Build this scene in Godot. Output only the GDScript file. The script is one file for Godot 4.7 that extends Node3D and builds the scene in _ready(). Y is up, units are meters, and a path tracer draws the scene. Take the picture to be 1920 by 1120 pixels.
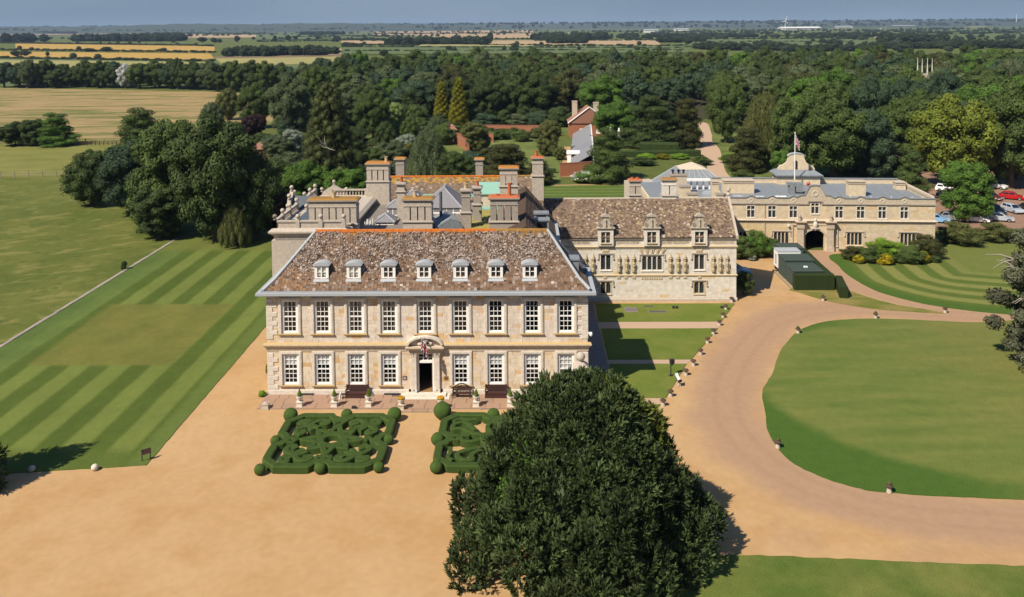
extends Node3D

# ---------------------------------------------------------------- everything
func _ready() -> void:
	var cam := Camera3D.new()
	cam.name = "camera"
	add_child(cam)
	cam.projection = Camera3D.PROJECTION_FRUSTUM
	cam.near = 0.5
	cam.far = 40000.0
	cam.size = 0.5 * 1120.0 / 1575.0
	cam.frustum_offset = Vector2(0.0, -0.5 * (560.0 - 128.286) / 1575.0)
	cam.position = Vector3(9.49, 34.3, 76.48)
	cam.rotation = Vector3(deg_to_rad(-2.9), deg_to_rad(0.9), deg_to_rad(-0.45))
	cam.current = true
	var env := Environment.new()
	env.background_mode = Environment.BG_SKY
	var sky := ProceduralSkyMaterial.new()
	sky.sky_top_color = Color(0.26, 0.38, 0.55)
	sky.sky_horizon_color = Color(0.455, 0.52, 0.585)
	sky.sky_curve = 0.12
	sky.ground_bottom_color = Color(0.20, 0.21, 0.16)
	sky.ground_horizon_color = Color(0.40, 0.44, 0.46)
	sky.sky_energy_multiplier = 1.0
	var cl := FastNoiseLite.new()
	cl.seed = 12
	cl.frequency = 0.006
	cl.fractal_octaves = 5
	var ci := Image.create(1024, 512, false, Image.FORMAT_RGBAF)
	for y in 512:
		for x in 1024:
			var a := TAU * x / 1024.0
			var e := (0.5 - (y + 0.5) / 512.0) * PI
			var k := 0.0
			if e > -0.02:
				k = clampf(cl.get_noise_3d(cos(a) * 200.0, e * 900.0, sin(a) * 200.0) * 1.5 + 0.28, 0.0, 1.0) * 0.20 * clampf((1.1 - e) * 1.5, 0.3, 1.0)
			ci.set_pixel(x, y, Color(0.95, 0.97, 1.0, k))
	sky.sky_cover = ImageTexture.create_from_image(ci)
	sky.sky_cover_modulate = Color(0.55, 0.56, 0.58)
	env.sky = Sky.new()
	env.sky.sky_material = sky
	env.tonemap_mode = Environment.TONE_MAPPER_LINEAR
	env.tonemap_exposure = 1.3
	env.fog_enabled = true
	env.fog_density = 0.00005
	env.fog_light_color = Color(0.62, 0.72, 0.85)
	env.sdfgi_enabled = true
	env.ssao_enabled = true
	env.ssil_enabled = true
	var we := WorldEnvironment.new()
	we.name = "world"
	we.environment = env
	add_child(we)
	var sun := DirectionalLight3D.new()
	sun.name = "sun"
	sun.light_color = Color(1.0, 0.955, 0.88)
	sun.light_energy = 1.6
	sun.light_angular_distance = 0.5
	sun.shadow_enabled = true
	add_child(sun)
	sun.look_at_from_position(Vector3(-66, 100, 65), Vector3.ZERO)
	materials()
	build_protos()
	grounds()
	main_house()
	carved_wing()
	stable_block()
	other_buildings()
	gardens()
	for t in HAND_TREES:
		tree(t[6], t[7], t[0], t[1], t[2], t[3], t[4], t[5], "", "shrub" if t[6] in ["purple_shrub", "golden_shrub", "round_bush"] else "tree")
	var k := 0
	for t in BELT_TREES:
		var r := RandomNumberGenerator.new()
		r.seed = k
		if t[5] != "silverW":
			tree("belt_tree", "%s tree of the hidden second line of the far belt" % ordinal(k), t[0] + r.randf_range(2, 7), t[1] - 11.0, t[2] * r.randf_range(0.8, 1.0), t[3] * 1.15, ["farA", "farB", "farC"][r.randi() % 3], ["dark", "mid", "blue"][r.randi() % 3], "belt of trees beyond the meadow")
		tree("belt_tree", "%s tree from the field corner in the belt beyond the straw meadow" % ordinal(k) if t[5] != "silverW" else "white leaved tree in the belt beyond the straw meadow", t[0], t[1], t[2], t[3], t[4], t[5], "belt of trees beyond the meadow")
		k += 1
	wood()
	thicket()
	near_trees()
	vehicles()
	flags()


# ---------------------------------------------------------------- mesh builder
class MB:
	var v := PackedVector3Array()
	var n := PackedVector3Array()
	var c := PackedColorArray()
	var u := PackedVector2Array()
	var col := Color.WHITE
	var xf := Transform3D()
	func tn(a: Vector3, b: Vector3, d: Vector3, na: Vector3, nb: Vector3, nd: Vector3) -> void:
		v.append(xf * a); v.append(xf * d); v.append(xf * b)
		n.append((xf.basis * na).normalized()); n.append((xf.basis * nd).normalized()); n.append((xf.basis * nb).normalized())
		c.append(col); c.append(col); c.append(col)
	func t(a: Vector3, b: Vector3, d: Vector3) -> void:
		var m := (b - a).cross(d - a)
		if m.length_squared() < 1e-16:
			return
		m = m.normalized()
		tn(a, b, d, m, m, m)
	func q(a: Vector3, b: Vector3, d: Vector3, e: Vector3) -> void:
		t(a, b, d); t(a, d, e)
	func box(x0: float, y0: float, z0: float, x1: float, y1: float, z1: float) -> void:
		var p := [Vector3(x0, y0, z0), Vector3(x1, y0, z0), Vector3(x1, y1, z0), Vector3(x0, y1, z0), Vector3(x0, y0, z1), Vector3(x1, y0, z1), Vector3(x1, y1, z1), Vector3(x0, y1, z1)]
		q(p[4], p[5], p[6], p[7]); q(p[1], p[0], p[3], p[2]); q(p[5], p[1], p[2], p[6]); q(p[0], p[4], p[7], p[3]); q(p[7], p[6], p[2], p[3]); q(p[0], p[1], p[5], p[4])
	# a block whose front (z1) edges are chamfered by e; no back
	func block(x0: float, y0: float, z0: float, x1: float, y1: float, z1: float, e: float) -> void:
		var f := z1 - e
		var a := [Vector3(x0, y0, z0), Vector3(x1, y0, z0), Vector3(x1, y1, z0), Vector3(x0, y1, z0)]
		var b := [Vector3(x0, y0, f), Vector3(x1, y0, f), Vector3(x1, y1, f), Vector3(x0, y1, f)]
		var g := [Vector3(x0 + e, y0 + e, z1), Vector3(x1 - e, y0 + e, z1), Vector3(x1 - e, y1 - e, z1), Vector3(x0 + e, y1 - e, z1)]
		q(g[0], g[1], g[2], g[3])
		for i in 4:
			var j := (i + 1) % 4
			q(a[i], a[j], b[j], b[i]); q(b[i], b[j], g[j], g[i])
	# frustum: base rectangle to top rectangle (centres given)
	func frustum(x: float, y0: float, z: float, w0: float, d0: float, y1: float, w1: float, d1: float) -> void:
		var a := [Vector3(x - w0, y0, z + d0), Vector3(x + w0, y0, z + d0), Vector3(x + w0, y0, z - d0), Vector3(x - w0, y0, z - d0)]
		var b := [Vector3(x - w1, y1, z + d1), Vector3(x + w1, y1, z + d1), Vector3(x + w1, y1, z - d1), Vector3(x - w1, y1, z - d1)]
		for i in 4:
			var j := (i + 1) % 4
			q(a[i], a[j], b[j], b[i])
		q(b[0], b[1], b[2], b[3]); q(a[3], a[2], a[1], a[0])
	# polygon in the xy plane pushed from z0 to z1
	func prism(poly: PackedVector2Array, z0: float, z1: float, back := true) -> void:
		var p := poly
		if Geometry2D.is_polygon_clockwise(p):
			p = p.duplicate(); p.reverse()
		var area := 0.0
		for i in p.size():
			area += p[i].cross(p[(i + 1) % p.size()])
		if area < 0:
			p.reverse()
		var idx := Geometry2D.triangulate_polygon(p)
		for i in range(0, idx.size(), 3):
			var a := p[idx[i]]; var b := p[idx[i + 1]]; var d := p[idx[i + 2]]
			if (b - a).cross(d - a) < 0:
				var s := b; b = d; d = s
			t(Vector3(a.x, a.y, z1), Vector3(b.x, b.y, z1), Vector3(d.x, d.y, z1))
			if back:
				t(Vector3(a.x, a.y, z0), Vector3(d.x, d.y, z0), Vector3(b.x, b.y, z0))
		for i in p.size():
			var a := p[i]; var b := p[(i + 1) % p.size()]
			q(Vector3(a.x, a.y, z0), Vector3(b.x, b.y, z0), Vector3(b.x, b.y, z1), Vector3(a.x, a.y, z1))
	# polygon given as (x, z), raised from y0 to y1
	func raise(poly: PackedVector2Array, y0: float, y1: float, bottom := false) -> void:
		var keep := xf
		xf = xf * Transform3D(Basis(Vector3(1, 0, 0), -PI / 2), Vector3.ZERO)
		var p := PackedVector2Array()
		for a in poly:
			p.append(Vector2(a.x, -a.y))
		prism(p, y0, y1, bottom)
		xf = keep
	func lathe(prof: Array, seg: int, o := Vector3.ZERO, sx := 1.0, sz := 1.0) -> void:
		for i in prof.size() - 1:
			var r0: float = prof[i][0]; var y0: float = prof[i][1]; var r1: float = prof[i + 1][0]; var y1: float = prof[i + 1][1]
			var d := Vector2(y1 - y0, r0 - r1)
			if d.length() < 1e-6:
				continue
			d = d.normalized()
			for k in seg:
				var a := TAU * k / seg; var b := TAU * (k + 1) / seg
				var da := Vector3(cos(a) * sx, 0, -sin(a) * sz); var db := Vector3(cos(b) * sx, 0, -sin(b) * sz)
				var na := Vector3(da.x * d.x, d.y, da.z * d.x); var nb := Vector3(db.x * d.x, d.y, db.z * d.x)
				var p0 := o + da * r0 + Vector3(0, y0, 0); var p1 := o + db * r0 + Vector3(0, y0, 0)
				var p2 := o + db * r1 + Vector3(0, y1, 0); var p3 := o + da * r1 + Vector3(0, y1, 0)
				if r0 > 1e-5:
					tn(p0, p1, p2, na, nb, nb)
				if r1 > 1e-5:
					tn(p0, p2, p3, na, nb, na)
	func ball(o: Vector3, r: Vector3, rings := 8, seg := 12, bump := 0.0, sd := 0.0) -> void:
		var pts := []
		for i in rings + 1:
			var th := PI * i / rings
			var line := []
			for k in seg:
				var ph := TAU * k / seg
				var d := Vector3(sin(th) * cos(ph), cos(th), -sin(th) * sin(ph))
				var f := 1.0
				if bump > 0.0:
					f += bump * (sin(d.x * 5.1 + sd) * cos(d.y * 4.3 + sd * 1.7) + 0.6 * sin(d.z * 7.7 + d.x * 3.1 + sd * 2.3))
				line.append([o + d * r * f, (d / r).normalized()])
			pts.append(line)
		for i in rings:
			for k in seg:
				var j := (k + 1) % seg
				var a = pts[i][k]; var b = pts[i + 1][k]; var d = pts[i + 1][j]; var e = pts[i][j]
				if i < rings - 1:
					tn(a[0], b[0], d[0], a[1], b[1], d[1])
				if i > 0:
					tn(a[0], d[0], e[0], a[1], d[1], e[1])
	func tube(pts: Array, radii: Array, seg := 6) -> void:
		var ringsv := []
		for i in pts.size():
			var f: Vector3 = (pts[min(i + 1, pts.size() - 1)] - pts[max(i - 1, 0)]).normalized()
			var s := f.cross(Vector3(0.31, 0.2, 0.93)).normalized()
			var w := s.cross(f)
			var line := []
			for k in seg:
				var a := TAU * k / seg
				var d := s * cos(a) + w * sin(a)
				line.append([pts[i] + d * radii[i], d])
			ringsv.append(line)
		for i in pts.size() - 1:
			for k in seg:
				var j := (k + 1) % seg
				var a = ringsv[i][k]; var b = ringsv[i][j]; var d = ringsv[i + 1][j]; var e = ringsv[i + 1][k]
				tn(a[0], d[0], b[0], a[1], d[1], b[1]); tn(a[0], e[0], d[0], a[1], e[1], d[1])
	# clipped hedge along a line of (x, z) points
	func hedge(pts: PackedVector2Array, w: float, y0: float, h: float, rng: RandomNumberGenerator, closed := false, step := 0.4) -> void:
		var p := PackedVector2Array()
		var last := pts.size() if closed else pts.size() - 1
		for i in last:
			var a := pts[i]; var b := pts[(i + 1) % pts.size()]
			var m := maxi(1, int(round(a.distance_to(b) / step)))
			for k in m:
				p.append(a.lerp(b, float(k) / m))
		if not closed:
			p.append(pts[pts.size() - 1])
		var secs := []
		for i in p.size():
			var a := p[i - 1] if i > 0 else (p[p.size() - 1] if closed else p[0])
			var b := p[(i + 1) % p.size()] if (closed or i < p.size() - 1) else p[i]
			var f := (b - a).normalized()
			var s := Vector2(-f.y, f.x) * w * 0.5
			var bev := minf(w * 0.12, h * 0.25)
			var hh := h + rng.randf_range(-0.02, 0.02) * minf(1.0, h)
			var jr := rng.randf_range(0.96, 1.05); var jl := rng.randf_range(0.96, 1.05)
			var k := (w * 0.5 - bev) / (w * 0.5)
			var o := p[i]
			secs.append([Vector3(o.x - s.x * jl, y0, o.y - s.y * jl), Vector3(o.x - s.x * jl, y0 + hh - bev, o.y - s.y * jl), Vector3(o.x - s.x * k, y0 + hh, o.y - s.y * k),
				Vector3(o.x + s.x * k, y0 + hh, o.y + s.y * k), Vector3(o.x + s.x * jr, y0 + hh - bev, o.y + s.y * jr), Vector3(o.x + s.x * jr, y0, o.y + s.y * jr)])
		var m2 := secs.size() if closed else secs.size() - 1
		for i in m2:
			var a: Array = secs[i]; var b: Array = secs[(i + 1) % secs.size()]
			var f := rng.randf_range(0.88, 1.1)
			col = Color(f, f, f)
			for k in 5:
				q(a[k], a[k + 1], b[k + 1], b[k])
		if not closed:
			for e in [0, secs.size() - 1]:
				var a: Array = secs[e]
				for k in range(1, 5):
					if e == 0:
						t(a[0], a[k + 1], a[k])
					else:
						t(a[0], a[k], a[k + 1])
		col = Color.WHITE
	func add(o: MB, x: Transform3D) -> void:
		v.append_array(x * o.v)
		var nn := Transform3D(x.basis.inverse().transposed(), Vector3.ZERO) * o.n
		for i in nn.size():
			nn[i] = nn[i].normalized()
		n.append_array(nn); c.append_array(o.c)
	func mesh() -> ArrayMesh:
		var m := ArrayMesh.new()
		if v.is_empty():
			return m
		var a := []
		a.resize(Mesh.ARRAY_MAX)
		a[Mesh.ARRAY_VERTEX] = v; a[Mesh.ARRAY_NORMAL] = n; a[Mesh.ARRAY_COLOR] = c
		if u.size() == v.size():
			a[Mesh.ARRAY_TEX_UV] = u
		m.add_surface_from_arrays(Mesh.PRIMITIVE_TRIANGLES, a)
		return m

# ---------------------------------------------------------------- naming
func put(called: String, mesh, m: Material, parent: Node = self, kind := "") -> MeshInstance3D:
	var o := MeshInstance3D.new()
	o.name = called
	o.mesh = mesh.mesh() if mesh is MB else mesh
	o.material_override = m
	parent.add_child(o, true)
	if kind:
		o.set_meta("kind", kind)
	return o

func tag(o: Node, label: String, category := "", group := "", kind := "") -> Node:
	o.set_meta("label", label)
	if category: o.set_meta("category", category)
	if group: o.set_meta("group", group)
	if kind: o.set_meta("kind", kind)
	return o

func thing(called: String, label: String, category: String, at := Vector3.ZERO, turn := 0.0, group := "") -> Node3D:
	var o := Node3D.new()
	o.name = called
	add_child(o, true)
	o.position = at
	o.rotation.y = turn
	tag(o, label, category, group)
	return o

func node(called: String, parent: Node, at := Vector3.ZERO) -> Node3D:
	var o := Node3D.new()
	o.name = called
	parent.add_child(o, true)
	o.position = at
	return o

func copy(src: Node3D, label: String, at: Vector3, turn := 0.0) -> Node3D:
	var o: Node3D = src.duplicate()
	o.name = String(src.name).rstrip("0123456789")
	add_child(o, true)
	o.position = at
	o.rotation.y = turn
	o.set_meta("label", label)
	return o

# ---------------------------------------------------------------- materials
var M := {}
var noises := {}

func lin(r: float, g: float, b: float) -> Color:
	return Color(r, g, b).linear_to_srgb()

func noise_tex(sd: int, freq: float, lo: float, hi: float, octaves := 4, fine := 512, colour := true) -> NoiseTexture2D:
	var key := "%d/%f/%f/%f" % [sd, freq, lo, hi]
	if noises.has(key):
		return noises[key]
	var f := FastNoiseLite.new()
	f.seed = sd
	f.noise_type = FastNoiseLite.TYPE_SIMPLEX_SMOOTH
	f.frequency = freq
	f.fractal_octaves = octaves
	var g := Gradient.new()
	g.set_color(0, lin(lo, lo, lo) if colour else Color(lo, lo, lo)); g.set_color(1, lin(hi, hi, hi) if colour else Color(hi, hi, hi))
	g.offsets = PackedFloat32Array([0.2, 0.8])
	var t := NoiseTexture2D.new()
	t.width = fine; t.height = fine
	t.seamless = true
	t.noise = f
	t.color_ramp = g
	noises[key] = t
	return t

# size: metres over which the pattern repeats; spread: how far the tone varies
func surf(key: String, c: Color, rough := 0.9, size := 4.0, spread := 0.3, bump := 0.0, coarse := 0.0) -> StandardMaterial3D:
	var m := StandardMaterial3D.new()
	m.resource_name = key
	m.albedo_color = c
	m.roughness = rough
	m.metallic_specular = 0.35
	m.vertex_color_use_as_albedo = true
	if size > 0.0:
		m.albedo_texture = noise_tex(3, 0.03, 1.0 - spread, 1.0, 5)
		m.uv1_triplanar = true; m.uv1_world_triplanar = true
		m.uv1_scale = Vector3.ONE / size
		if bump > 0.0:
			m.heightmap_enabled = true
			m.heightmap_texture = noise_tex(9, 0.06, 0.0, 1.0, 4, 512, false)
			m.heightmap_scale = bump
		if coarse > 0.0:
			m.detail_enabled = true
			m.detail_blend_mode = BaseMaterial3D.BLEND_MODE_MUL
			m.detail_albedo = noise_tex(17, 0.02, 0.84, 1.0, 3)
			m.detail_uv_layer = BaseMaterial3D.DETAIL_UV_2
			m.uv2_triplanar = true; m.uv2_world_triplanar = true
			m.uv2_scale = Vector3.ONE / coarse
	M[key] = m
	return m

func leafmat(key: String, r: float, g: float, b: float) -> void:
	var m := StandardMaterial3D.new()
	m.resource_name = key
	m.albedo_color = lin(r / 0.68, g / 0.68, b / 0.68)
	m.roughness = 0.65
	m.metallic_specular = 0.3
	m.vertex_color_use_as_albedo = true
	m.backlight_enabled = true
	m.backlight = Color(0.36, 0.42, 0.2)
	M[key] = m

func materials() -> void:
	surf("ashlar", lin(0.73, 0.645, 0.555), 0.92, 2.6, 0.12, 0.2, 9.0)
	surf("trim", lin(0.68, 0.57, 0.44), 0.9, 1.7, 0.25, 0.3, 6.0)
	surf("trim_pale", lin(0.74, 0.67, 0.58), 0.9, 1.9, 0.18, 0.3, 6.0)
	surf("sill", lin(0.62, 0.45, 0.22), 0.9, 0.9, 0.4, 1.0)
	surf("weathered", lin(0.58, 0.505, 0.42), 0.95, 1.3, 0.28, 0.6, 5.0)
	surf("weathered_grey", lin(0.46, 0.40, 0.34), 0.95, 1.1, 0.35, 0.7, 4.0)
	surf("lichen_top", lin(0.62, 0.27, 0.06), 0.95, 0.8, 0.45, 2.0)
	surf("wing_stone", lin(0.77, 0.715, 0.64), 0.92, 2.1, 0.14, 0.3, 8.0)
	surf("wing_trim", lin(0.64, 0.52, 0.34), 0.92, 0.9, 0.35, 0.4)
	surf("statue_stone", lin(0.60, 0.50, 0.34), 0.95, 0.5, 0.5, 0.6)
	surf("stable_stone", lin(0.71, 0.585, 0.41), 0.92, 3.1, 0.16, 0.3, 9.0)
	surf("stable_trim", lin(0.62, 0.52, 0.40), 0.92, 1.3, 0.28, 0.3, 7.0)
	surf("tile_base", lin(0.13, 0.085, 0.06), 0.95, 1.2, 0.5, 3.0)
	surf("tile", lin(0.9, 0.9, 0.9), 0.95, 0.0)
	surf("ridge_orange", lin(0.70, 0.20, 0.035), 0.95, 0.7, 0.35, 2.0)
	surf("ridge_ochre", lin(0.48, 0.26, 0.07), 0.95, 0.9, 0.45, 2.0)
	surf("lead", lin(0.27, 0.295, 0.32), 0.55, 1.9, 0.25, 1.0, 7.0)
	surf("lead_pale", lin(0.42, 0.45, 0.48), 0.55, 1.5, 0.2, 1.0)
	surf("lead_dark", lin(0.12, 0.14, 0.165), 0.6, 2.3, 0.3, 1.0, 8.0)
	surf("lead_brown", lin(0.30, 0.26, 0.22), 0.7, 3.3, 0.4, 1.0, 7.0)
	surf("lead_lichen", lin(0.42, 0.36, 0.10), 0.8, 2.2, 0.45, 1.0)
	surf("copper", lin(0.26, 0.48, 0.40), 0.7, 2.3, 0.25, 1.0)
	surf("terracotta", lin(0.50, 0.15, 0.06), 0.85, 0.8, 0.25)
	surf("buff_pot", lin(0.55, 0.42, 0.24), 0.85, 0.8, 0.25)
	surf("white_paint", lin(0.82, 0.82, 0.80), 0.5, 1.0, 0.08)
	surf("cream_paint", lin(0.66, 0.66, 0.58), 0.6, 1.0, 0.1)
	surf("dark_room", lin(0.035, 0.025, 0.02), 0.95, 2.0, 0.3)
	surf("oak_floor", lin(0.34, 0.19, 0.08), 0.6, 0.9, 0.3)
	surf("blind", lin(0.80, 0.83, 0.86), 0.9, 0.6, 0.08)
	surf("curtain", lin(0.40, 0.36, 0.32), 0.95, 0.5, 0.25)
	surf("iron", lin(0.03, 0.03, 0.035), 0.5, 0.5, 0.2)
	surf("bench_wood", lin(0.075, 0.035, 0.03), 0.6, 0.4, 0.35)
	surf("bronze", lin(0.30, 0.17, 0.06), 0.45, 0.3, 0.3)
	surf("gravel", lin(0.50, 0.31, 0.155), 0.97, 1.1, 0.24, 2.0, 11.0)
	surf("paving", lin(0.44, 0.29, 0.20), 0.93, 1.3, 0.3, 1.2)
	surf("pink_path", lin(0.52, 0.36, 0.25), 0.95, 1.2, 0.2, 1.0)
	surf("flags", lin(0.24, 0.21, 0.20), 0.93, 1.3, 0.25, 1.0)
	surf("carpark", lin(0.34, 0.21, 0.14), 0.95, 2.4, 0.3, 1.0, 12.0)
	surf("lawn", Color.WHITE, 0.95, 0.0)
	surf("grass", lin(0.155, 0.195, 0.05), 0.95, 2.7, 0.3, 3.0, 23.0)
	surf("wood_floor", lin(0.055, 0.055, 0.025), 0.95, 4.0, 0.4)
	surf("pasture", lin(0.130, 0.160, 0.034), 0.95, 5.3, 0.35, 5.0, 47.0)
	surf("far_green", lin(0.13, 0.17, 0.06), 0.95, 37.0, 0.3, 0.0, 310.0)
	surf("far_gold", lin(0.50, 0.32, 0.075), 0.95, 31.0, 0.2, 0.0, 270.0)
	surf("far_tan", lin(0.46, 0.33, 0.19), 0.95, 33.0, 0.2, 0.0, 250.0)
	surf("far_pale", lin(0.36, 0.33, 0.12), 0.95, 29.0, 0.25, 0.0, 260.0)
	surf("far_brown", lin(0.24, 0.17, 0.10), 0.95, 29.0, 0.25, 0.0, 260.0)
	surf("hill", lin(0.075, 0.095, 0.06), 0.95, 90.0, 0.4, 0.0, 900.0)
	surf("brick", lin(0.42, 0.17, 0.09), 0.93, 1.6, 0.35, 1.0)
	surf("red_tile", lin(0.36, 0.17, 0.12), 0.93, 1.8, 0.35, 1.0)
	surf("slate", lin(0.17, 0.16, 0.17), 0.75, 1.8, 0.35, 1.0)
	surf("grey_glass", lin(0.26, 0.25, 0.27), 0.35, 2.4, 0.3)
	surf("bark", lin(0.16, 0.12, 0.085), 0.95, 0.9, 0.5, 3.0)
	surf("bark_pale", lin(0.42, 0.38, 0.32), 0.95, 0.9, 0.4, 2.0)
	surf("hedge", lin(0.092, 0.165, 0.030), 0.9, 0.5, 0.4, 4.0)
	surf("hedge_dark", lin(0.055, 0.090, 0.022), 0.9, 0.5, 0.55, 6.0)
	surf("sheds", lin(0.072, 0.10, 0.085), 0.6, 1.5, 0.2, 0.0, 5.0)
	surf("wood_rail", lin(0.34, 0.29, 0.20), 0.9, 0.7, 0.3)
	surf("render_white", lin(0.72, 0.70, 0.66), 0.8, 2.0, 0.15)
	surf("flower_yellow", lin(0.80, 0.55, 0.01), 0.8, 0.0)
	surf("flower_orange", lin(0.80, 0.30, 0.02), 0.8, 0.0)
	surf("flower_white", lin(0.80, 0.80, 0.74), 0.8, 0.0)
	surf("rubber", lin(0.02, 0.02, 0.02), 0.8, 0.0)
	surf("chrome", lin(0.5, 0.5, 0.5), 0.25, 0.0)
	M.chrome.metallic = 0.8
	surf("lamp_glass", lin(0.75, 0.75, 0.75), 0.15, 0.0)
	surf("tail_red", lin(0.35, 0.01, 0.01), 0.2, 0.0)
	surf("car_glass", lin(0.012, 0.015, 0.02), 0.06, 0.0)
	M.car_glass.metallic_specular = 0.6
	for p in [["car_blue", 0.22, 0.42, 0.66], ["car_grey", 0.22, 0.24, 0.27], ["car_white", 0.80, 0.80, 0.80], ["car_silver", 0.40, 0.44, 0.50], ["car_navy", 0.045, 0.07, 0.11], ["car_red", 0.42, 0.008, 0.012], ["car_maroon", 0.10, 0.03, 0.03], ["car_black", 0.02, 0.02, 0.025]]:
		var m := surf(p[0], lin(p[1], p[2], p[3]), 0.35, 0.0)
		m.clearcoat_enabled = true
		m.clearcoat = 0.7
		m.clearcoat_roughness = 0.08
	var g := StandardMaterial3D.new()
	g.resource_name = "window_glass"
	g.albedo_color = Color(0.05, 0.06, 0.07, 0.16)
	g.transparency = BaseMaterial3D.TRANSPARENCY_ALPHA
	g.roughness = 0.03
	M.glass = g
	for p in [["dark", 0.052, 0.078, 0.022], ["mid", 0.070, 0.105, 0.026], ["blue", 0.046, 0.078, 0.040], ["grey", 0.088, 0.115, 0.052], ["bright", 0.075, 0.145, 0.022], ["lime", 0.19, 0.26, 0.075],
			["olive", 0.098, 0.110, 0.032], ["oliveD", 0.060, 0.066, 0.020], ["yellow", 0.135, 0.165, 0.022], ["gold", 0.165, 0.155, 0.010], ["purple", 0.036, 0.018, 0.022], ["silver", 0.22, 0.26, 0.20], ["silverW", 0.46, 0.48, 0.48],
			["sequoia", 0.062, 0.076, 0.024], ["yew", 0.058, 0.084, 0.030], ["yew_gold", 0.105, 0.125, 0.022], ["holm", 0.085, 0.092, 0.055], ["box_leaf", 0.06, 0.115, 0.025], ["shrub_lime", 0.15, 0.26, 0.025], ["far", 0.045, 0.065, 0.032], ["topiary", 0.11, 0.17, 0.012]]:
		leafmat(p[0], p[1], p[2], p[3])

# ---------------------------------------------------------------- trees and shrubs
var protos := {}

func fib(i: int, n: int) -> Vector3:
	var y := 1.0 - 2.0 * (i + 0.5) / n
	var r := sqrt(maxf(0.0, 1.0 - y * y))
	var a := 2.399963 * i
	return Vector3(cos(a) * r, y, sin(a) * r)

func rdir(rng: RandomNumberGenerator) -> Vector3:
	var d := Vector3(rng.randfn(), rng.randfn(), rng.randfn())
	return d.normalized() if d.length_squared() > 0.001 else Vector3.UP

# leaf sprays over the outside of a set of lobes [centre, radii, tint]; lean pulls the sprays' long axis along a direction
func crown(lobes: Array, cards: int, size: float, rng: RandomNumberGenerator, lean := Vector3.ZERO, slim := 0.7, core := 0.7, core_rings := 5) -> ArrayMesh:
	var m := MB.new()
	var total := 0.0
	var sums := []
	for l in lobes:
		var r: Vector3 = l[1]
		total += r.x * r.y + r.y * r.z + r.x * r.z
		sums.append(total)
		m.col = Color(l[2] * 0.62, l[2] * 0.62, l[2] * 0.62)
		if core > 0.0:
			m.ball(l[0], r * core, core_rings, core_rings + 3, 0.16, rng.randf() * 20.0)
	var made := 0
	var tries := 0
	while made < cards and tries < cards * 4:
		tries += 1
		var k := sums.bsearch(rng.randf() * total)
		k = mini(k, lobes.size() - 1)
		var l: Array = lobes[k]
		var d := rdir(rng)
		if d.y < -0.35 and rng.randf() < 0.6:
			d.y = -d.y
		var o: Vector3 = l[0]; var r: Vector3 = l[1]
		var p := o + d * r * rng.randf_range(0.82, 1.16)
		var inside := false
		for j in lobes.size():
			if j != k:
				var w: Vector3 = (p - lobes[j][0]) / lobes[j][1]
				if w.length_squared() < 0.6:
					inside = true
					break
		if inside:
			continue
		made += 1
		var nrm := (d / r).normalized()
		nrm = (nrm + rdir(rng) * 0.55).normalized()
		var tg := (rdir(rng) + lean * 2.0)
		tg = (tg - nrm * tg.dot(nrm) * (0.85 if lean == Vector3.ZERO else 0.3)).normalized()
		var b := nrm.cross(tg).normalized()
		var s := size * rng.randf_range(0.6, 1.35)
		var f: float = l[2] * rng.randf_range(0.72, 1.28)
		f *= 0.68
		m.col = Color(f * rng.randf_range(0.92, 1.1), f, f * rng.randf_range(0.85, 1.1))
		var e0 := p - tg * s * 0.5
		var e1 := p + tg * s * 0.5 + nrm * s * 0.1
		var w0 := p + b * s * slim * 0.5 - nrm * s * 0.14
		var w1 := p - b * s * slim * 0.5 - nrm * s * 0.14
		m.t(e0, w0, e1); m.t(e0, e1, w1)
	return m.mesh()

func dome_lobes(n: int, c: Vector3, rad: Vector3, lr: float, rng: RandomNumberGenerator, low := -0.55, flat := 1.0) -> Array:
	var out := [[c, rad * 0.62, 0.9]]
	for i in n:
		var d := fib(i, n)
		if d.y < low:
			continue
		d = (d + rdir(rng) * 0.22).normalized()
		var r := lr * rng.randf_range(0.7, 1.35)
		var k := rng.randf_range(0.64, 0.93)
		out.append([c + d * rad * k, Vector3(r, r * flat * rng.randf_range(0.7, 1.0), r), rng.randf_range(0.8, 1.2)])
	return out

func trunk_mesh(h: float, r: float, limbs: int, rng: RandomNumberGenerator, spread := 0.3) -> ArrayMesh:
	var m := MB.new()
	var top := Vector3(rng.randf_range(-0.02, 0.02), h, rng.randf_range(-0.02, 0.02))
	m.tube([Vector3(0, -0.02, 0), Vector3(0, h * 0.12, 0), top * 0.6, top], [r * 1.7, r, r * 0.75, r * 0.45], 8)
	for i in limbs:
		var a := TAU * i / limbs + rng.randf() * 0.6
		var y := h * rng.randf_range(0.4, 0.85)
		var p := Vector3(0, y, 0)
		var e := Vector3(cos(a) * spread, y + rng.randf_range(0.08, 0.26), sin(a) * spread)
		m.tube([p, p.lerp(e, 0.5) + Vector3(0, 0.03, 0), e], [r * 0.5, r * 0.32, r * 0.14], 5)
	return m.mesh()

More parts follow.
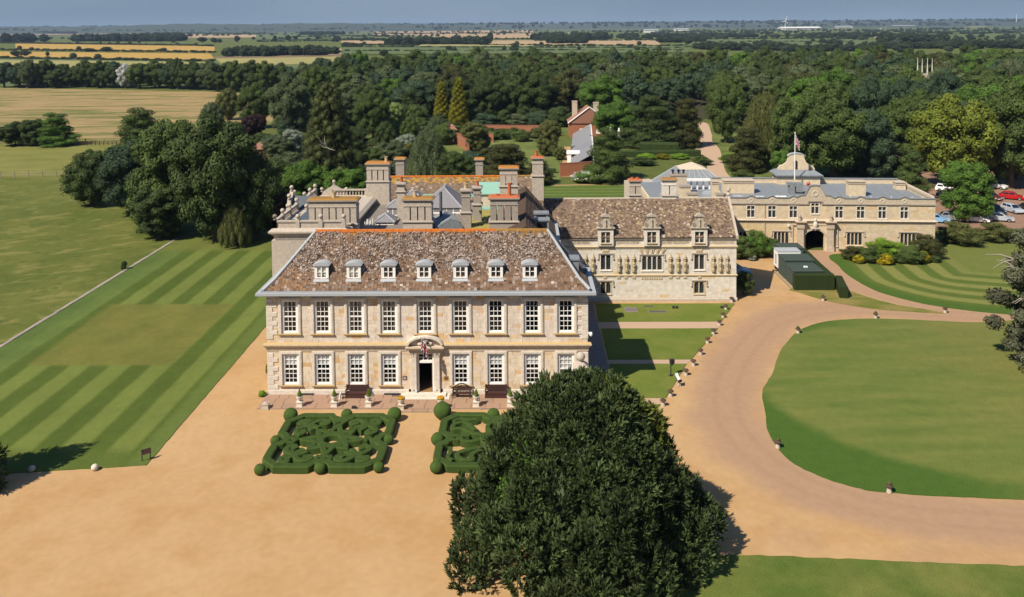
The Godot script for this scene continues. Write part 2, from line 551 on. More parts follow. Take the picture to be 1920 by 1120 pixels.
func build_protos() -> void:
	var rng := RandomNumberGenerator.new()
	rng.seed = 11
	var lobes: Array
	protos.broad = [crown(dome_lobes(80, Vector3(0, 0.52, 0), Vector3(0.44, 0.46, 0.44), 0.088, rng, -0.95), 17000, 0.027, rng), trunk_mesh(0.62, 0.03, 7, rng)]
	lobes = dome_lobes(46, Vector3(0.03, 0.66, 0), Vector3(0.38, 0.29, 0.4), 0.088, rng, -0.5)
	lobes.append_array(dome_lobes(40, Vector3(-0.06, 0.32, 0.04), Vector3(0.39, 0.31, 0.39), 0.085, rng, -0.95))
	protos.broad2 = [crown(lobes, 17000, 0.027, rng), trunk_mesh(0.6, 0.028, 6, rng)]
	lobes = []
	for i in 34:
		var d := fib(i, 34)
		var y := 0.52 + d.y * 0.4
		var rr := 0.42 * sqrt(maxf(0.05, 1.0 - pow((y - 0.42) / 0.56, 2.0)))
		var r := rng.randf_range(0.1, 0.16)
		lobes.append([Vector3(d.x * rr, y, d.z * rr) * Vector3(1, 1, 1), Vector3(r, r * 0.9, r), rng.randf_range(0.8, 1.2)])
	lobes.append([Vector3(0, 0.45, 0), Vector3(0.28, 0.4, 0.28), 0.9])
	protos.oval = [crown(lobes, 9000, 0.028, rng, Vector3(0, 0.6, 0)), trunk_mesh(0.5, 0.035, 4, rng, 0.2)]
	lobes = []
	for lv in 9:
		var y := 0.10 + lv * 0.1
		var R := 0.47 * pow(1.0 - (y - 0.08) / 1.05, 0.6) * rng.randf_range(0.8, 1.12)
		var cnt := maxi(3, 11 - lv)
		for k in cnt:
			var a := TAU * k / cnt + lv * 0.9 + rng.randf() * 0.5
			var r := R * rng.randf_range(0.45, 0.85)
			lobes.append([Vector3(cos(a) * r, y + rng.randf_range(-0.06, 0.06), sin(a) * r), Vector3(0.12, 0.065, 0.12) * rng.randf_range(0.7, 1.3), rng.randf_range(0.78, 1.2)])
	lobes.append([Vector3(0, 0.5, 0), Vector3(0.2, 0.36, 0.2), 0.8])
	protos.cedar = [crown(lobes, 15000, 0.028, rng, Vector3.ZERO, 0.5, 0.6), trunk_mesh(0.9, 0.03, 9, rng, 0.36)]
	lobes = []
	for i in 110:
		var y := 0.06 + 0.9 * pow(float(i) / 110, 0.85)
		var R := 0.42 * pow(1.02 - y, 0.62)
		var a := i * 2.39996 + rng.randf() * 0.4
		lobes.append([Vector3(cos(a) * R, y, sin(a) * R), Vector3(0.085, 0.055, 0.085) * rng.randf_range(0.7, 1.3) * (1.25 - 0.5 * y), rng.randf_range(0.75, 1.25)])
	for k in 6:
		lobes.append([Vector3(0, 0.12 + k * 0.14, 0), Vector3(1, 1, 1) * 0.30 * pow(1.0 - (0.12 + k * 0.14), 0.6), 0.8])
	protos.sequoia = [crown(lobes, 16000, 0.02, rng, Vector3(0, -0.5, 0), 0.5), trunk_mesh(0.95, 0.035, 0, rng)]
	lobes = []
	for i in 80:
		var y := 0.04 + 0.9 * float(i) / 80
		var R := 0.46 * pow(1.03 - y, 0.72) * (0.75 if y < 0.1 else 1.0)
		var a := i * 2.39996
		lobes.append([Vector3(cos(a) * R * 0.8, y, sin(a) * R * 0.8), Vector3(0.10, 0.05, 0.10) * rng.randf_range(0.8, 1.3) * (1.2 - 0.6 * y), rng.randf_range(0.72, 1.25)])
	for k in 6:
		lobes.append([Vector3(0, 0.1 + k * 0.14, 0), Vector3(1, 1, 1) * 0.32 * pow(1.0 - (0.1 + k * 0.14), 0.75), 0.85])
	protos.cypress = [crown(lobes, 12000, 0.028, rng, Vector3(0, 0.7, 0), 0.4), trunk_mesh(0.8, 0.03, 0, rng)]
	lobes = []
	for i in 46:
		var a := i * 2.39996
		var R := 0.44 * sqrt((i + 0.5) / 46.0)
		var top := 0.93 - 0.75 * R * R / 0.2
		var len := rng.randf_range(0.12, 0.24)
		lobes.append([Vector3(cos(a) * R, maxf(len, top - len), sin(a) * R), Vector3(0.085, len, 0.085), rng.randf_range(0.78, 1.2)])
	lobes.append([Vector3(0, 0.5, 0), Vector3(0.3, 0.36, 0.3), 0.85])
	protos.weep = [crown(lobes, 11000, 0.034, rng, Vector3(0, -1.2, 0), 0.3), trunk_mesh(0.7, 0.03, 5, rng)]
	for nm in ["farA", "farB", "farC"]:
		var fl: float = {"farA": 0.40, "farB": 0.36, "farC": 0.33}[nm]
		lobes = dome_lobes(40, Vector3(rng.randf_range(-0.04, 0.04), 0.50, 0), Vector3(0.44, fl + 0.08, 0.44), 0.105, rng, -0.95)
		if nm == "farB":
			lobes.append([Vector3(0.02, 0.86, 0.02), Vector3(0.14, 0.13, 0.14), 1.1])
		protos[nm] = [crown(lobes, 7500, 0.038, rng, Vector3.ZERO, 0.7, 0.72, 5), trunk_mesh(0.6, 0.03, 4, rng)]
	lobes = dome_lobes(18, Vector3(0, 0.45, 0), Vector3(0.40, 0.42, 0.40), 0.17, rng, -0.9)
	protos.shrub = [crown(lobes, 5200, 0.05, rng), trunk_mesh(0.4, 0.03, 3, rng)]
	lobes = dome_lobes(22, Vector3(0, 0.42, 0), Vector3(0.42, 0.44, 0.42), 0.13, rng, -0.9)
	protos.flat_shrub = [crown(lobes, 6500, 0.035, rng, Vector3(0, 0.4, 0), 0.45), trunk_mesh(0.4, 0.03, 3, rng)]

func tree(called: String, label: String, x: float, z: float, h: float, w: float, proto: String, tone: String, group := "", category := "tree") -> Node3D:
	var o := thing(called, label, category, Vector3(x, 0, z), fmod(absf(x * 12.9898 + z * 78.233), TAU), group)
	var t := put("trunk", protos[proto][1], M.bark, o)
	t.scale = Vector3(h, h, h) if proto != "shrub" and proto != "flat_shrub" else Vector3(w, h, w)
	var c := put("crown" if category == "tree" else "foliage", protos[proto][0], M[tone], o)
	c.scale = Vector3(w, h, w)
	return o

func ordinal(i: int) -> String:
	var words := ["first", "second", "third", "fourth", "fifth", "sixth", "seventh", "eighth", "ninth", "tenth", "eleventh", "twelfth", "thirteenth", "fourteenth", "fifteenth", "sixteenth", "seventeenth", "eighteenth", "nineteenth", "twentieth"]
	return words[i] if i < 20 else "last"

# the wood behind the house: rows of trees from its front edge to its far edge
func wood() -> void:
	var rng := RandomNumberGenerator.new()
	rng.seed = 77
	var rows := [[-222.0, -50.0, 192.0, 16.5], [-246.0, -60.0, 215.0, 17.5], [-272.0, -74.0, 235.0, 18.0], [-302.0, -86.0, 258.0, 18.5], [-336.0, -98.0, 284.0, 18.5], [-374.0, -108.0, 312.0, 18.5], [-416.0, -116.0, 338.0, 18.5], [-458.0, -40.0, 365.0, 19.0]]
	var at := ["at its front edge", "in its second rank", "in its third rank", "in its fourth rank", "in its fifth rank", "in its sixth rank", "in its seventh rank", "on its far skyline"]
	var tones := ["dark", "dark", "mid", "blue", "mid", "grey", "dark", "oliveD"]
	var said := {"dark": "dark green", "mid": "mid green", "blue": "blue green", "grey": "grey green", "oliveD": "olive brown", "bright": "fresh green"}
	var spots := [[-60.0, "beyond the giant conifer"], [-25.0, "beyond the golden conifers"], [12.0, "beyond the walled garden"], [45.0, "beyond the brick cottage"], [85.0, "beyond the drive gap"], [125.0, "beyond the flag turret"], [175.0, "beyond the stable chimneys"], [999.0, "beyond the car park"]]
	var used := {}
	for k in rows.size():
		var r: Array = rows[k]
		var x: float = r[1]
		while x < r[2]:
			var w: float = rng.randf_range(14.0, 21.0)
			var h: float = r[3] * rng.randf_range(0.84, 1.16)
			var z: float = r[0] + rng.randf_range(-9.0, 9.0)
			var tone: String = tones[rng.randi() % tones.size()]
			if rng.randf() < 0.05:
				tone = "bright"
			var proto: String = ["farA", "farB", "farC"][rng.randi() % 3]
			if k < 2 and rng.randf() < 0.7:
				proto = ["broad", "broad2", "oval"][rng.randi() % 3]
			var xx := x + w * 0.4
			x += w * rng.randf_range(0.58, 0.76)
			if Vector2(xx, z).distance_to(Vector2(176, -262)) < 17.0 or k == 0 and xx > 18.0 and xx < 30.0:
				continue
			if k < 2 and xx > 66.0 and xx < 82.0:
				continue
			var ratio := xx / (76.0 - z) * 160.0
			var where := ""
			for s in spots:
				if ratio * 2.2 < s[0]:
					where = s[1]
					break
			var key: String = tone + at[k] + where
			used[key] = used.get(key, -1) + 1
			var lab := "%s tree of the wood %s, %s" % [said[tone], at[k], where]
			if used[key] > 0:
				lab = ordinal(used[key]) + " " + lab
			tree("wood_tree", lab, xx, z, h, w, proto, tone, "trees of the wood behind the house")
	# the wood comes nearer behind the stables and the car park
	var near := [[-128.0, 92.0, 150.0], [-152.0, 84.0, 165.0], [-176.0, 88.0, 178.0], [-198.0, 90.0, 190.0]]
	for k in near.size():
		var x: float = near[k][1]
		var i := 0
		while x < near[k][2]:
			var w: float = rng.randf_range(14.0, 20.0)
			var tone: String = ["mid", "dark", "mid", "bright", "blue"][rng.randi() % 5]
			tree("wood_tree", "%s %s tree in the %s rank behind the stables and car park" % [ordinal(i), said[tone], ordinal(k)], x + w * 0.4, near[k][0] + rng.randf_range(-7, 7), rng.randf_range(16.0, 20.5), w, ["broad", "broad2"][rng.randi() % 2], tone, "trees of the wood behind the house")
			x += w * 0.85
			i += 1

# undergrowth at the front of the wood and the planting of the garden
func thicket() -> void:
	var rng := RandomNumberGenerator.new()
	rng.seed = 31
	sheet("wood_floor", "dark leaf covered ground under the wood", poly([-52, -214, 66, -206, 66, -228, 84, -228, 84, -206, 92, -120, 200, -120, 400, -480, -130, -480, -90, -300]), 0.05, M.wood_floor)
	var x := -54.0
	var i := 0
	while x < 190.0:
		var w := rng.randf_range(6.0, 11.0)
		if x < 62.0 or x > 84.0:
			shrub("%s bush of the undergrowth along the front of the wood" % (ordinal(i) if i < 20 else ordinal(i - 20) + " further"), x, -211.0 + rng.randf_range(-3, 3) if x < 84.0 else -118.0 - rng.randf() * 4.0, w, rng.randf_range(3.5, 7.0), ["dark", "mid", "blue", "grey", "dark"][rng.randi() % 5]).set_meta("group", "undergrowth along the wood")
			i += 1
		x += w * 0.7
	var n := 0
	for k in 400:
		if n >= 64:
			break
		var p := Vector2(rng.randf_range(-66.0, 12.0), rng.randf_range(-206.0, -84.0))
		if p.x > -14.0 and p.y > -176.0 and p.y < -128.0 or p.x > -18.0 and p.y > -100.0:
			continue
		var nearby := false
		for t in HAND_TREES:
			if p.distance_to(Vector2(t[0], t[1])) < 4.0:
				nearby = true
		if nearby:
			continue
		var big := rng.randf() < 0.3
		var tone: String = ["dark", "mid", "grey", "mid", "oliveD", "bright", "blue"][rng.randi() % 7]
		tree("garden_tree", "%s %s %s of the garden planting, counted from the lawn clump" % [("" if n < 20 else ("inner " if n < 40 else "outer ")) + ordinal(n % 20), {"dark": "dark", "mid": "mid green", "grey": "grey green", "oliveD": "olive", "bright": "bright", "blue": "blue green"}[tone], "tree" if big else "shrub"], p.x, p.y, rng.randf_range(6.0, 9.5) if big else rng.randf_range(2.6, 4.6), rng.randf_range(6.0, 10.0), ["broad", "broad2", "oval", "flat_shrub", "shrub"][rng.randi() % 5] if big else ["flat_shrub", "shrub"][rng.randi() % 2], tone, "trees and shrubs of the garden", "tree" if big else "shrub")
		n += 1

# ------------------------------- the yew in front, the holm oak at the drive, the conifer at the lawn corner
func tuft_crown(lobes: Array, tufts: int, size: float, rng: RandomNumberGenerator, rise: float, blades: int) -> ArrayMesh:
	var m := MB.new()
	var total := 0.0
	var sums := []
	for l in lobes:
		var r: Vector3 = l[1]
		total += r.x * r.y + r.y * r.z + r.x * r.z
		sums.append(total)
		m.col = Color(l[2] * 0.6, l[2] * 0.6, l[2] * 0.6)
		if r.x > 1.6:
			m.ball(l[0], r * 0.86, 9, 12, 0.14, rng.randf() * 20.0)
	var made := 0
	var tries := 0
	while made < tufts and tries < tufts * 4:
		tries += 1
		var k := mini(sums.bsearch(rng.randf() * total), lobes.size() - 1)
		var o: Vector3 = lobes[k][0]; var r: Vector3 = lobes[k][1]
		var d := rdir(rng)
		var p := o + d * r * rng.randf_range(0.78, 1.04)
		var inside := false
		for j in lobes.size():
			if j != k:
				var w: Vector3 = (p - lobes[j][0]) / lobes[j][1]
				if w.length_squared() < 0.66:
					inside = true
					break
		if inside:
			continue
		made += 1
		var out := (d / r).normalized()
		var f: float = lobes[k][2] * rng.randf_range(0.7, 1.35)
		var axis := (out * 0.8 + Vector3(0, rise, 0) + rdir(rng) * 0.35).normalized()
		var len := size * rng.randf_range(0.6, 1.5)
		for b in blades:
			var dir := (axis + rdir(rng) * 0.62).normalized()
			var side := dir.cross(rdir(rng)).normalized() * len * 0.10
			var q0 := p + axis * len * rng.randf_range(-0.1, 0.5)
			var e := q0 + dir * len * rng.randf_range(0.5, 0.95)
			var g := f * rng.randf_range(0.8, 1.2) * 0.68
			m.col = Color(g, g, g * rng.randf_range(0.8, 1.1))
			var mid := q0.lerp(e, 0.55)
			m.t(q0, mid + side, e); m.t(q0, e, mid - side)
	return m.mesh()

func near_trees() -> void:
	var rng := RandomNumberGenerator.new()
	rng.seed = 5
	var o := thing("yew_tree", "huge dark yew with shaggy upright sprays in front of the house corner", "tree", Vector3(12.9, 0, 23.5))
	var m := MB.new()
	m.tube([Vector3(0, -0.2, 0), Vector3(0.1, 1.5, 0), Vector3(-0.1, 5, 0.1), Vector3(0.1, 10, 0)], [0.9, 0.65, 0.5, 0.15], 10)
	put("trunk", m, M.bark, o)
	var lobes := [[Vector3(0.2, 4.0, 0.2), Vector3(5.3, 4.2, 5.2), 0.85], [Vector3(0.3, 6.6, -0.2), Vector3(3.9, 3.0, 3.8), 0.9], [Vector3(0.5, 8.6, -0.6), Vector3(2.2, 1.5, 2.0), 1.0]]
	for i in 190:
		var y := 0.7 + 9.7 * pow((i + 0.5) / 190.0, 1.05)
		var rr := 7.4 * pow(maxf(0.0, 1.0 - pow(y / 11.7, 1.55)), 0.8) * rng.randf_range(0.78, 1.12)
		var a := i * 2.39996 + rng.randf() * 0.5
		var s := rng.randf_range(0.6, 1.15)
		lobes.append([Vector3(cos(a) * rr, y, sin(a) * rr), Vector3(s, s * 1.3, s), rng.randf_range(0.62, 1.4)])
	for k in 7:
		lobes.append([Vector3(-2.2 + k * 0.85, 9.7 + 0.4 * sin(k * 2.0), -0.8 + 0.6 * cos(k * 1.7)), Vector3(0.75, 1.1, 0.75), rng.randf_range(0.85, 1.15)])
	for k in 4:
		lobes.append([Vector3(5.6 + k * 0.75, 2.6 - k * 0.12, -0.6 + k * 0.2), Vector3(1.7, 1.7, 1.8) * (1.0 - k * 0.07), rng.randf_range(0.85, 1.1)])
	put("crown", tuft_crown(lobes, 25000, 0.40, rng, 0.9, 9), M.yew, o)
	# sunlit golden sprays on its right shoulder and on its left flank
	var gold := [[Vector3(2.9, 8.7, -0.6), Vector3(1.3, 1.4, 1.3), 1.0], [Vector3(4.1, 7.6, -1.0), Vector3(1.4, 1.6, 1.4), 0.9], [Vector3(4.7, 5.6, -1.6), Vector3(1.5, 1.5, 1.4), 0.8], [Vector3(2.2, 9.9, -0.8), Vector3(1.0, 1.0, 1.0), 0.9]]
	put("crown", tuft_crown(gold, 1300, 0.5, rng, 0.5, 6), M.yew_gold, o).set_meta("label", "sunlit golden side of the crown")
	var ivy := [[Vector3(-3.6, 7.2, 1.6), Vector3(0.9, 1.3, 0.8), 1.0], [Vector3(-4.4, 5.2, 2.4), Vector3(0.9, 1.4, 0.9), 1.0]]
	put("ivy", crown(ivy, 900, 0.24, rng), M.bright, o)
	# young golden conifer tops beside its crown
	o = thing("holm_oak", "grey green evergreen oak with bare white limbs beside the drive", "tree", Vector3(61.9, 0, -6.0), 0.4)
	m = MB.new()
	m.tube([Vector3(0, -0.2, 0), Vector3(0, 2, 0), Vector3(0.3, 7, 0), Vector3(0, 12, 0)], [0.7, 0.55, 0.4, 0.1], 9)
	put("trunk", m, M.bark, o)
	lobes = []
	for i in 60:
		var y := 0.9 + 12.8 * (i + 0.5) / 60.0
		var rr := 4.9 * pow(maxf(0.0, 1.0 - pow(absf(y - 5.0) / 9.4, 2.0)), 0.6) * rng.randf_range(0.75, 1.12)
		var a := i * 2.39996 + rng.randf() * 0.7
		var s := rng.randf_range(0.8, 1.5)
		lobes.append([Vector3(cos(a) * rr, y, sin(a) * rr), Vector3(s, s * 0.72, s), rng.randf_range(0.75, 1.25)])
	for y in [3.0, 6.0, 9.0]:
		lobes.append([Vector3(0, y, 0), Vector3(2.9, 2.2, 2.9), 0.8])
	put("crown", crown(lobes, 22000, 0.34, rng, Vector3.ZERO, 0.5, 0.75, 6), M.holm, o)
	for k in 9:
		m = MB.new()
		var a := PI * 0.62 + k * 0.23
		var y := 3.0 + (k * 37 % 9) * 0.95
		var p := Vector3(cos(a) * 3.6, y, sin(a) * 3.9)
		for j in 3:
			var e := p + Vector3(cos(a) * 1.9, rng.randf_range(-0.9, 0.9), sin(a) * 2.1) + rdir(rng) * 0.8
			m.tube([p, p.lerp(e, 0.5) + Vector3(0, 0.25, 0), e], [0.1, 0.07, 0.03], 5)
		put("bare_limb", m, M.bark_pale, o)
	# conifer whose edge and shadow enter at the lawn corner
	o = thing("conifer", "black green conifer at the corner of the striped lawn and forecourt", "tree", Vector3(-33.3, 0, 16.4))
	m = MB.new()
	m.tube([Vector3(0, -0.2, 0), Vector3(0, 9, 0)], [0.4, 0.08], 8)
	put("trunk", m, M.bark, o)
	lobes = []
	for i in 40:
		var y := 0.6 + 8.8 * (i + 0.5) / 40.0
		var rr := 3.5 * pow(1.02 - y / 10.0, 0.8)
		var a := i * 2.39996
		lobes.append([Vector3(cos(a) * rr * 0.7, y, sin(a) * rr * 0.7), Vector3(1.0, 0.6, 1.0) * (1.2 - y * 0.08), rng.randf_range(0.8, 1.2)])
	for k in 4:
		lobes.append([Vector3(0, 1.4 + k * 2.0, 0), Vector3(1.9, 1.6, 1.9) * (1.0 - k * 0.2), 0.85])
	put("crown", tuft_crown(lobes, 3600, 0.55, rng, 0.2, 6), M.yew, o)
	# bare white branches of the giant conifer
	m = MB.new()
	for j in 7:
		var p := Vector3(1.0, 10.5, 5.2)
		var e := p + Vector3(rng.randf_range(-2.4, 2.2), rng.randf_range(-1.6, 2.6), rng.randf_range(0.2, 1.4))
		m.tube([p, p.lerp(e, 0.5) + rdir(rng) * 0.3, e], [0.16, 0.1, 0.04], 5)
	var g := get_node_or_null("giant_conifer")
	if g:
		g.rotation.y = 0.0
		put("bare_limb", m, M.bark_pale, g)

# ---------------------------------------------------------------- ground, lawns, fields
func poly(a: Array) -> PackedVector2Array:
	var p := PackedVector2Array()
	for i in range(0, a.size(), 2):
		p.append(Vector2(a[i], a[i + 1]))
	return p

func sheet(called: String, label: String, p: PackedVector2Array, y: float, m: Material, depth := 0.05) -> MeshInstance3D:
	var b := MB.new()
	b.raise(p, y - depth, y)
	var o := put(called, b, m)
	tag(o, label, "", "", "structure")
	return o

# a sheet whose own colour changes from place to place: tone(x, z) gives linear colour
func painted(called: String, label: String, p: PackedVector2Array, y: float, tone: Callable, per_metre: float, depth := 0.05, fine := 1.3, lo := 0.72) -> MeshInstance3D:
	var r := Rect2(p[0], Vector2.ZERO)
	for a in p:
		r = r.expand(a)
	var w := clampi(int(r.size.x * per_metre), 8, 1024)
	var h := clampi(int(r.size.y * per_metre), 8, 1024)
	var im := Image.create(w, h, false, Image.FORMAT_RGB8)
	for j in h:
		for i in w:
			var k: Color = tone.call(r.position.x + (i + 0.5) * r.size.x / w, r.position.y + (j + 0.5) * r.size.y / h)
			im.set_pixel(i, j, k.linear_to_srgb())
	var m := StandardMaterial3D.new()
	m.resource_name = called
	m.albedo_texture = ImageTexture.create_from_image(im)
	m.roughness = 0.96
	m.metallic_specular = 0.25
	m.detail_enabled = true
	m.detail_blend_mode = BaseMaterial3D.BLEND_MODE_MUL
	m.detail_albedo = noise_tex(23, 0.05, lo, 1.0, 5)
	m.detail_uv_layer = BaseMaterial3D.DETAIL_UV_2
	m.uv2_triplanar = true; m.uv2_world_triplanar = true
	m.uv2_scale = Vector3.ONE / (fine * 4.0)
	m.uv2_offset = Vector3(0.37, 0.11, 0.53)
	var b := MB.new()
	b.raise(p, y - depth, y)
	for q in b.v:
		b.u.append((Vector2(q.x, q.z) - r.position) / r.size)
	var o := put(called, b, m)
	tag(o, label, "", "", "structure")
	return o

var fn := FastNoiseLite.new()
func nz(x: float, z: float, s: float, k := 0.0) -> float:
	return fn.get_noise_3d(x / s + 137.3, z / s + 71.7, k * 31.7 + 3.3)

func soft(a: float, b: float, x: float) -> float:
	return smoothstep(a, b, x)

func mix3(a: Vector3, b: Vector3, t: float) -> Vector3:
	return a.lerp(b, clampf(t, 0.0, 1.0))

func tint(a: Vector3) -> Color:
	return Color(maxf(a.x, 0.0), maxf(a.y, 0.0), maxf(a.z, 0.0))

func line_dist(p: Vector2, l: PackedVector2Array) -> float:
	var d := 1e9
	for i in l.size() - 1:
		d = minf(d, p.distance_to(Geometry2D.get_closest_point_to_segment(p, l[i], l[i + 1])))
	return d

func rough_edge(p: PackedVector2Array, amp: float, rng: RandomNumberGenerator, step := 0.7) -> PackedVector2Array:
	var o := PackedVector2Array()
	for i in p.size():
		var a := p[i]; var b := p[(i + 1) % p.size()]
		var m := clampi(int(a.distance_to(b) / step), 1, 120)
		for k in m:
			o.append(a.lerp(b, float(k) / m) + Vector2(rng.randf_range(-amp, amp), rng.randf_range(-amp, amp)))
	return o

func curve(a: Array, closed := true, n := 6) -> PackedVector2Array:
	var p := poly(a)
	var o := PackedVector2Array()
	var m := p.size()
	for i in (m if closed else m - 1):
		var p0 := p[(i - 1 + m) % m] if closed or i > 0 else p[0]
		var p1 := p[i]; var p2 := p[(i + 1) % m]
		var p3 := p[(i + 2) % m] if closed or i + 2 < m else p[m - 1]
		for k in n:
			o.append(p1.cubic_interpolate(p2, p0, p3, float(k) / n))
	if not closed:
		o.append(p[m - 1])
	return o

func grounds() -> void:
	fn.noise_type = FastNoiseLite.TYPE_SIMPLEX_SMOOTH
	fn.frequency = 1.0
	fn.fractal_octaves = 4
	fn.seed = 4
	var rng := RandomNumberGenerator.new()
	rng.seed = 3
	sheet("ground", "grassland reaching to the horizon", poly([-16000, 600, -16000, -16000, 16000, -16000, 16000, 600]), 0.0, M.pasture, 0.5)
	# rough pasture west of the lawn
	var rough := func(x: float, z: float) -> Color:
		var a := mix3(Vector3(0.106, 0.136, 0.027), Vector3(0.170, 0.183, 0.043), 0.5 + 0.9 * nz(x, z, 14.0))
		a = mix3(a, Vector3(0.248, 0.235, 0.072), clampf(nz(x * 0.5 + z * 0.8, z * 0.25 - x * 0.5, 3.2, 2.0) * 2.2 - 0.3, 0.0, 0.75))
		a = mix3(a, Vector3(0.083, 0.108, 0.022), clampf(nz(x, z, 2.1, 3.0) * 1.6 - 0.25, 0.0, 0.6))
		# light tracks worn across it
		var d := absf(sin((x * 0.45 + z * 0.9) * 0.16 + nz(x, z, 20.0, 5.0) * 2.5))
		a = mix3(a, Vector3(0.221, 0.235, 0.065), (1.0 - soft(0.0, 0.08, d)) * 0.55)
		return tint(a)
	painted("pasture", "rough tussocky pasture west of the striped lawn", poly([-47.9, 14, -47.9, -58, -46, -70, -60, -118, -150, -112, -150, 14]), 0.02, rough, 5.0, 0.1, 0.9, 0.6)
	var mid := func(x: float, z: float) -> Color:
		var a := mix3(Vector3(0.171, 0.184, 0.044), Vector3(0.243, 0.235, 0.068), 0.5 + nz(x, z * 2.2, 18.0))
		return tint(mix3(a, Vector3(0.126, 0.138, 0.040), clampf(nz(x, z * 2.0, 4.0, 7.0) * 1.7 - 0.4, 0.0, 0.6)))
	painted("paddock", "yellowish paddock between the two fences", poly([-60, -118, -150, -112, -300, -112, -300, -170, -76, -188]), 0.02, mid, 2.6, 0.1, 2.2, 0.68)
	var straw := func(x: float, z: float) -> Color:
		var a := mix3(Vector3(0.408, 0.290, 0.138), Vector3(0.314, 0.237, 0.104), 0.5 + nz(x, z * 3.0, 26.0))
		var g := nz(x * 0.6, z * 2.6, 30.0, 9.0) + 0.35 * nz(x, z * 3.0, 7.0, 11.0)
		a = mix3(a, Vector3(0.171, 0.180, 0.057), soft(-0.12, 0.22, g + 0.22 * soft(-300.0, -190.0, z) - 0.14))
		a = mix3(a, Vector3(0.123, 0.123, 0.048), clampf(nz(x * 0.7, z * 2.2, 5.0, 13.0) * 2.0 - 0.75, 0.0, 0.6))
		return tint(a)
	painted("meadow", "straw coloured meadow streaked with green", poly([-76, -188, -300, -172, -520, -172, -520, -420, -300, -414, -159, -374, -100, -330]), 0.02, straw, 1.9, 0.1, 3.0, 0.68)
	# gravel: ochre, with the worn pinkish drive running through it
	var drive := curve([75, 21.5, 55, 20.6, 42, 20, 34, 18.2, 28.5, 13, 27, 5, 29.2, -4, 33.8, -13, 38.5, -19.5, 46, -23.2, 54, -22.3, 64, -20.6, 80, -18], false)
	var arch := curve([53.7, -50, 52.4, -40, 52.3, -33, 55.8, -26.5, 61, -22.6, 70, -19.5], false)
	var tracks := func(x: float, z: float) -> Color:
		var p := Vector2(x, z)
		var d := line_dist(p, drive) + nz(x, z, 6.0) * 1.2
		var k := 1.0 - soft(1.6, 4.6, d)
		k = maxf(k, 1.0 - soft(1.4, 2.6, line_dist(p, arch)))
		k = maxf(k, 0.45 * soft(0.05, 0.5, nz(x, z, 13.0, 5.0)) * soft(18.0, 30.0, x))
		var a := Vector3(0.470, 0.290, 0.135)
		a = mix3(a, Vector3(0.512, 0.335, 0.171), 0.5 + 0.8 * nz(x, z, 9.0, 2.0))
		a = mix3(a, Vector3(0.432, 0.251, 0.104), clampf(nz(x, z, 4.5, 8.0) * 1.1, 0.0, 0.6))
		a = mix3(a, Vector3(0.390, 0.249, 0.155), k)
		# two pale wheel lines on the worn part
		var e := absf(absf(line_dist(p, drive) - 0.1) - 0.85)
		a = mix3(a, Vector3(0.348, 0.223, 0.135), k * 0.5 * (1.0 - soft(0.1, 0.45, e)))
		a *= 1.0 + 0.10 * nz(x, z, 0.7, 4.0)
		return tint(a)
	painted("gravel_forecourt", "ochre gravel forecourt and drives", poly([-21, -49.8, 80, -49.8, 80, 45, -75, 45, -75, 12, -21, 12]), 0.02, tracks, 5.0, 0.1, 0.45, 0.82)
	# the striped lawn
	var stripes := func(x: float, z: float) -> Color:
		var s := sin((x + 20.5 + 0.12 * nz(x, z, 5.0)) / 4.15 * TAU)
		var k := soft(-0.35, 0.35, s)
		var a := mix3(Vector3(0.084, 0.122, 0.021), Vector3(0.158, 0.196, 0.044), k)
		var inpatch := soft(-41.8, -40.6, x - 0.04 * z) * (1.0 - soft(-27.4, -26.3, x)) * soft(-26.0, -25.2, z) * (1.0 - soft(-7.2, -6.4, z))
		var pt := mix3(Vector3(0.183, 0.178, 0.042), Vector3(0.145, 0.158, 0.035), 0.5 + nz(x * 1.0, z * 0.5, 4.0, 3.0))
		a = mix3(a, pt, inpatch)
		# mowing passes across each end and along the sides
		a = mix3(a, Vector3(0.099, 0.138, 0.026), 0.85 * soft(9.6, 11.2, z))
		a = mix3(a, Vector3(0.122, 0.168, 0.039), 0.85 * soft(-22.6, -21.6, x))
		a = mix3(a, Vector3(0.104, 0.158, 0.039), 0.8 * (1.0 - soft(-44.6, -42.0, x)))
		a = mix3(a, Vector3(0.145, 0.168, 0.039), 0.9 * (1.0 - soft(-52.0, -49.0, z)))
		a *= 1.0 + 0.16 * nz(x, z, 6.0, 6.0) + 0.12 * nz(x, z, 0.9, 7.0)
		return tint(a)
	painted("striped_lawn", "lawn mown in light and dark stripes", rough_edge(poly([-20.5, 12.6, -20.5, -18, -20.2, -70, -47.3, -70, -47.3, 13.9, -31, 13.9]), 0.04, rng), 0.07, stripes, 6.0, 0.12, 0.8, 0.66)
	var plain := func(x: float, z: float) -> Color:
		var a := mix3(Vector3(0.114, 0.161, 0.033), Vector3(0.174, 0.194, 0.048), 0.5 + 0.9 * nz(x * 0.35 + z * 0.1, z * 1.8, 4.0))
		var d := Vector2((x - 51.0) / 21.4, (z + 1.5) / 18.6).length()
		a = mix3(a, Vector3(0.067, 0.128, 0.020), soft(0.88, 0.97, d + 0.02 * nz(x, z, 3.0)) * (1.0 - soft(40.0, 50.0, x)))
		a = mix3(a, Vector3(0.197, 0.189, 0.055), soft(44.0, 62.0, x + 8.0 * nz(x, z, 9.0, 4.0)) * 0.6)
		a *= 1.0 + 0.12 * nz(x, z, 1.1, 7.0)
		return tint(a)
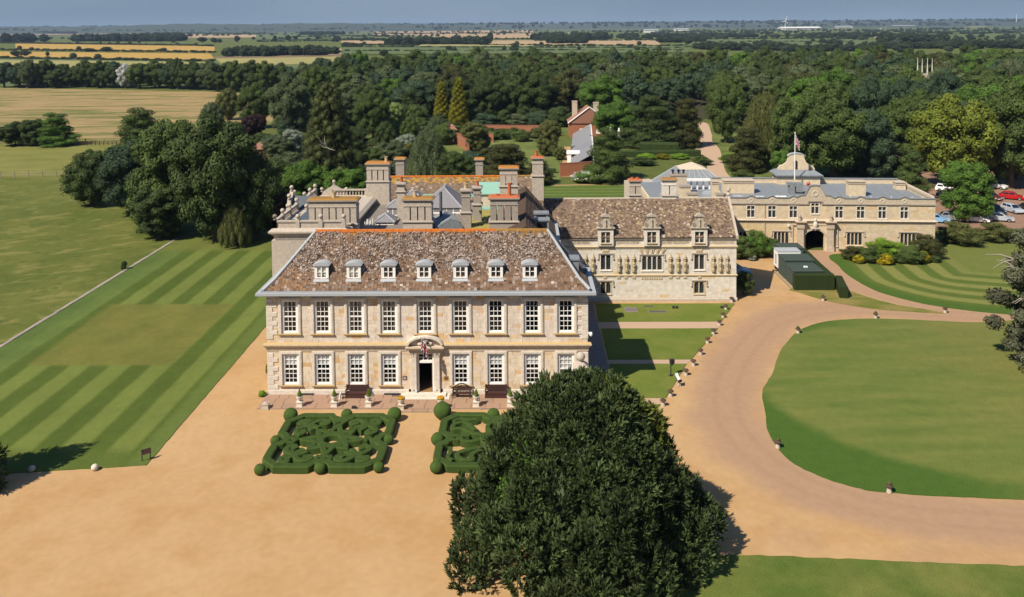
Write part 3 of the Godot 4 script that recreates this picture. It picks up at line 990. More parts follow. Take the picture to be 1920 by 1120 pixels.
	painted("round_lawn", "wide rounded lawn inside the bend of the drive", rough_edge(curve([75, -17.6, 61.2, -18.6, 52.1, -19.8, 47.2, -19.8, 43.0, -18.6, 39.5, -15.7, 36.2, -10.6, 33.6, -4.8, 31.4, -0.6, 30.6, 3.2, 29.7, 7.2, 29.9, 11.5, 31.4, 13.9, 33.6, 15.7, 36.4, 16.5, 45.2, 17.3, 60, 18.0, 75, 18.6]), 0.05, rng), 0.07, plain, 5.0, 0.12, 0.9, 0.68)
	var bright := func(x: float, z: float) -> Color:
		var a := mix3(Vector3(0.122, 0.175, 0.024), Vector3(0.186, 0.209, 0.046), 0.5 + 0.8 * nz(x, z, 4.0))
		return tint(a * (1.0 + 0.12 * nz(x, z, 0.8, 7.0)))
	for p in [["first", [18.0, -25.4, 35.0, -25.4, 31.9, -19.1, 17.7, -19.1]], ["second", [17.9, -16.9, 31.0, -16.9, 26.3, -8.1, 17.8, -8.1]], ["third", [17.8, -7.0, 25.6, -7.0, 22.2, 0.8, 17.5, 0.8]], ["fourth", [17.4, 2.1, 21.5, 2.1, 20.0, 5.4, 17.3, 5.4]]]:
		painted("court_lawn", "%s grass plot from the carved wing, beside the drive" % p[0], rough_edge(poly(p[1]), 0.03, rng), 0.08, bright, 5.0, 0.12, 0.7, 0.66)
	var bottom := func(x: float, z: float) -> Color:
		var a := mix3(Vector3(0.099, 0.148, 0.026), Vector3(0.191, 0.199, 0.051), 0.5 + 0.9 * nz(x, z, 5.0))
		return tint(a * (1.0 + 0.15 * nz(x, z, 0.9, 7.0)))
	painted("near_lawn", "lawn on the near side of the gravel drive", rough_edge(poly([16, 24.4, 22.9, 23.65, 40.7, 24.75, 75, 26.5, 75, 46, 14, 46]), 0.07, rng), 0.07, bottom, 5.0, 0.12, 0.8, 0.66)
	var arcs := func(x: float, z: float) -> Color:
		var d := line_dist(Vector2(x, z), arch) + 0.1 * nz(x, z, 4.0)
		var k := soft(-0.4, 0.4, sin(d / 3.3 * TAU - 0.6)) * (1.0 - soft(15.0, 20.0, d)) + 0.5 * soft(15.0, 20.0, d)
		var a := mix3(Vector3(0.099, 0.138, 0.026), Vector3(0.220, 0.230, 0.064), k * 0.9)
		a = mix3(a, Vector3(0.070, 0.128, 0.020), 1.0 - soft(1.9, 3.4, d))
		return tint(a * (1.0 + 0.12 * nz(x, z, 1.0, 7.0)))
	painted("arch_lawn", "lawn mown in curving stripes below the stable block", rough_edge(curve([55.1, -47.4, 53.6, -41.2, 53.3, -36.5, 54.1, -30.6, 56.2, -27, 58.9, -24.4, 63.4, -22.1, 70, -20.4, 80, -18.8, 100, -25, 100, -52, 82, -54.2, 73.2, -55, 71.6, -50, 66.5, -47.8]), 0.04, rng), 0.07, arcs, 5.0, 0.12, 0.8, 0.68)
	var island := func(x: float, z: float) -> Color:
		var a := mix3(Vector3(0.151, 0.168, 0.032), Vector3(0.290, 0.230, 0.078), 0.5 + 1.1 * nz(x * 0.6, z * 1.5, 3.0))
		return tint(a * (1.0 + 0.14 * nz(x, z, 0.8, 7.0)))
	painted("grass_island", "dry grass island between the two drives", rough_edge(curve([43.6, -31, 44.3, -29.4, 47, -25.9, 51, -23.4, 54.6, -22.4, 58.6, -21.7, 57.4, -22.9, 54.6, -24.7, 52, -28, 50.6, -31.5, 50.3, -35.5, 49.8, -39.5, 49.2, -33]), 0.03, rng), 0.07, island, 5.0, 0.12, 0.7, 0.66)
	# paths between the court lawns and the shaded paving by the house
	for p in [["nearest the carved wing", [17.5, -19.1, 31.9, -19.1, 31.0, -16.9, 17.6, -16.9]], ["in the middle of the court", [17.6, -8.1, 26.3, -8.1, 25.6, -7.0, 17.6, -7.0]], ["nearest the front of the house", [17.3, 0.8, 22.2, 0.8, 21.5, 2.1, 17.3, 2.1]]]:
		sheet("garden_path", "straight pink path between court lawns, " + p[0], poly(p[1]), 0.045, M.pink_path)
	var fl := node("paved_walk", self)
	tag(fl, "grey flagged walk in the shade along the east side of the house", "", "", "structure")
	for j in 24:
		for i in 2:
			var b := MB.new()
			b.block(-0.6, -0.6, 0, 0.6, 0.6, 0.05, 0.02)
			var s := put("slab", b, M.flags, fl)
			s.rotation.x = -PI / 2
			s.position = Vector3(15.8 + i * 1.23, 0.005, -25.0 + j * 1.24)
	# terrace of slabs in front of the house
	var tr := node("terrace", self)
	tag(tr, "terrace of sandstone slabs along the front of the house", "", "", "structure")
	var b0 := MB.new()
	b0.box(-14.9, -0.05, -0.1, 16.2, 0.045, 2.95)
	b0.box(-2.1, -0.05, 2.94, 1.95, 0.04, 3.6)
	put("kerb", b0, M.flags, tr)
	var kinds := []
	for k in 6:
		var b := MB.new()
		var f := rng.randf_range(0.8, 1.12)
		b.col = Color(f, f * rng.randf_range(0.95, 1.02), f * rng.randf_range(0.9, 1.03))
		b.block(0.012, 0.012, 0, 0.988, 0.988, 0.06, 0.012)
		kinds.append(b.mesh())
	var z := 0.02
	for rw in [0.86, 0.98, 1.06]:
		var x := -14.88
		while x < 16.1:
			var w := minf(rng.randf_range(0.8, 1.6), 16.2 - x)
			var s := put("slab", kinds[rng.randi() % 6], M.paving, tr)
			s.scale = Vector3(w, rw, 1)
			s.rotation.x = -PI / 2
			s.position = Vector3(x, 0.035, z + rw)
			x += w
		z += rw
	for k in 3:
		var s := put("slab", kinds[k], M.paving, tr)
		s.scale = Vector3(1.33, 0.62, 1); s.rotation.x = -PI / 2
		s.position = Vector3(-2.08 + k * 1.34, 0.03, 3.58)
	# car park and the gardens behind
	sheet("car_park", "brown gravel car park under trees", poly([75, -62.5, 140, -62.5, 150, -125, 96, -120, 79, -76]), 0.03, M.carpark)
	sheet("drive", "pink drive leading into the wood", curve([69, -214, 72.4, -214, 67.5, -185, 64.2, -169, 62.8, -154, 59.5, -137, 56, -118, 54.5, -104, 50.5, -104, 52, -119, 56, -140, 55.2, -150, 58, -160, 61, -173, 66, -192]), 0.03, M.pink_path)
	var gl := func(x: float, zz: float) -> Color:
		var k := soft(-0.3, 0.3, sin(zz / 3.1 * TAU))
		return tint(mix3(Vector3(0.085, 0.140, 0.028), Vector3(0.150, 0.190, 0.045), k) * (1.0 + 0.15 * nz(x, zz, 2.0)))
	painted("croquet_lawn", "striped garden lawn behind the carved wing", poly([12.6, -50, 31.5, -50, 32.4, -103.2, 13.4, -101.8]), 0.06, gl, 3.0, 0.1, 1.2, 0.7)
	var gg := func(x: float, zz: float) -> Color:
		return tint(mix3(Vector3(0.095, 0.135, 0.030), Vector3(0.19, 0.215, 0.065), 0.5 + nz(x, zz, 9.0)) * (1.0 + 0.15 * nz(x, zz, 1.5, 4.0)))
	painted("garden_lawn", "garden grass behind the house between hedges and trees", poly([-60, -95, 12, -95, 17.6, -112, 17.6, -185, 40, -190, 66, -200, 53, -120, 34, -104, 34, -60, 56, -80, 95, -122, 95, -214, -60, -214]), 0.02, gg, 2.0, 0.1, 1.5, 0.7)
	sheet("gravel_path", "gravel path beside the long glasshouse", poly([17.4, -112.5, 19.6, -112.5, 22.2, -160, 20.4, -160]), 0.04, M.gravel)
	sheet("gravel_path", "gravel edge below the white flowering bush", poly([15, -102.6, 32, -104.6, 32, -103.4, 15, -101.6]), 0.07, M.gravel)
	# stone edge of the striped lawn above the pasture
	var hw := thing("sunk_wall", "low stone retaining wall between the striped lawn and the pasture", "wall")
	var zz := 14.0
	while zz > -58.0:
		var l := rng.randf_range(1.0, 1.8)
		var b := MB.new()
		var f := rng.randf_range(0.8, 1.15)
		b.col = Color(f, f, f)
		b.box(-47.75 + rng.randf_range(-0.04, 0.04), -0.2, zz - l + 0.02, -47.3, 0.12 + rng.randf_range(-0.02, 0.03), zz)
		put("coping_stone", b, M.weathered_grey, hw)
		zz -= l
	fields()

func fields() -> void:
	var i := 0
	for f in FAR_FIELDS:
		sheet("field", f[1], poly(f[2]), 0.3 + 0.12 * i, M[f[0]], 1.0)
		i += 1
	var rng := RandomNumberGenerator.new()
	rng.seed = 21
	# rolling skyline: slopes patched with fields, woods along the crest
	for h in [[-9000.0, 9500.0, -9200.0, 60.0, 42.0, 1.0, "long low blue ridge on the skyline", 0.25], [-7000.0, -300.0, -7400.0, 74.0, 34.0, 5.0, "higher pale upland behind the village", 0.8], [1500.0, 8500.0, -7600.0, 58.0, 46.0, 9.0, "wooded upland behind the town", 0.15], [3600.0, 9000.0, -7000.0, 78.0, 40.0, 13.0, "hill at the edge of the town", 0.1]]:
		var b := MB.new()
		var n := 110
		for k in n:
			var e := []
			for j in 2:
				var x: float = lerpf(h[0], h[1], float(k + j) / n)
				e.append(Vector2(x, (h[3] + h[4] * nz(x, h[5] * 100.0, 2400.0) + 12.0 * nz(x, h[5], 260.0, 3.0)) * pow(maxf(sin(PI * float(k + j) / n), 0.0), 0.4)))
			var z: float = h[2]
			for r in 7:
				var t0 := r / 7.0; var t1 := (r + 1) / 7.0
				var f := nz(floor((e[0].x + r * 310.0) / 420.0) * 7.3, r * 3.1, 1.0, h[5])
				b.col = Color(1, 1, 1)
				if r < 6 and f > 0.35 - h[7] * 0.75:
					b.col = Color(5.0, 3.2, 2.4) if f > 0.12 else Color(2.2, 2.3, 1.2)
				b.q(Vector3(e[0].x, e[0].y * t0 - 2.0, z + 1500 * (1 - t0)), Vector3(e[1].x, e[1].y * t0 - 2.0, z + 1500 * (1 - t0)), Vector3(e[1].x, e[1].y * t1 - 2.0, z + 1500 * (1 - t1)), Vector3(e[0].x, e[0].y * t1 - 2.0, z + 1500 * (1 - t1)))
			b.col = Color(1, 1, 1)
			b.q(Vector3(e[0].x, e[0].y - 2.0, z), Vector3(e[1].x, e[1].y - 2.0, z), Vector3(e[1].x, -2, z - 1500), Vector3(e[0].x, -2, z - 1500))
		tag(put("hills", b, M.hill), h[6], "", "", "structure")
	# woods far off that read as one mass
	var names := ["dark plantation on the gold hillside", "small wood at the end of the stubble field", "copse joining the small wood", "long dark wood among tan fields", "tall plantation edge on the skyline", "square plantation before the tan fields", "dark plantation right of the square one", "narrow strip of trees on the slope", "wood at the edge of the farm", "short dark copse by the long wood", "thin trees behind the farm", "trees in the valley bottom", "willow wood in the valley", "pale willows by the river meadows", "wood beyond the river meadows", "strip of trees below the town", "long hedge trees below the town", "round wood on the valley side", "wood under the green hillside", "far strip behind the gold hillside", "trees around the village"]
	var k := 0
	for w in FAR_WOODS:
		var a := Vector2(w[0], w[1]); var b := Vector2(w[2], w[3])
		var h: float = maxf(w[4], 7.0)
		var n := clampi(int(a.distance_to(b) / (h * 0.45)), 8, 90)
		var mm := MultiMesh.new()
		mm.transform_format = MultiMesh.TRANSFORM_3D
		mm.use_colors = true
		mm.mesh = protos.farA[0]
		mm.instance_count = n * 3
		for j in n * 3:
			var p := a.lerp(b, rng.randf())
			var s := h * rng.randf_range(0.75, 1.1)
			var wd := h * rng.randf_range(0.8, 1.3)
			mm.set_instance_transform(j, Transform3D(Basis.from_euler(Vector3(0, rng.randf() * TAU, 0)) * Basis.from_scale(Vector3(wd, s, wd)), Vector3(p.x, -0.1 * s, p.y - rng.randf() * h * 5.0)))
			var f := rng.randf_range(0.7, 1.25)
			mm.set_instance_color(j, Color(f, f, f * 1.1))
		var o := MultiMeshInstance3D.new()
		o.name = "far_wood"
		o.multimesh = mm
		o.material_override = M.far
		add_child(o, true)
		tag(o, names[k % names.size()], "wood", "", "stuff")
		k += 1
	# scattered trees of the valley and the farther plain, too many to count
	for area in [[250.0, 2700.0, -900.0, -4600.0, 900, "scattered trees and willows of the wide valley behind the wood", 0.0], [-1700.0, 250.0, -1900.0, -5400.0, 330, "scattered hedge trees of the distant plain", 0.12], [-6500.0, 8500.0, -6300.0, -9000.0, 1100, "woods and trees along the skyline", 0.0]]:
		var spots := []
		var tries := 0
		while spots.size() < area[4] and tries < 30000:
			tries += 1
			var p := Vector2(rng.randf_range(area[0], area[1]), lerpf(area[2], area[3], pow(rng.randf(), 1.4)))
			if nz(p.x, p.y, 420.0, 6.0) < area[6] or absf(p.x - 9.0) / (76.0 - p.y) > 0.75:
				continue
			spots.append(p)
		var vm := MultiMesh.new()
		vm.transform_format = MultiMesh.TRANSFORM_3D
		vm.use_colors = true
		vm.mesh = protos.farB[0]
		vm.instance_count = spots.size()
		for j in spots.size():
			var p: Vector2 = spots[j]
			var s := rng.randf_range(6.0, 12.0) * (1.0 if p.y > -6000.0 else 2.0)
			var y := 0.0
			if p.y < -6000.0:
				y = clampf((-6000.0 - p.y) / 1500.0, 0.0, 1.0) * 52.0
			var f := rng.randf_range(0.7, 1.5)
			vm.set_instance_transform(j, Transform3D(Basis.from_euler(Vector3(0, rng.randf() * TAU, 0)) * Basis.from_scale(Vector3(s * rng.randf_range(1.0, 2.4), s, s * 1.3)), Vector3(p.x, y - 0.1 * s, p.y)))
			vm.set_instance_color(j, Color(f, f, f * rng.randf_range(1.0, 1.5)))
		var vo := MultiMeshInstance3D.new()
		vo.name = "far_trees"
		vo.multimesh = vm
		vo.material_override = M.far
		add_child(vo, true)
		tag(vo, area[5], "trees", "", "stuff")
	var total := 0
	for h in HEDGEROWS:
		total += clampi(int(Vector2(h[0], h[1]).distance_to(Vector2(h[2], h[3])) / 7.0), 10, 260)
	var hm := MultiMesh.new()
	hm.transform_format = MultiMesh.TRANSFORM_3D
	hm.mesh = protos.farC[0]
	hm.instance_count = total
	var at := 0
	for h in HEDGEROWS:
		var a := Vector2(h[0], h[1]); var b := Vector2(h[2], h[3])
		var n := clampi(int(a.distance_to(b) / 7.0), 10, 260)
		for j in n:
			var p := a.lerp(b, (j + rng.randf()) / n)
			var far := absf(p.y) / 1000.0
			var s := rng.randf_range(2.0, 3.6) * (1.0 + 0.35 * far)
			if rng.randf() < 0.07:
				s *= 2.2
			hm.set_instance_transform(at, Transform3D(Basis.from_scale(Vector3(9.0, s, 4.0 + far)), Vector3(p.x, -0.2, p.y)))
			at += 1
	var ho := MultiMeshInstance3D.new()
	ho.name = "hedgerows"
	ho.multimesh = hm
	ho.material_override = M.far
	add_child(ho, true)
	tag(ho, "dark hedgerows dividing the distant fields", "hedgerow", "", "stuff")
	var td := ["beside the farm roofs", "behind the small wood", "among the tan fields, tallest there", "beside the long wood", "before the village", "before the village slope", "below the village houses", "at the village edge", "next to the village tree pair", "at the end of the village row", "round and dark on the grey pasture", "leaning over the pale strip field", "low on the pasture", "small on the tan field edge", "on the hedge in the stubble, wide", "long thicket in the stubble field", "pale bush by the field corner", "second bush by the field corner", "alone in the stubble field", "in the hedge above the long stubble", "in the hedge, round topped", "on the hill hedge", "near the long wood's end", "by the river fields"]
	for j in FAR_TREES.size():
		var t: Array = FAR_TREES[j]
		tree("field_tree", "lone far tree " + td[j % td.size()], t[0], t[1], t[2], t[3], ["farA", "farB", "farC"][j % 3], "far", "trees scattered in the distant fields")
	# far houses
	var hb := MB.new()
	hb.box(-0.5, -0.02, -0.35, 0.5, 0.6, 0.35)
	var hr := MB.new()
	hr.xf = Transform3D(Basis(Vector3.UP, PI / 2), Vector3.ZERO)
	hr.prism(PackedVector2Array([Vector2(-0.4, 0.58), Vector2(0.4, 0.58), Vector2(0, 1.0)]), -0.53, 0.53)
	var hbm := hb.mesh(); var hrm := hr.mesh()
	for j in FAR_HOUSES.size():
		var f: Array = FAR_HOUSES[j]
		var o := thing("distant_house", "tiny distant house of the village or town on the skyline", "house", Vector3(f[0], 0, f[1]), rng.randf() * 3.0, "houses of the far village and town")
		put("wall", hbm, [M.render_white, M.brick, M.render_white][j % 3], o).scale = Vector3(f[2], f[3], f[2])
		put("roof", hrm, [M.slate, M.red_tile][j % 2], o).scale = Vector3(f[2], f[3], f[2])
	var wh := thing("warehouse", "long pale roofed warehouse below the wind turbine", "warehouse", Vector3(1560, 0, -4700), 0.1)
	var b := MB.new()
	b.box(-110, 0, -40, 110, 9, 40)
	put("wall", b, M.render_white, wh)
	b = MB.new()
	b.xf = Transform3D(Basis(Vector3.UP, PI / 2), Vector3.ZERO)
	b.prism(PackedVector2Array([Vector2(-44, 9), Vector2(44, 9), Vector2(0, 17)]), -112, 112)
	put("roof", b, M.render_white, wh)
	for p in [[2450.0, -6400.0, 120.0, "wide white shed on the town skyline"], [2950.0, -6500.0, 160.0, "white shed at the far edge of the town"], [560.0, -3600.0, 60.0, "white barn by the far plantation"], [820.0, -4300.0, 70.0, "pale barn at the left end of the town"]]:
		wh = thing("warehouse", p[3], "warehouse", Vector3(p[0], 0, p[1]))
		b = MB.new()
		b.box(-p[2] * 0.5, 0, -25, p[2] * 0.5, 11, 25)
		put("wall", b, M.render_white, wh)
		b = MB.new()
		b.frustum(0, 11, 0, p[2] * 0.52, 27, 15, p[2] * 0.5, 4)
		put("roof", b, M.lead_pale, wh)
	# wind turbine
	var wt := thing("wind_turbine", "white wind turbine rising over the valley", "wind turbine", Vector3(1090, 0, -3430))
	b = MB.new()
	b.tube([Vector3(0, 0, 0), Vector3(0, 44, 0)], [1.7, 1.0], 10)
	put("tower", b, M.white_paint, wt)
	b = MB.new()
	b.box(-1.2, 43.5, -2.5, 1.2, 46, 3.5)
	put("nacelle", b, M.white_paint, wt)
	for j in 3:
		var a := TAU * j / 3 + 0.35
		b = MB.new()
		var d := Vector3(sin(a), cos(a), 0)
		b.tube([Vector3(0, 45, 4.2), Vector3(0, 45, 4.2) + d * 6, Vector3(0, 45, 4.2) + d * 21], [0.9, 1.3, 0.25], 6)
		put("blade", b, M.white_paint, wt)
	# masts on the ridge
	for j in 2:
		var ms := thing("mast", "%s thin white mast on the far ridge" % ["shorter", "taller"][j], "mast", Vector3(4050 + j * 70, 40, -6900))
		b = MB.new()
		b.tube([Vector3(0, -30, 0), Vector3(0, 58 + j * 12, 0)], [3.0, 1.2], 6)
		put("pole", b, M.white_paint, ms)
	# church tower hidden in the wood: four pinnacles above the trees
	var ch := thing("church_tower", "pale church tower whose pinnacles rise through the wood", "church", Vector3(180, 0, -284))
	b = MB.new()
	b.box(-2.4, 0, -2.4, 2.4, 12.5, 2.4)
	put("wall", b, M.weathered, ch)
	for j in 4:
		b = MB.new()
		b.frustum([-2.1, 2.1, -2.1, 2.1][j], 12.5, [-2.1, -2.1, 2.1, 2.1][j], 0.22, 0.22, 19.2, 0.05, 0.05)
		put("pinnacle", b, M.wing_stone, ch)

# ---------------------------------------------------------------- masonry helpers
var srng := RandomNumberGenerator.new()

# coursed blocks with open joints on the plane xf (u along x, v along y, outward along z), leaving the holes free; ochre stones become parts of their own
func ashlar(parent: Node, xf: Transform3D, u0: float, u1: float, v0: float, v1: float, holes: Array, course: float, pal: Callable, m: Material, single := 40, depth := 0.4) -> void:
	var b := MB.new()
	b.xf = xf
	var cuts := [v0, v1]
	var n := int(round((v1 - v0) / course))
	for i in range(1, n):
		cuts.append(v0 + (v1 - v0) * i / n)
	for h in holes:
		for e in [h.position.y, h.end.y]:
			if e > v0 + 0.02 and e < v1 - 0.02:
				var near := false
				for k in cuts.size():
					if absf(cuts[k] - e) < course * 0.45 and cuts[k] != v0 and cuts[k] != v1:
						var other := false
						for h2 in holes:
							if absf(cuts[k] - h2.position.y) < 0.001 or absf(cuts[k] - h2.end.y) < 0.001:
								other = true
						if not other:
							cuts[k] = e
						elif absf(cuts[k] - e) > 0.001:
							continue
						near = true
						break
				if not near:
					cuts.append(e)
	cuts.sort()
	var made := 0
	for i in cuts.size() - 1:
		var a: float = cuts[i]; var c: float = cuts[i + 1]
		if c - a < 0.01:
			continue
		var spans := [[u0, u1]]
		for h in holes:
			if h.position.y < c - 0.01 and h.end.y > a + 0.01:
				var next := []
				for s in spans:
					if h.position.x >= s[1] or h.end.x <= s[0]:
						next.append(s)
					else:
						if h.position.x > s[0] + 0.01: next.append([s[0], h.position.x])
						if h.end.x < s[1] - 0.01: next.append([h.end.x, s[1]])
				spans = next
		for s in spans:
			var x: float = s[0]
			while x < s[1] - 0.01:
				var w := srng.randf_range(0.55, 1.25)
				if s[1] - x - w < 0.3:
					w = s[1] - x
				var r: Array = pal.call((x + w * 0.5), (a + c) * 0.5)
				if r[1] and made < single and w > 0.5:
					made += 1
					var o := MB.new()
					o.xf = xf
					o.col = r[0]
					o.block(x + 0.006, a + 0.006, -depth, x + w - 0.006, c - 0.006, 0.004, 0.012)
					put("stone", o, m, parent)
				else:
					b.col = r[0]
					b.block(x + 0.005, a + 0.005, -depth, x + w - 0.005, c - 0.005, 0.0, 0.01)
				x += w
	put("ashlar", b, m, parent, "stuff")

func tiles_on(out: Array, a: Vector3, b: Vector3, c: Vector3, d: Vector3, row: float, wide: float, pal: Callable, jumble: Callable) -> void:
	var up := ((d - a) + (c - b)).normalized()
	var right := (b - a).normalized()
	var nrm := right.cross(up).normalized()
	up = nrm.cross(right).normalized()
	var n := int(((d + c) * 0.5 - (a + b) * 0.5).length() / row)
	for i in n:
		var t := (i + 0.5) / n
		var l := a.lerp(d, t); var r := b.lerp(c, t)
		var len := l.distance_to(r)
		var m := maxi(1, int(len / wide))
		for k in m:
			var p := l.lerp(r, (k + 0.5 + 0.5 * (i % 2) * 0.9 + srng.randf_range(-0.08, 0.08)) / (m + 0.5))
			var j: float = jumble.call(p)
			var bs := Basis(right, up, nrm)
			bs = bs * Basis.from_euler(Vector3(0.10 + srng.randf_range(-0.03, 0.05) + j * srng.randf_range(-0.1, 0.5), j * srng.randf_range(-0.35, 0.35), srng.randf_range(-0.03, 0.03) + j * srng.randf_range(-0.7, 0.7)))
			bs = bs.scaled_local(Vector3(wide * srng.randf_range(0.85, 1.0), row * 1.5 * srng.randf_range(0.9, 1.08), 1.0))
			out.append([Transform3D(bs, p + nrm * (0.03 + j * 0.03)), pal.call(p, j)])

func tile_part(called: String, list: Array, parent: Node) -> void:
	var b := MB.new()
	b.box(-0.5, -0.5, -0.018, 0.5, 0.5, 0.012)
	var mm := MultiMesh.new()
	mm.transform_format = MultiMesh.TRANSFORM_3D
	mm.use_colors = true
	mm.mesh = b.mesh()
	mm.instance_count = list.size()
	for i in list.size():
		mm.set_instance_transform(i, list[i][0])
		mm.set_instance_color(i, list[i][1])
	var o := MultiMeshInstance3D.new()
	o.name = called
	o.multimesh = mm
	o.material_override = M.tile
	parent.add_child(o, true)
	o.set_meta("kind", "stuff")

# tall flat chimney stack whose flues stand apart with dark slots between them
func chimney(parent: Node, x0: float, x1: float, z: float, depth: float, yb: float, yc: float, yt: float, slots: int, stone := "weathered", top := "lichen_top", pots: Array = []) -> Node3D:
	var o := node("chimney", parent)
	var b := MB.new()
	b.box(x0 - 0.06, yb, z - depth - 0.06, x1 + 0.06, yc - 0.3, z + 0.06)
	put("base", b, M[stone], o)
	b = MB.new()
	b.frustum((x0 + x1) * 0.5, yc - 0.3, z - depth * 0.5, (x1 - x0) * 0.5 + 0.06, depth * 0.5 + 0.06, yc - 0.16, (x1 - x0) * 0.5 + 0.2, depth * 0.5 + 0.2)
	b.frustum((x0 + x1) * 0.5, yc - 0.157, z - depth * 0.5, (x1 - x0) * 0.5 + 0.2, depth * 0.5 + 0.2, yc, (x1 - x0) * 0.5 + 0.05, depth * 0.5 + 0.05)
	put("moulding", b, M.weathered_grey, o)
	var p0 := yc + 0.002
	var p1 := yt - 0.75
	var n := slots + 1
	var gap := 0.13
	var w := (x1 - x0 - gap * slots) / n
	for i in n:
		b = MB.new()
		var f := srng.randf_range(0.88, 1.12)
		b.col = Color(f, f, f)
		b.box(x0 + i * (w + gap), p0, z - depth, x0 + i * (w + gap) + w, p1, z)
		put("flue", b, M[stone], o)
	b = MB.new()
	b.box(x0 + 0.02, p1 + 0.002, z - depth, x1 - 0.02, yt - 0.3, z + 0.015)
	b.box(x0 - 0.06, p1 - 0.04, z - depth - 0.06, x1 + 0.06, p1 + 0.05, z + 0.06)
	put("frieze", b, M[stone], o)
	b = MB.new()
	b.frustum((x0 + x1) * 0.5, yt - 0.298, z - depth * 0.5, (x1 - x0) * 0.5 + 0.02, depth * 0.5 + 0.02, yt - 0.16, (x1 - x0) * 0.5 + 0.2, depth * 0.5 + 0.2)
	b.box(x0 - 0.2, yt - 0.158, z - depth - 0.2, x1 + 0.2, yt - 0.03, z + 0.2)
	put("cap", b, M.weathered_grey, o)
	b = MB.new()
	b.frustum((x0 + x1) * 0.5, yt - 0.028, z - depth * 0.5, (x1 - x0) * 0.5 + 0.19, depth * 0.5 + 0.19, yt + 0.09, (x1 - x0) * 0.5 - 0.05, depth * 0.5 - 0.12)
	put("top_slab", b, M[top], o)
	for p in pots:
		b = MB.new()
		b.lathe([[0.24, 0.0], [0.2, 0.1], [0.17, p[1] - 0.1], [0.22, p[1] - 0.06], [0.22, p[1]], [0.13, p[1]], [0.13, p[1] - 0.2]], 10, Vector3(p[0], yt + 0.03, z - depth * 0.5))
		put("pot", b, M[p[2]], o)
	return o

func ball_finial(parent: Node, x: float, y: float, z: float, r: float, m: Material) -> void:
	var b := MB.new()
	b.lathe([[r * 0.75, 0], [r * 0.75, r * 0.3], [r * 0.35, r * 0.45], [r * 0.35, r * 0.7]], 8, Vector3(x, y, z))
	b.ball(Vector3(x, y + r * 1.55, z), Vector3(r, r, r), 7, 10)
	put("ball_finial", b, m, parent)

# pierced parapet from a to b (x, z) with piers and balls
func parapet(parent: Node, a: Vector2, b2: Vector2, y0: float, h: float, piers: int, open: bool, m: Material, balls := 0.24) -> void:
	var o := node("parapet", parent)
	var l := a.distance_to(b2)
	var ang := atan2(-(b2.y - a.y), b2.x - a.x)
	var xf := Transform3D(Basis(Vector3.UP, ang), Vector3(a.x, y0, a.y))
	var b := MB.new()
	b.xf = xf
	b.box(0, 0, -0.13, l, h * 0.22, 0.13)
	b.box(0, h * 0.82, -0.16, l, h, 0.16)
	put("rail", b, m, o)
	for i in piers:
		b = MB.new()
		b.xf = xf
		var x := l * i / maxi(1, piers - 1)
		b.box(x - 0.2, -0.002, -0.2, x + 0.2, h + 0.05, 0.2)
		put("pier", b, m, o)
		if balls > 0.0:
			var p := xf * Vector3(x, h + 0.05, 0)
			ball_finial(o, p.x, p.y, p.z, balls, m)
	if open:
		var n := int(l / 0.36)
		for i in n:
			b = MB.new()
			var p := xf * Vector3((i + 0.5) * l / n, h * 0.22, 0)
			b.lathe([[0.09, 0], [0.05, h * 0.1], [0.1, h * 0.2], [0.05, h * 0.45], [0.08, h * 0.6]], 7, p)
			put("baluster", b, m, o)
	else:
		b = MB.new()
		b.xf = xf
		b.box(0.2, h * 0.222, -0.06, l - 0.2, h * 0.818, 0.06)
		put("panel", b, m, o)

# ---------------------------------------------------------------- windows
var shared := {}

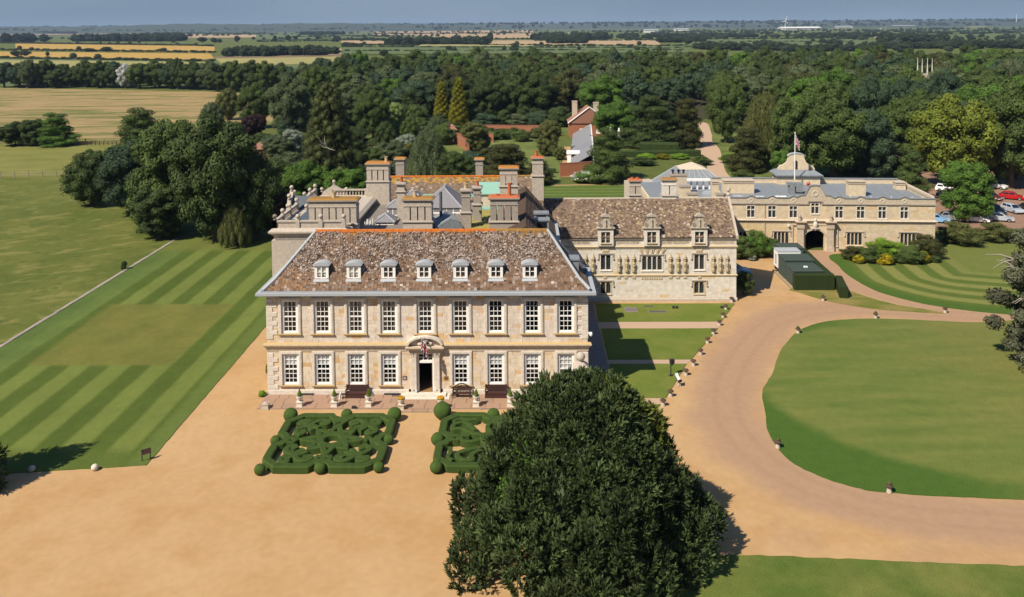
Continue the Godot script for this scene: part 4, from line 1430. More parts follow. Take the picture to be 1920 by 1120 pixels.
func sash_parts(w: float, h: float) -> void:
	var key := "sash%.2f" % h
	if shared.has(key):
		return
	var s := {}
	var fr := MB.new()   # stone architrave standing proud of the wall, bottom at y = 0
	var o := w * 0.5 + 0.27
	for r in [[0.27, 0.10], [0.20, 0.13]]:
		var e: float = w * 0.5 + r[0]
		fr.box(-e, -0.0, -0.28, -w * 0.5 - 0.02, h + r[0] - 0.02, r[1]); fr.box(w * 0.5 + 0.02, 0.0, -0.28, e, h + r[0] - 0.02, r[1])
		fr.box(-w * 0.5 - 0.021, h + 0.001 + r[1] * 0.01, -0.28, w * 0.5 + 0.021, h + r[0] - 0.021, r[1] - 0.002)
	s.surround = fr.mesh()
	var si := MB.new()
	si.frustum(0, -0.17, 0.02, o - 0.02, 0.12, -0.09, o + 0.05, 0.19)
	si.box(-o - 0.05, -0.088, -0.25, o + 0.05, -0.003, 0.21)
	s.sill = si.mesh()
	var f := MB.new()    # white box frame
	var a := w * 0.5
	var t := 0.19
	f.box(-a, 0.003, -0.2, -a + t, h - 0.003, -0.04); f.box(a - t, 0.003, -0.2, a, h - 0.003, -0.04)
	f.box(-a + t, h - t, -0.2, a - t, h - 0.004, -0.042); f.box(-a + t, 0.004, -0.2, a - t, 0.16, -0.02)
	f.box(-a + t * 0.6, 0.161, -0.22, -a + t + 0.04, h - t, -0.07); f.box(a - t - 0.04, 0.161, -0.22, a - t * 0.6, h - t, -0.07)
	s.frame = f.mesh()
	var g := MB.new()    # sash bars: three panes by six, meeting rail in the middle
	var x0 := -a + t + 0.04; var x1 := a - t - 0.04
	var y0 := 0.16; var y1 := h - t
	for i in range(1, 3):
		var x := lerpf(x0, x1, i / 3.0)
		g.box(x - 0.024, y0, -0.145, x + 0.024, y1, -0.10)
	for i in range(1, 6):
		var y := lerpf(y0, y1, i / 6.0)
		var e := 0.055 if i == 3 else 0.022
		g.box(x0, y - e, -0.147 if i != 3 else -0.16, x1, y + e, -0.098 if i != 3 else -0.075)
	g.box(x0, y0, -0.15, x1, y0 + 0.06, -0.09)
	s.sash = g.mesh()
	var p := MB.new()
	p.q(Vector3(x0, y0, -0.15), Vector3(x1, y0, -0.15), Vector3(x1, y1, -0.15), Vector3(x0, y1, -0.15))
	s.glass = p.mesh()
	for rows in [2.0, 3.0]:
		p = MB.new()
		for i in 12:
			var xa := lerpf(x0 + 0.03, x1 - 0.03, i / 12.0); var xb := lerpf(x0 + 0.03, x1 - 0.03, (i + 1) / 12.0)
			var za := -0.2 - 0.012 * (i % 2); var zb := -0.2 - 0.012 * ((i + 1) % 2)
			var yb: float = y1 - (y1 - y0) * rows / 6.0
			p.q(Vector3(xa, yb, za), Vector3(xb, yb, zb), Vector3(xb, y1, zb), Vector3(xa, y1, za))
		s["blind%d" % int(rows)] = p.mesh()
	for k in 3:
		p = MB.new()
		for sd in [-1.0, 1.0]:
			var wide: float = [0.34, 0.24, 0.5][k] * (1.0 if sd < 0 else 0.8)
			for i in 6:
				var q0 := i / 6.0; var q1 := (i + 1) / 6.0
				var xa: float = sd * (a - t) - sd * wide * q0; var xb: float = sd * (a - t) - sd * wide * q1
				var za := -0.34 - 0.05 * (i % 2); var zb := -0.34 - 0.05 * ((i + 1) % 2)
				var nb: float = xa * 0.5 + sd * (a - t) * 0.5; var nb2: float = xb * 0.5 + sd * (a - t) * 0.5
				var yk := lerpf(y0, y1, 0.35)
				for seg in [[xa, xb, nb, nb2, y1, yk], [nb, nb2, xa * 0.8 + sd * (a - t) * 0.2, xb * 0.8 + sd * (a - t) * 0.2, yk, y0]]:
					p.q(Vector3(seg[2], seg[5], za), Vector3(seg[3], seg[5], zb), Vector3(seg[1], seg[4], zb), Vector3(seg[0], seg[4], za))
		s["curtain%d" % k] = p.mesh()
	shared[key] = s

func sash_window(parent: Node, x: float, y: float, w: float, h: float, blind: int, curtain: int) -> void:
	sash_parts(w, h)
	var s: Dictionary = shared["sash%.2f" % h]
	var o := node("window", parent, Vector3(x, y, 0))
	put("surround", s.surround, M.trim_pale, o)
	put("sill", s.sill, M.sill, o)
	put("frame", s.frame, M.white_paint, o)
	put("sash", s.sash, M.white_paint, o)
	put("pane", s.glass, M.glass, o)
	if blind > 0:
		put("blind", s["blind%d" % blind], M.blind, o)
	if curtain >= 0:
		put("curtain", s["curtain%d" % curtain], M.curtain, o)

# ---------------------------------------------------------------- the house
func main_house() -> void:
	srng.seed = 40
	var h := thing("mansion", "long pale stone mansion with nine tall sash windows on each floor and seven dormers", "mansion")
	var X0 := -14.7
	var X1 := 15.1
	var up := [-12.56, -9.52, -6.42, -3.31, 0.06, 3.32, 6.59, 9.96, 13.08]
	var holes := []
	for i in 9:
		holes.append(Rect2(up[i] - 0.77, 5.86, 1.54, 3.17))
		if i != 4:
			holes.append(Rect2(up[i] - 0.77, 0.98, 1.54, 2.98))
	holes.append(Rect2(-0.72, -0.1, 1.5, 4.1))
	var pal := func(x: float, y: float) -> Array:
		var r := srng.randf()
		var low := 1.0 - smoothstep(4.2, 5.6, y)
		var f := srng.randf_range(0.9, 1.08)
		if r < 0.035 + 0.06 * low:
			return [Color(0.96 * f, 0.72 * f, 0.44 * f), true]
		if r < 0.10 + 0.28 * low:
			return [Color(1.0 * f, 0.86 * f, 0.66 * f), false]
		if r < 0.18 + 0.18 * low:
			return [Color(0.96 * f, 0.82 * f, 0.68 * f), false]
		return [Color(1.04 * f, 1.0 * f, 0.97 * f).lerp(Color(1.04, 0.94, 0.80), low * 0.6), false]
	ashlar(h, Transform3D.IDENTITY, X0, X1, 0.55, 4.5, holes, 0.355, pal, M.ashlar, 45)
	ashlar(h, Transform3D.IDENTITY, X0, X1, 4.98, 9.5, holes, 0.355, pal, M.ashlar, 40)
	var b := MB.new()
	# plinth in two runs, broken by the doorway
	for r in [[X0 - 0.08, -1.55], [1.62, X1 + 0.08]]:
		b.box(r[0], -0.1, -0.4, r[1], 0.47, 0.08)
		b.frustum((r[0] + r[1]) * 0.5, 0.472, -0.16, (r[1] - r[0]) * 0.5, 0.24, 0.55, (r[1] - r[0]) * 0.5 - 0.04, 0.2)
	put("plinth", b, M.trim_pale, h)
	# side and back walls, inner darkness
	b = MB.new()
	b.box(X0, -0.1, -6.6, X0 + 0.4, 9.5, -0.42); b.box(X1 - 0.4, -0.1, -6.6, X1, 9.5, -0.42); b.box(X0 + 0.4, -0.1, -6.6, X1 - 0.4, 9.5, -6.2)
	put("wall", b, M.ashlar, h)
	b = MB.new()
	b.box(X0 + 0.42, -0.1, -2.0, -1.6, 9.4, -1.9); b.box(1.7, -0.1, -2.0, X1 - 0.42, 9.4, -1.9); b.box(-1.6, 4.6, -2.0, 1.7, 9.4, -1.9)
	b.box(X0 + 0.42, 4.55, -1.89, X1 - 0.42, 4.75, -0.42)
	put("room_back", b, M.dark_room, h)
	# string course between the floors, stepped
	b = MB.new()
	for r in [[X0 - 0.05, -1.72], [1.78, X1 + 0.05]]:
		b.box(r[0] - 0.02, 4.02 + 0.16, -0.2, r[1] + 0.02, 4.32, 0.05)
		b.box(r[0] - 0.05, 4.322, -0.2, r[1] + 0.05, 4.50, 0.09)
		b.frustum((r[0] + r[1]) * 0.5, 4.502, 0.0, (r[1] - r[0]) * 0.5 + 0.06, 0.12, 4.80, (r[1] - r[0]) * 0.5 + 0.28, 0.36)
		b.box(r[0] - 0.30, 4.802, -0.2, r[1] + 0.30, 4.90, 0.38)
	put("string_course", b, M.trim, h)
	b = MB.new()
	for r in [[X0 - 0.05, -1.72], [1.78, X1 + 0.05]]:
		b.frustum((r[0] + r[1]) * 0.5, 4.903, 0.08, (r[1] - r[0]) * 0.5 + 0.29, 0.29, 5.03, (r[1] - r[0]) * 0.5 + 0.2, 0.02)
	put("string_course_top", b, M.sill, h)
	# quoins
	for k in 21:
		var y := 0.58 + k * 0.43
		if y > 3.9 and y < 5.0 or y > 9.1:
			continue
		for sd in [0, 1]:
			var w := 0.95 if k % 2 == 0 else 0.55
			b = MB.new()
			if sd == 0:
				b.block(X0 - 0.055, y + 0.01, -0.35, X0 + w, y + 0.42, 0.055, 0.02)
			else:
				b.block(X1 - w, y + 0.01, -0.35, X1 + 0.055, y + 0.42, 0.055, 0.02)
			put("quoin", b, M.trim_pale, h)
	for i in 9:
		sash_window(h, up[i], 5.86, 1.54, 3.17, 0, [0, 0, 2, 2, 0, -1, -1, 1, -1][i])
		if i != 4:
			sash_window(h, up[i], 0.98, 1.54, 2.98, 3 if i == 8 else 2, -1)
	# basement gratings at the foot of the wall
	for x in [-7.9, -3.1, 10.4, -11.2]:
		b = MB.new()
		b.box(x - 0.75, 0.06, 0.09, x + 0.75, 0.22, 0.2)
		put("grating", b, M.iron, h)
	door_case(h)
	house_roof(h)
	upper_works(h)
	# plaques by the door, camera on the corner
	for p in [[-1.92, "bench_wood", "dark plaque on the wall"], [1.92, "bronze", "bronze plaque on the wall"]]:
		b = MB.new()
		b.block(p[0] - 0.2, 1.44, 0.0, p[0] + 0.2, 1.8, 0.05, 0.02)
		put("plaque", b, M[p[1]], h).set_meta("label", p[2])
		b = MB.new()
		for k in 4:
			b.box(p[0] - 0.13, 1.52 + k * 0.06, 0.05, p[0] + 0.13, 1.54 + k * 0.06, 0.056)
		put("lettering", b, M.white_paint if p[1] == "bench_wood" else M.iron, h)
	b = MB.new()
	b.ball(Vector3(X1 + 0.3, 5.75, 0.1), Vector3(0.16, 0.2, 0.16), 6, 8)
	b.box(X1 + 0.05, 5.82, 0.02, X1 + 0.4, 5.95, 0.14)
	put("camera", b, M.white_paint, h)
	b = MB.new()
	b.tube([Vector3(X0 - 0.12, 0.3, -1.0), Vector3(X0 - 0.12, 9.5, -1.0)], [0.06, 0.06], 7)
	put("rain_pipe", b, M.iron, h)

func door_case(h: Node3D) -> void:
	var d := node("doorway", h)
	var b := MB.new()
	b.box(-2.25, -0.05, 0.02, 2.3, 0.14, 1.15); b.box(-1.9, 0.142, 0.02, 1.95, 0.30, 0.72)
	put("step", b, M.trim_pale, d)
	for x in [-1.16, -0.93, 0.98, 1.22]:
		b = MB.new()
		b.box(x - 0.12, 0.31, -0.3, x + 0.12, 4.0, 0.22)
		b.box(x - 0.16, 0.302, -0.3, x + 0.16, 0.62, 0.27)
		b.box(x - 0.15, 3.72, -0.3, x + 0.15, 3.80, 0.26)
		b.frustum(x, 3.8, 0.0, 0.12, 0.22, 4.0, 0.18, 0.3)
		put("pilaster", b, M.trim_pale, d)
	b = MB.new()
	b.box(-1.5, 4.002, -0.3, 1.56, 4.34, 0.24)
	put("entablature", b, M.trim, d)
	b = MB.new()
	b.frustum(0.03, 4.342, 0.0, 1.55, 0.28, 4.62, 1.78, 0.62)
	b.box(-1.75, 4.622, -0.3, 1.81, 4.74, 0.64)
	put("cornice", b, M.trim, d)
	# broken segmental pediment
	for sd in [-1.0, 1.0]:
		b = MB.new()
		var pts := PackedVector2Array()
		var inner := PackedVector2Array()
		for k in 11:
			var a: float = lerpf(0.12, 0.78, k / 10.0) * PI * 0.5 / 0.78
			var x := cos(a) * 1.74; var y := 4.745 + sin(a) * 1.02
			pts.append(Vector2(0.03 + sd * x, y))
			inner.append(Vector2(0.03 + sd * (x * 0.9 - 0.02), 4.745 + sin(a) * 0.84))
		inner.reverse()
		pts.append_array(inner)
		b.prism(pts, -0.1, 0.6)
		put("pediment", b, M.trim_pale, d)
	b = MB.new()
	var back := PackedVector2Array()
	for k in 13:
		var a := PI * k / 12.0
		back.append(Vector2(0.03 + cos(a) * 1.5, 4.745 + sin(a) * 0.86))
	b.prism(back, -0.1, 0.14)
	put("tympanum", b, M.trim, d)
	b = MB.new()
	b.ball(Vector3(0.03, 5.12, 0.28), Vector3(0.42, 0.46, 0.2), 9, 14, 0.10, 2.0)
	b.ball(Vector3(-0.42, 4.98, 0.25), Vector3(0.26, 0.2, 0.16), 6, 9, 0.12, 1.0); b.ball(Vector3(0.48, 4.98, 0.25), Vector3(0.26, 0.2, 0.16), 6, 9, 0.12, 1.0)
	put("carved_arms", b, M.trim_pale, d)
	# white frame, transom light and open doorway
	b = MB.new()
	b.box(-0.78, 0.3, -0.25, -0.6, 4.0, -0.08); b.box(0.66, 0.3, -0.25, 0.84, 4.0, -0.08)
	b.box(-0.6, 3.84, -0.25, 0.66, 3.998, -0.082); b.box(-0.6, 3.02, -0.25, 0.66, 3.26, -0.06)
	put("frame", b, M.white_paint, d)
	b = MB.new()
	for i in range(1, 3):
		b.box(-0.6 + i * 0.42 - 0.025, 3.26, -0.2, -0.6 + i * 0.42 + 0.025, 3.84, -0.12)
	b.box(-0.6, 3.53, -0.2, 0.66, 3.57, -0.122)
	put("glazing_bars", b, M.white_paint, d)
	b = MB.new()
	b.q(Vector3(-0.6, 3.26, -0.18), Vector3(0.66, 3.26, -0.18), Vector3(0.66, 3.84, -0.18), Vector3(-0.6, 3.84, -0.18))
	put("pane", b, M.glass, d)
	b = MB.new()
	b.box(-1.58, 0.1, -6.0, 1.68, 0.3, -0.05)
	put("floor", b, M.oak_floor, d)
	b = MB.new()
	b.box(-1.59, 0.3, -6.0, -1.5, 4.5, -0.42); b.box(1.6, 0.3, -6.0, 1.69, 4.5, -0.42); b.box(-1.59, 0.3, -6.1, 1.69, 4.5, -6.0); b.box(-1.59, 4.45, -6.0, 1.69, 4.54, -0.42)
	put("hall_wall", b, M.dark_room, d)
	b = MB.new()
	b.box(0.56, 0.32, -1.3, 0.63, 3.0, -0.2)
	put("door_leaf", b, M.bench_wood, d)
	b = MB.new()
	b.lathe([[0.03, 0], [0.05, 0.03], [0.03, 0.06]], 8, Vector3(0.52, 1.5, -1.1))
	put("handle", b, M.bronze, d)

func house_roof(h: Node3D) -> void:
	# eaves box and gutter
	var b := MB.new()
	b.box(-15.15, 9.502, -7.0, 15.5, 9.63, 0.45)
	put("soffit", b, M.lead_dark, h)
	var g := MB.new()
	for r in [[-15.5, 15.85, 0.42, 0.78], [-15.5, 15.85, -7.4, -7.05]]:
		g.box(r[0], 9.632, r[2], r[1], 9.86, r[3])
	g.box(-15.5, 9.633, -7.05, -15.12, 9.858, 0.42); g.box(15.47, 9.633, -7.05, 15.85, 9.858, 0.42)
	put("gutter", g, M.lead_pale, h)
	g = MB.new()
	g.box(-15.12, 9.636, -7.05, 15.47, 9.80, 0.419)
	g.frustum(0.175, 9.802, -3.31, 15.3, 3.72, 9.97, 15.1, 3.5)
	put("lead_gutter_bed", g, M.lead, h)
	var e := [Vector3(-14.95, 9.96, 0.2), Vector3(15.3, 9.96, 0.2), Vector3(15.3, 9.96, -6.8), Vector3(-14.95, 9.96, -6.8)]
	var k := [Vector3(-14.0, 10.8, -0.62), Vector3(14.35, 10.8, -0.62), Vector3(14.35, 10.8, -6.0), Vector3(-14.0, 10.8, -6.0)]
	var r0 := Vector3(-10.75, 14.72, -3.3)
	var r1 := Vector3(11.5, 14.72, -3.3)
	b = MB.new()
	for i in 4:
		b.q(e[i], e[(i + 1) % 4], k[(i + 1) % 4], k[i])
	b.q(k[0], k[1], r1, r0); b.q(k[2], k[3], r0, r1); b.t(k[1], k[2], r1); b.t(k[3], k[0], r0)
	b.q(e[3], e[2], e[1], e[0])
	var roof := put("roof", b, M.tile_base, h)
	var mossy := func(p: Vector3) -> float:
		var a := fn.get_noise_3d(p.x / 3.1, p.y / 2.0, 4.0) + 0.5 * fn.get_noise_3d(p.x / 0.9, p.y / 0.7, 9.0)
		var hgt := clampf((p.y - 10.9) / 1.6, 0.0, 1.0)
		return clampf((a + 0.42) * 1.6, 0.0, 1.0) * hgt * (0.95 if p.x < 10.5 else 0.5)
	var pal := func(p: Vector3, j: float) -> Color:
		var r := srng.randf()
		var f := srng.randf_range(0.7, 1.25)
		if r < 0.022 + 0.06 * j:
			return Color(0.46, 0.39, 0.34) * f
		if r < 0.16 + 0.25 * j:
			return Color(0.30, 0.235, 0.195) * f
		if r < 0.20 + 0.35 * j:
			return Color(0.085, 0.058, 0.045) * f
		if p.y > 14.1 and r < 0.75 and p.x > 6.5:
			return Color(0.34, 0.20, 0.06) * f
		if p.y > 14.25 and r < 0.6:
			return Color(0.33, 0.17, 0.05) * f
		if p.x < -11.0 and r < 0.45:
			return Color(0.27, 0.155, 0.08) * f
		return Color(0.20, 0.128, 0.085).lerp(Color(0.165, 0.12, 0.095), j) * f
	var list := []
	tiles_on(list, e[0], e[1], k[1], k[0], 0.19, 0.3, pal, mossy)
	tiles_on(list, k[0], k[1], r1, r0, 0.15, 0.24, pal, mossy)
	# loose flakes of moss and slipped stone on the mossy part
	for i in 6500:
		var t := srng.randf_range(0.12, 0.97)
		var p: Vector3 = k[0].lerp(r0, t).lerp(k[1].lerp(r1, t), srng.randf())
		var j: float = mossy.call(p)
		if srng.randf() > j * 0.9:
			continue
		var bs := Basis.from_euler(Vector3(-0.62, 0, 0)) * Basis.from_euler(Vector3(srng.randf_range(-0.6, 0.6), srng.randf_range(-0.6, 0.6), srng.randf_range(-1.5, 1.5)))
		bs = bs.scaled_local(Vector3(srng.randf_range(0.08, 0.24), srng.randf_range(0.05, 0.11), 1.5))
		var f := srng.randf_range(0.6, 1.2)
		var cl := Color(0.46, 0.39, 0.345) * f if srng.randf() < 0.34 else (Color(0.34, 0.26, 0.21) * f if srng.randf() < 0.6 else Color(0.12, 0.075, 0.055) * f)
		list.append([Transform3D(bs, p + Vector3(0, 0.06, 0.08)), cl])
	tile_part("roof_tiles", list, roof)
	list = []
	tiles_on(list, e[1], e[2], k[2], k[1], 0.19, 0.3, pal, mossy)
	tiles_on(list, k[1], k[2], r1, r1, 0.17, 0.3, pal, mossy)
	tiles_on(list, e[3], e[0], k[0], k[3], 0.19, 0.3, pal, mossy)
	tiles_on(list, k[3], k[0], r0, r0, 0.17, 0.3, pal, mossy)
	tile_part("roof_tiles", list, roof)
	# lead hips and orange ridge
	for q in [[e[0], k[0], r0], [e[1], k[1], r1], [e[2], k[2], r1], [e[3], k[3], r0]]:
		b = MB.new()
		b.tube([q[0] + Vector3(0, 0.05, 0), q[1] + Vector3(0, 0.07, 0), q[2] + Vector3(0, 0.05, 0)], [0.17, 0.16, 0.15], 7)
		put("lead_hip", b, M.lead_pale, roof)
	var x := r0.x
	while x < r1.x:
		var w := minf(0.62, r1.x - x)
		b = MB.new()
		var f := srng.randf_range(0.85, 1.15)
		b.col = Color(f, f, f)
		b.xf = Transform3D(Basis(Vector3.UP, PI / 2), Vector3(x, 14.70, -3.3))
		b.prism(PackedVector2Array([Vector2(-0.2, -0.12), Vector2(-0.12, 0.1), Vector2(0, 0.16), Vector2(0.12, 0.1), Vector2(0.2, -0.12)]), 0.01, w - 0.01)
		put("ridge_tile", b, M.ridge_orange if x < 6.3 else M.ridge_ochre, roof)
		x += 0.62
	# seven arched dormers
	for dx in [-9.68, -6.66, -3.42, -0.08, 3.32, 6.62, 9.78]:
		dormer(h, Vector3(dx, 10.92, -0.62), dx < -5.0)
	# lead dormer box on the east slope
	b = MB.new()
	b.box(13.0, 10.6, -4.6, 14.5, 11.75, -3.2)
	b.box(12.9, 11.752, -4.7, 14.6, 11.9, -3.1)
	put("lead_dormer", b, M.lead, h)
	b = MB.new()
	b.box(14.2, 9.87, -6.9, 15.35, 10.25, -5.2)
	put("lead_box", b, M.lead_dark, h)

func dormer(h: Node3D, at: Vector3, drawn: bool) -> void:
	var d := node("dormer", h, at)
	if not shared.has("dormer"):
		var arch := func(w: float, y0: float, y1: float, rise: float) -> PackedVector2Array:
			var p := PackedVector2Array([Vector2(-w, y0), Vector2(w, y0)])
			for k in 9:
				var x := lerpf(w, -w, k / 8.0)
				p.append(Vector2(x, y1 + rise * (1.0 - pow(x / w, 2.0))))
			return p
		var s := {}
		var b := MB.new()
		b.prism(arch.call(0.66, -0.25, 1.18, 0.22), -1.9, -0.14)
		s.cheeks = b.mesh()
		b = MB.new()
		var outer: PackedVector2Array = arch.call(0.8, 1.16, 1.22, 0.25)
		b.prism(outer, -2.0, 0.14)
		s.hood = b.mesh()
		b = MB.new()
		b.box(-0.66, -0.1, -0.138, -0.53, 1.15, 0.0); b.box(0.53, -0.1, -0.138, 0.66, 1.15, 0.0); b.box(-0.05, 0.0, -0.138, 0.05, 1.1, 0.015)
		b.box(-0.53, -0.1, -0.138, 0.53, 0.04, 0.02); b.box(-0.53, 1.06, -0.138, 0.53, 1.158, 0.0)
		for sd in [-1.0, 1.0]:
			b.box(sd * 0.29 - 0.24, 0.5, -0.12, sd * 0.29 + 0.24, 0.54, -0.03)
			b.box(sd * 0.47 - 0.06, 0.04, -0.12, sd * 0.47 + 0.06, 1.06, -0.01)
			b.box(sd * 0.29 - 0.22, 0.94, -0.121, sd * 0.29 + 0.22, 1.06, -0.012)
		s.frame = b.mesh()
		b = MB.new()
		b.q(Vector3(-0.53, 0.04, -0.1), Vector3(0.53, 0.04, -0.1), Vector3(0.53, 1.06, -0.1), Vector3(-0.53, 1.06, -0.1))
		s.pane = b.mesh()
		b = MB.new()
		b.q(Vector3(-0.53, 0.04, -0.125), Vector3(0.53, 0.04, -0.125), Vector3(0.53, 1.06, -0.125), Vector3(-0.53, 1.06, -0.125))
		s.back = b.mesh()
		b = MB.new()
		b.frustum(0, -0.3, 0.03, 0.75, 0.22, -0.1, 0.7, 0.06)
		s.apron = b.mesh()
		shared.dormer = s
	var s: Dictionary = shared.dormer
	put("cheeks", s.cheeks, M.lead_dark, d)
	put("hood", s.hood, M.lead_pale, d)
	put("frame", s.frame, M.white_paint, d)
	put("pane", s.pane, M.glass, d)
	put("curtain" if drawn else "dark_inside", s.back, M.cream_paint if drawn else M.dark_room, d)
	put("apron", s.apron, M.lead_pale, d)

func upper_works(h: Node3D) -> void:
	var b := MB.new()
	# rear ranges: west block, east range, north range
	b.box(-16.4, -0.1, -26.0, 6.2, 12.7, -7.45)
	b.box(6.202, -0.1, -26.0, 12.6, 10.0, -7.45)
	put("wall", b, M.weathered, h)
	b = MB.new()
	b.box(-16.0, 12.705, -26.0, 3.4, 12.8, -7.5)
	put("flat_roof", b, M.lead_brown, h)
	b = MB.new()
	b.box(3.4, 12.703, -26.0, 6.2, 12.83, -7.5)
	put("flat_roof", b, M.lead_lichen, h)
	for z in [-9.5, -11.5, -13.5, -15.5, -17.5, -19.5]:
		b = MB.new()
		b.box(3.42, 12.832, z, 6.18, 12.9, z + 0.12)
		put("roof_roll", b, M.lead_lichen, h)
	for x in [-11.0, -6.5, -2.0, 1.2]:
		b = MB.new()
		b.box(x, 12.802, -25.9, x + 0.12, 12.87, -7.6)
		put("roof_roll", b, M.lead_brown, h)
	# east range roof: ridge along z
	b = MB.new()
	b.xf = Transform3D(Basis.IDENTITY, Vector3(9.4, 0, 0))
	b.prism(PackedVector2Array([Vector2(-3.3, 12.75), Vector2(-3.3, 11.0), Vector2(3.5, 10.0), Vector2(3.5, 10.25), Vector2(0, 14.3)]), -27.5, -6.3)
	var er := put("roof", b, M.tile_base, h)
	var pal := func(_p: Vector3, _j: float) -> Color:
		return Color(0.17, 0.115, 0.08) * srng.randf_range(0.7, 1.3)
	var flat := func(_p: Vector3) -> float: return 0.1
	var list := []
	tiles_on(list, Vector3(12.9, 10.27, -6.4), Vector3(12.9, 10.27, -27.4), Vector3(9.4, 14.32, -27.4), Vector3(9.4, 14.32, -6.4), 0.24, 0.4, pal, flat)
	tile_part("roof_tiles", list, er)
	b = MB.new()
	b.box(12.75, 10.0, -26.0, 13.3, 10.28, -7.5)
	put("gutter", b, M.lead_pale, h)
	for z in [-12.0, -15.2]:
		b = MB.new()
		b.box(10.4, 12.2, z - 1.2, 11.9, 13.5, z)
		b.box(10.3, 13.502, z - 1.3, 12.0, 13.66, z + 0.1)
		put("lead_dormer", b, M.lead, h)
		b = MB.new()
		b.q(Vector3(10.6, 12.4, z + 0.004), Vector3(11.7, 12.4, z + 0.004), Vector3(11.7, 13.35, z + 0.004), Vector3(10.6, 13.35, z + 0.004))
		put("dormer_light", b, M.car_glass, h)
	# north range with its orange ridge
	b = MB.new()
	b.box(-8.8, -0.1, -35.0, 11.7, 11.2, -26.02)
	put("wall", b, M.weathered, h)
	b = MB.new()
	b.xf = Transform3D(Basis(Vector3.UP, PI / 2), Vector3.ZERO)
	b.prism(PackedVector2Array([Vector2(35.2, 11.15), Vector2(35.2, 11.4), Vector2(31.0, 14.9), Vector2(26.8, 11.4), Vector2(26.8, 11.15)]), -9.0, 11.7)
	var nr := put("roof", b, M.tile_base, h)
	var pal2 := func(p: Vector3, _j: float) -> Color:
		var r := srng.randf()
		if p.y > 14.2 and r < 0.6 and p.x < 6.0:
			return Color(0.38, 0.22, 0.05) * srng.randf_range(0.7, 1.3)
		return (Color(0.42, 0.35, 0.3) if r < 0.05 else Color(0.20, 0.14, 0.10)) * srng.randf_range(0.7, 1.3)
	list = []
	tiles_on(list, Vector3(-8.9, 11.42, -26.8), Vector3(11.65, 11.42, -26.8), Vector3(11.65, 14.92, -31.0), Vector3(-8.9, 14.92, -31.0), 0.2, 0.33, pal2, flat)
	tile_part("roof_tiles", list, nr)
	var x := -8.9
	while x < 11.6:
		b = MB.new()
		b.tube([Vector3(x + 0.02, 14.93, -31.0), Vector3(x + 0.78, 14.93, -31.0)], [0.15, 0.15], 6)
		put("ridge_tile", b, M.ridge_orange if x < 6.5 else M.ridge_ochre, nr)
		x += 0.8
	b = MB.new()
	b.tube([Vector3(-8.95, 11.5, -26.9), Vector3(-8.95, 14.95, -31)], [0.2, 0.18], 6)
	put("lead_hip", b, M.lead_pale, nr)
	# chimneys
	chimney(h, -13.05, -8.12, -9.4, 1.5, 11.5, 14.05, 16.45, 6, "weathered", "ridge_ochre", [[-10.6, 0.65, "buff_pot"]])
	chimney(h, -3.2, -0.3, -9.4, 1.5, 11.5, 14.25, 16.5, 3, "weathered", "ridge_ochre", [[-2.1, 0.7, "buff_pot"]])
	chimney(h, 5.77, 8.64, -9.4, 1.5, 11.5, 14.2, 16.6, 3, "weathered_grey", "terracotta", [[7.75, 1.35, "terracotta"], [6.5, 0.2, "terracotta"]])
	chimney(h, -9.77, -7.12, -24.0, 1.5, 11.5, 15.75, 17.85, 3, "weathered", "lichen_top", [[-7.5, 0.65, "buff_pot"]])
	chimney(h, 6.5, 8.5, -20.0, 1.4, 11.5, 15.85, 17.9, 2, "weathered", "lichen_top", [])
	chimney(h, -7.35, -6.25, -31.0, 1.1, 12.0, 14.7, 17.3, 0, "weathered_grey", "lichen_top", [])
	chimney(h, 3.0, 3.95, -31.0, 1.1, 12.0, 14.8, 17.2, 0, "weathered_grey", "lichen_top", [])
	chimney(h, 10.3, 11.65, -28.0, 1.3, 11.0, 15.6, 17.8, 0, "weathered", "terracotta", [[10.8, 0.75, "terracotta"], [11.3, 0.15, "terracotta"]])
	chimney(h, -4.85, -4.05, -16.0, 0.9, 11.5, 16.1, 16.9, 0, "weathered", "weathered_grey", [[-4.45, 0.6, "terracotta"]])
	chimney(h, 2.62, 3.55, -12.0, 0.9, 11.5, 14.6, 16.9, 0, "weathered_grey", "weathered_grey", [[3.05, 0.55, "buff_pot"]])
	chimney(h, 3.7, 4.5, -15.0, 0.9, 11.5, 14.8, 16.6, 0, "weathered_grey", "weathered_grey", [[4.1, 0.6, "terracotta"]])
	# glazed lanterns
	for l in [[-0.05, -21.5, 2.05, 2.6, 12.8, 13.5, 15.5], [-5.9, -14.6, 1.0, 1.0, 12.8, 13.1, 13.85], [-5.3, -18.0, 0.9, 0.9, 12.8, 13.9, 14.7], [-4.3, -25.2, 1.2, 1.2, 12.8, 13.4, 14.4]]:
		var ln := node("roof_lantern", h)
		b = MB.new()
		b.box(l[0] - l[2], l[4], l[1] - l[3], l[0] + l[2], l[5], l[1] + l[3])
		put("lantern_wall", b, M.white_paint, ln)
		var n := maxi(3, int(l[2] * 2.6))
		for i in n:
			b = MB.new()
			var xa: float = lerpf(l[0] - l[2] + 0.1, l[0] + l[2] - 0.1, float(i) / n); var xb: float = lerpf(l[0] - l[2] + 0.1, l[0] + l[2] - 0.1, float(i + 1) / n)
			b.box(xa + 0.05, lerpf(l[4], l[5], 0.3), l[1] + l[3], xb - 0.05, lerpf(l[4], l[5], 0.92), l[1] + l[3] + 0.012)
			put("pane", b, M.grey_glass, ln)
		b = MB.new()
		b.frustum(l[0], l[5] + 0.002, l[1], l[2] + 0.15, l[3] + 0.15, l[6], 0.06, l[3] * 0.35)
		put("glazed_roof", b, M.grey_glass, ln)
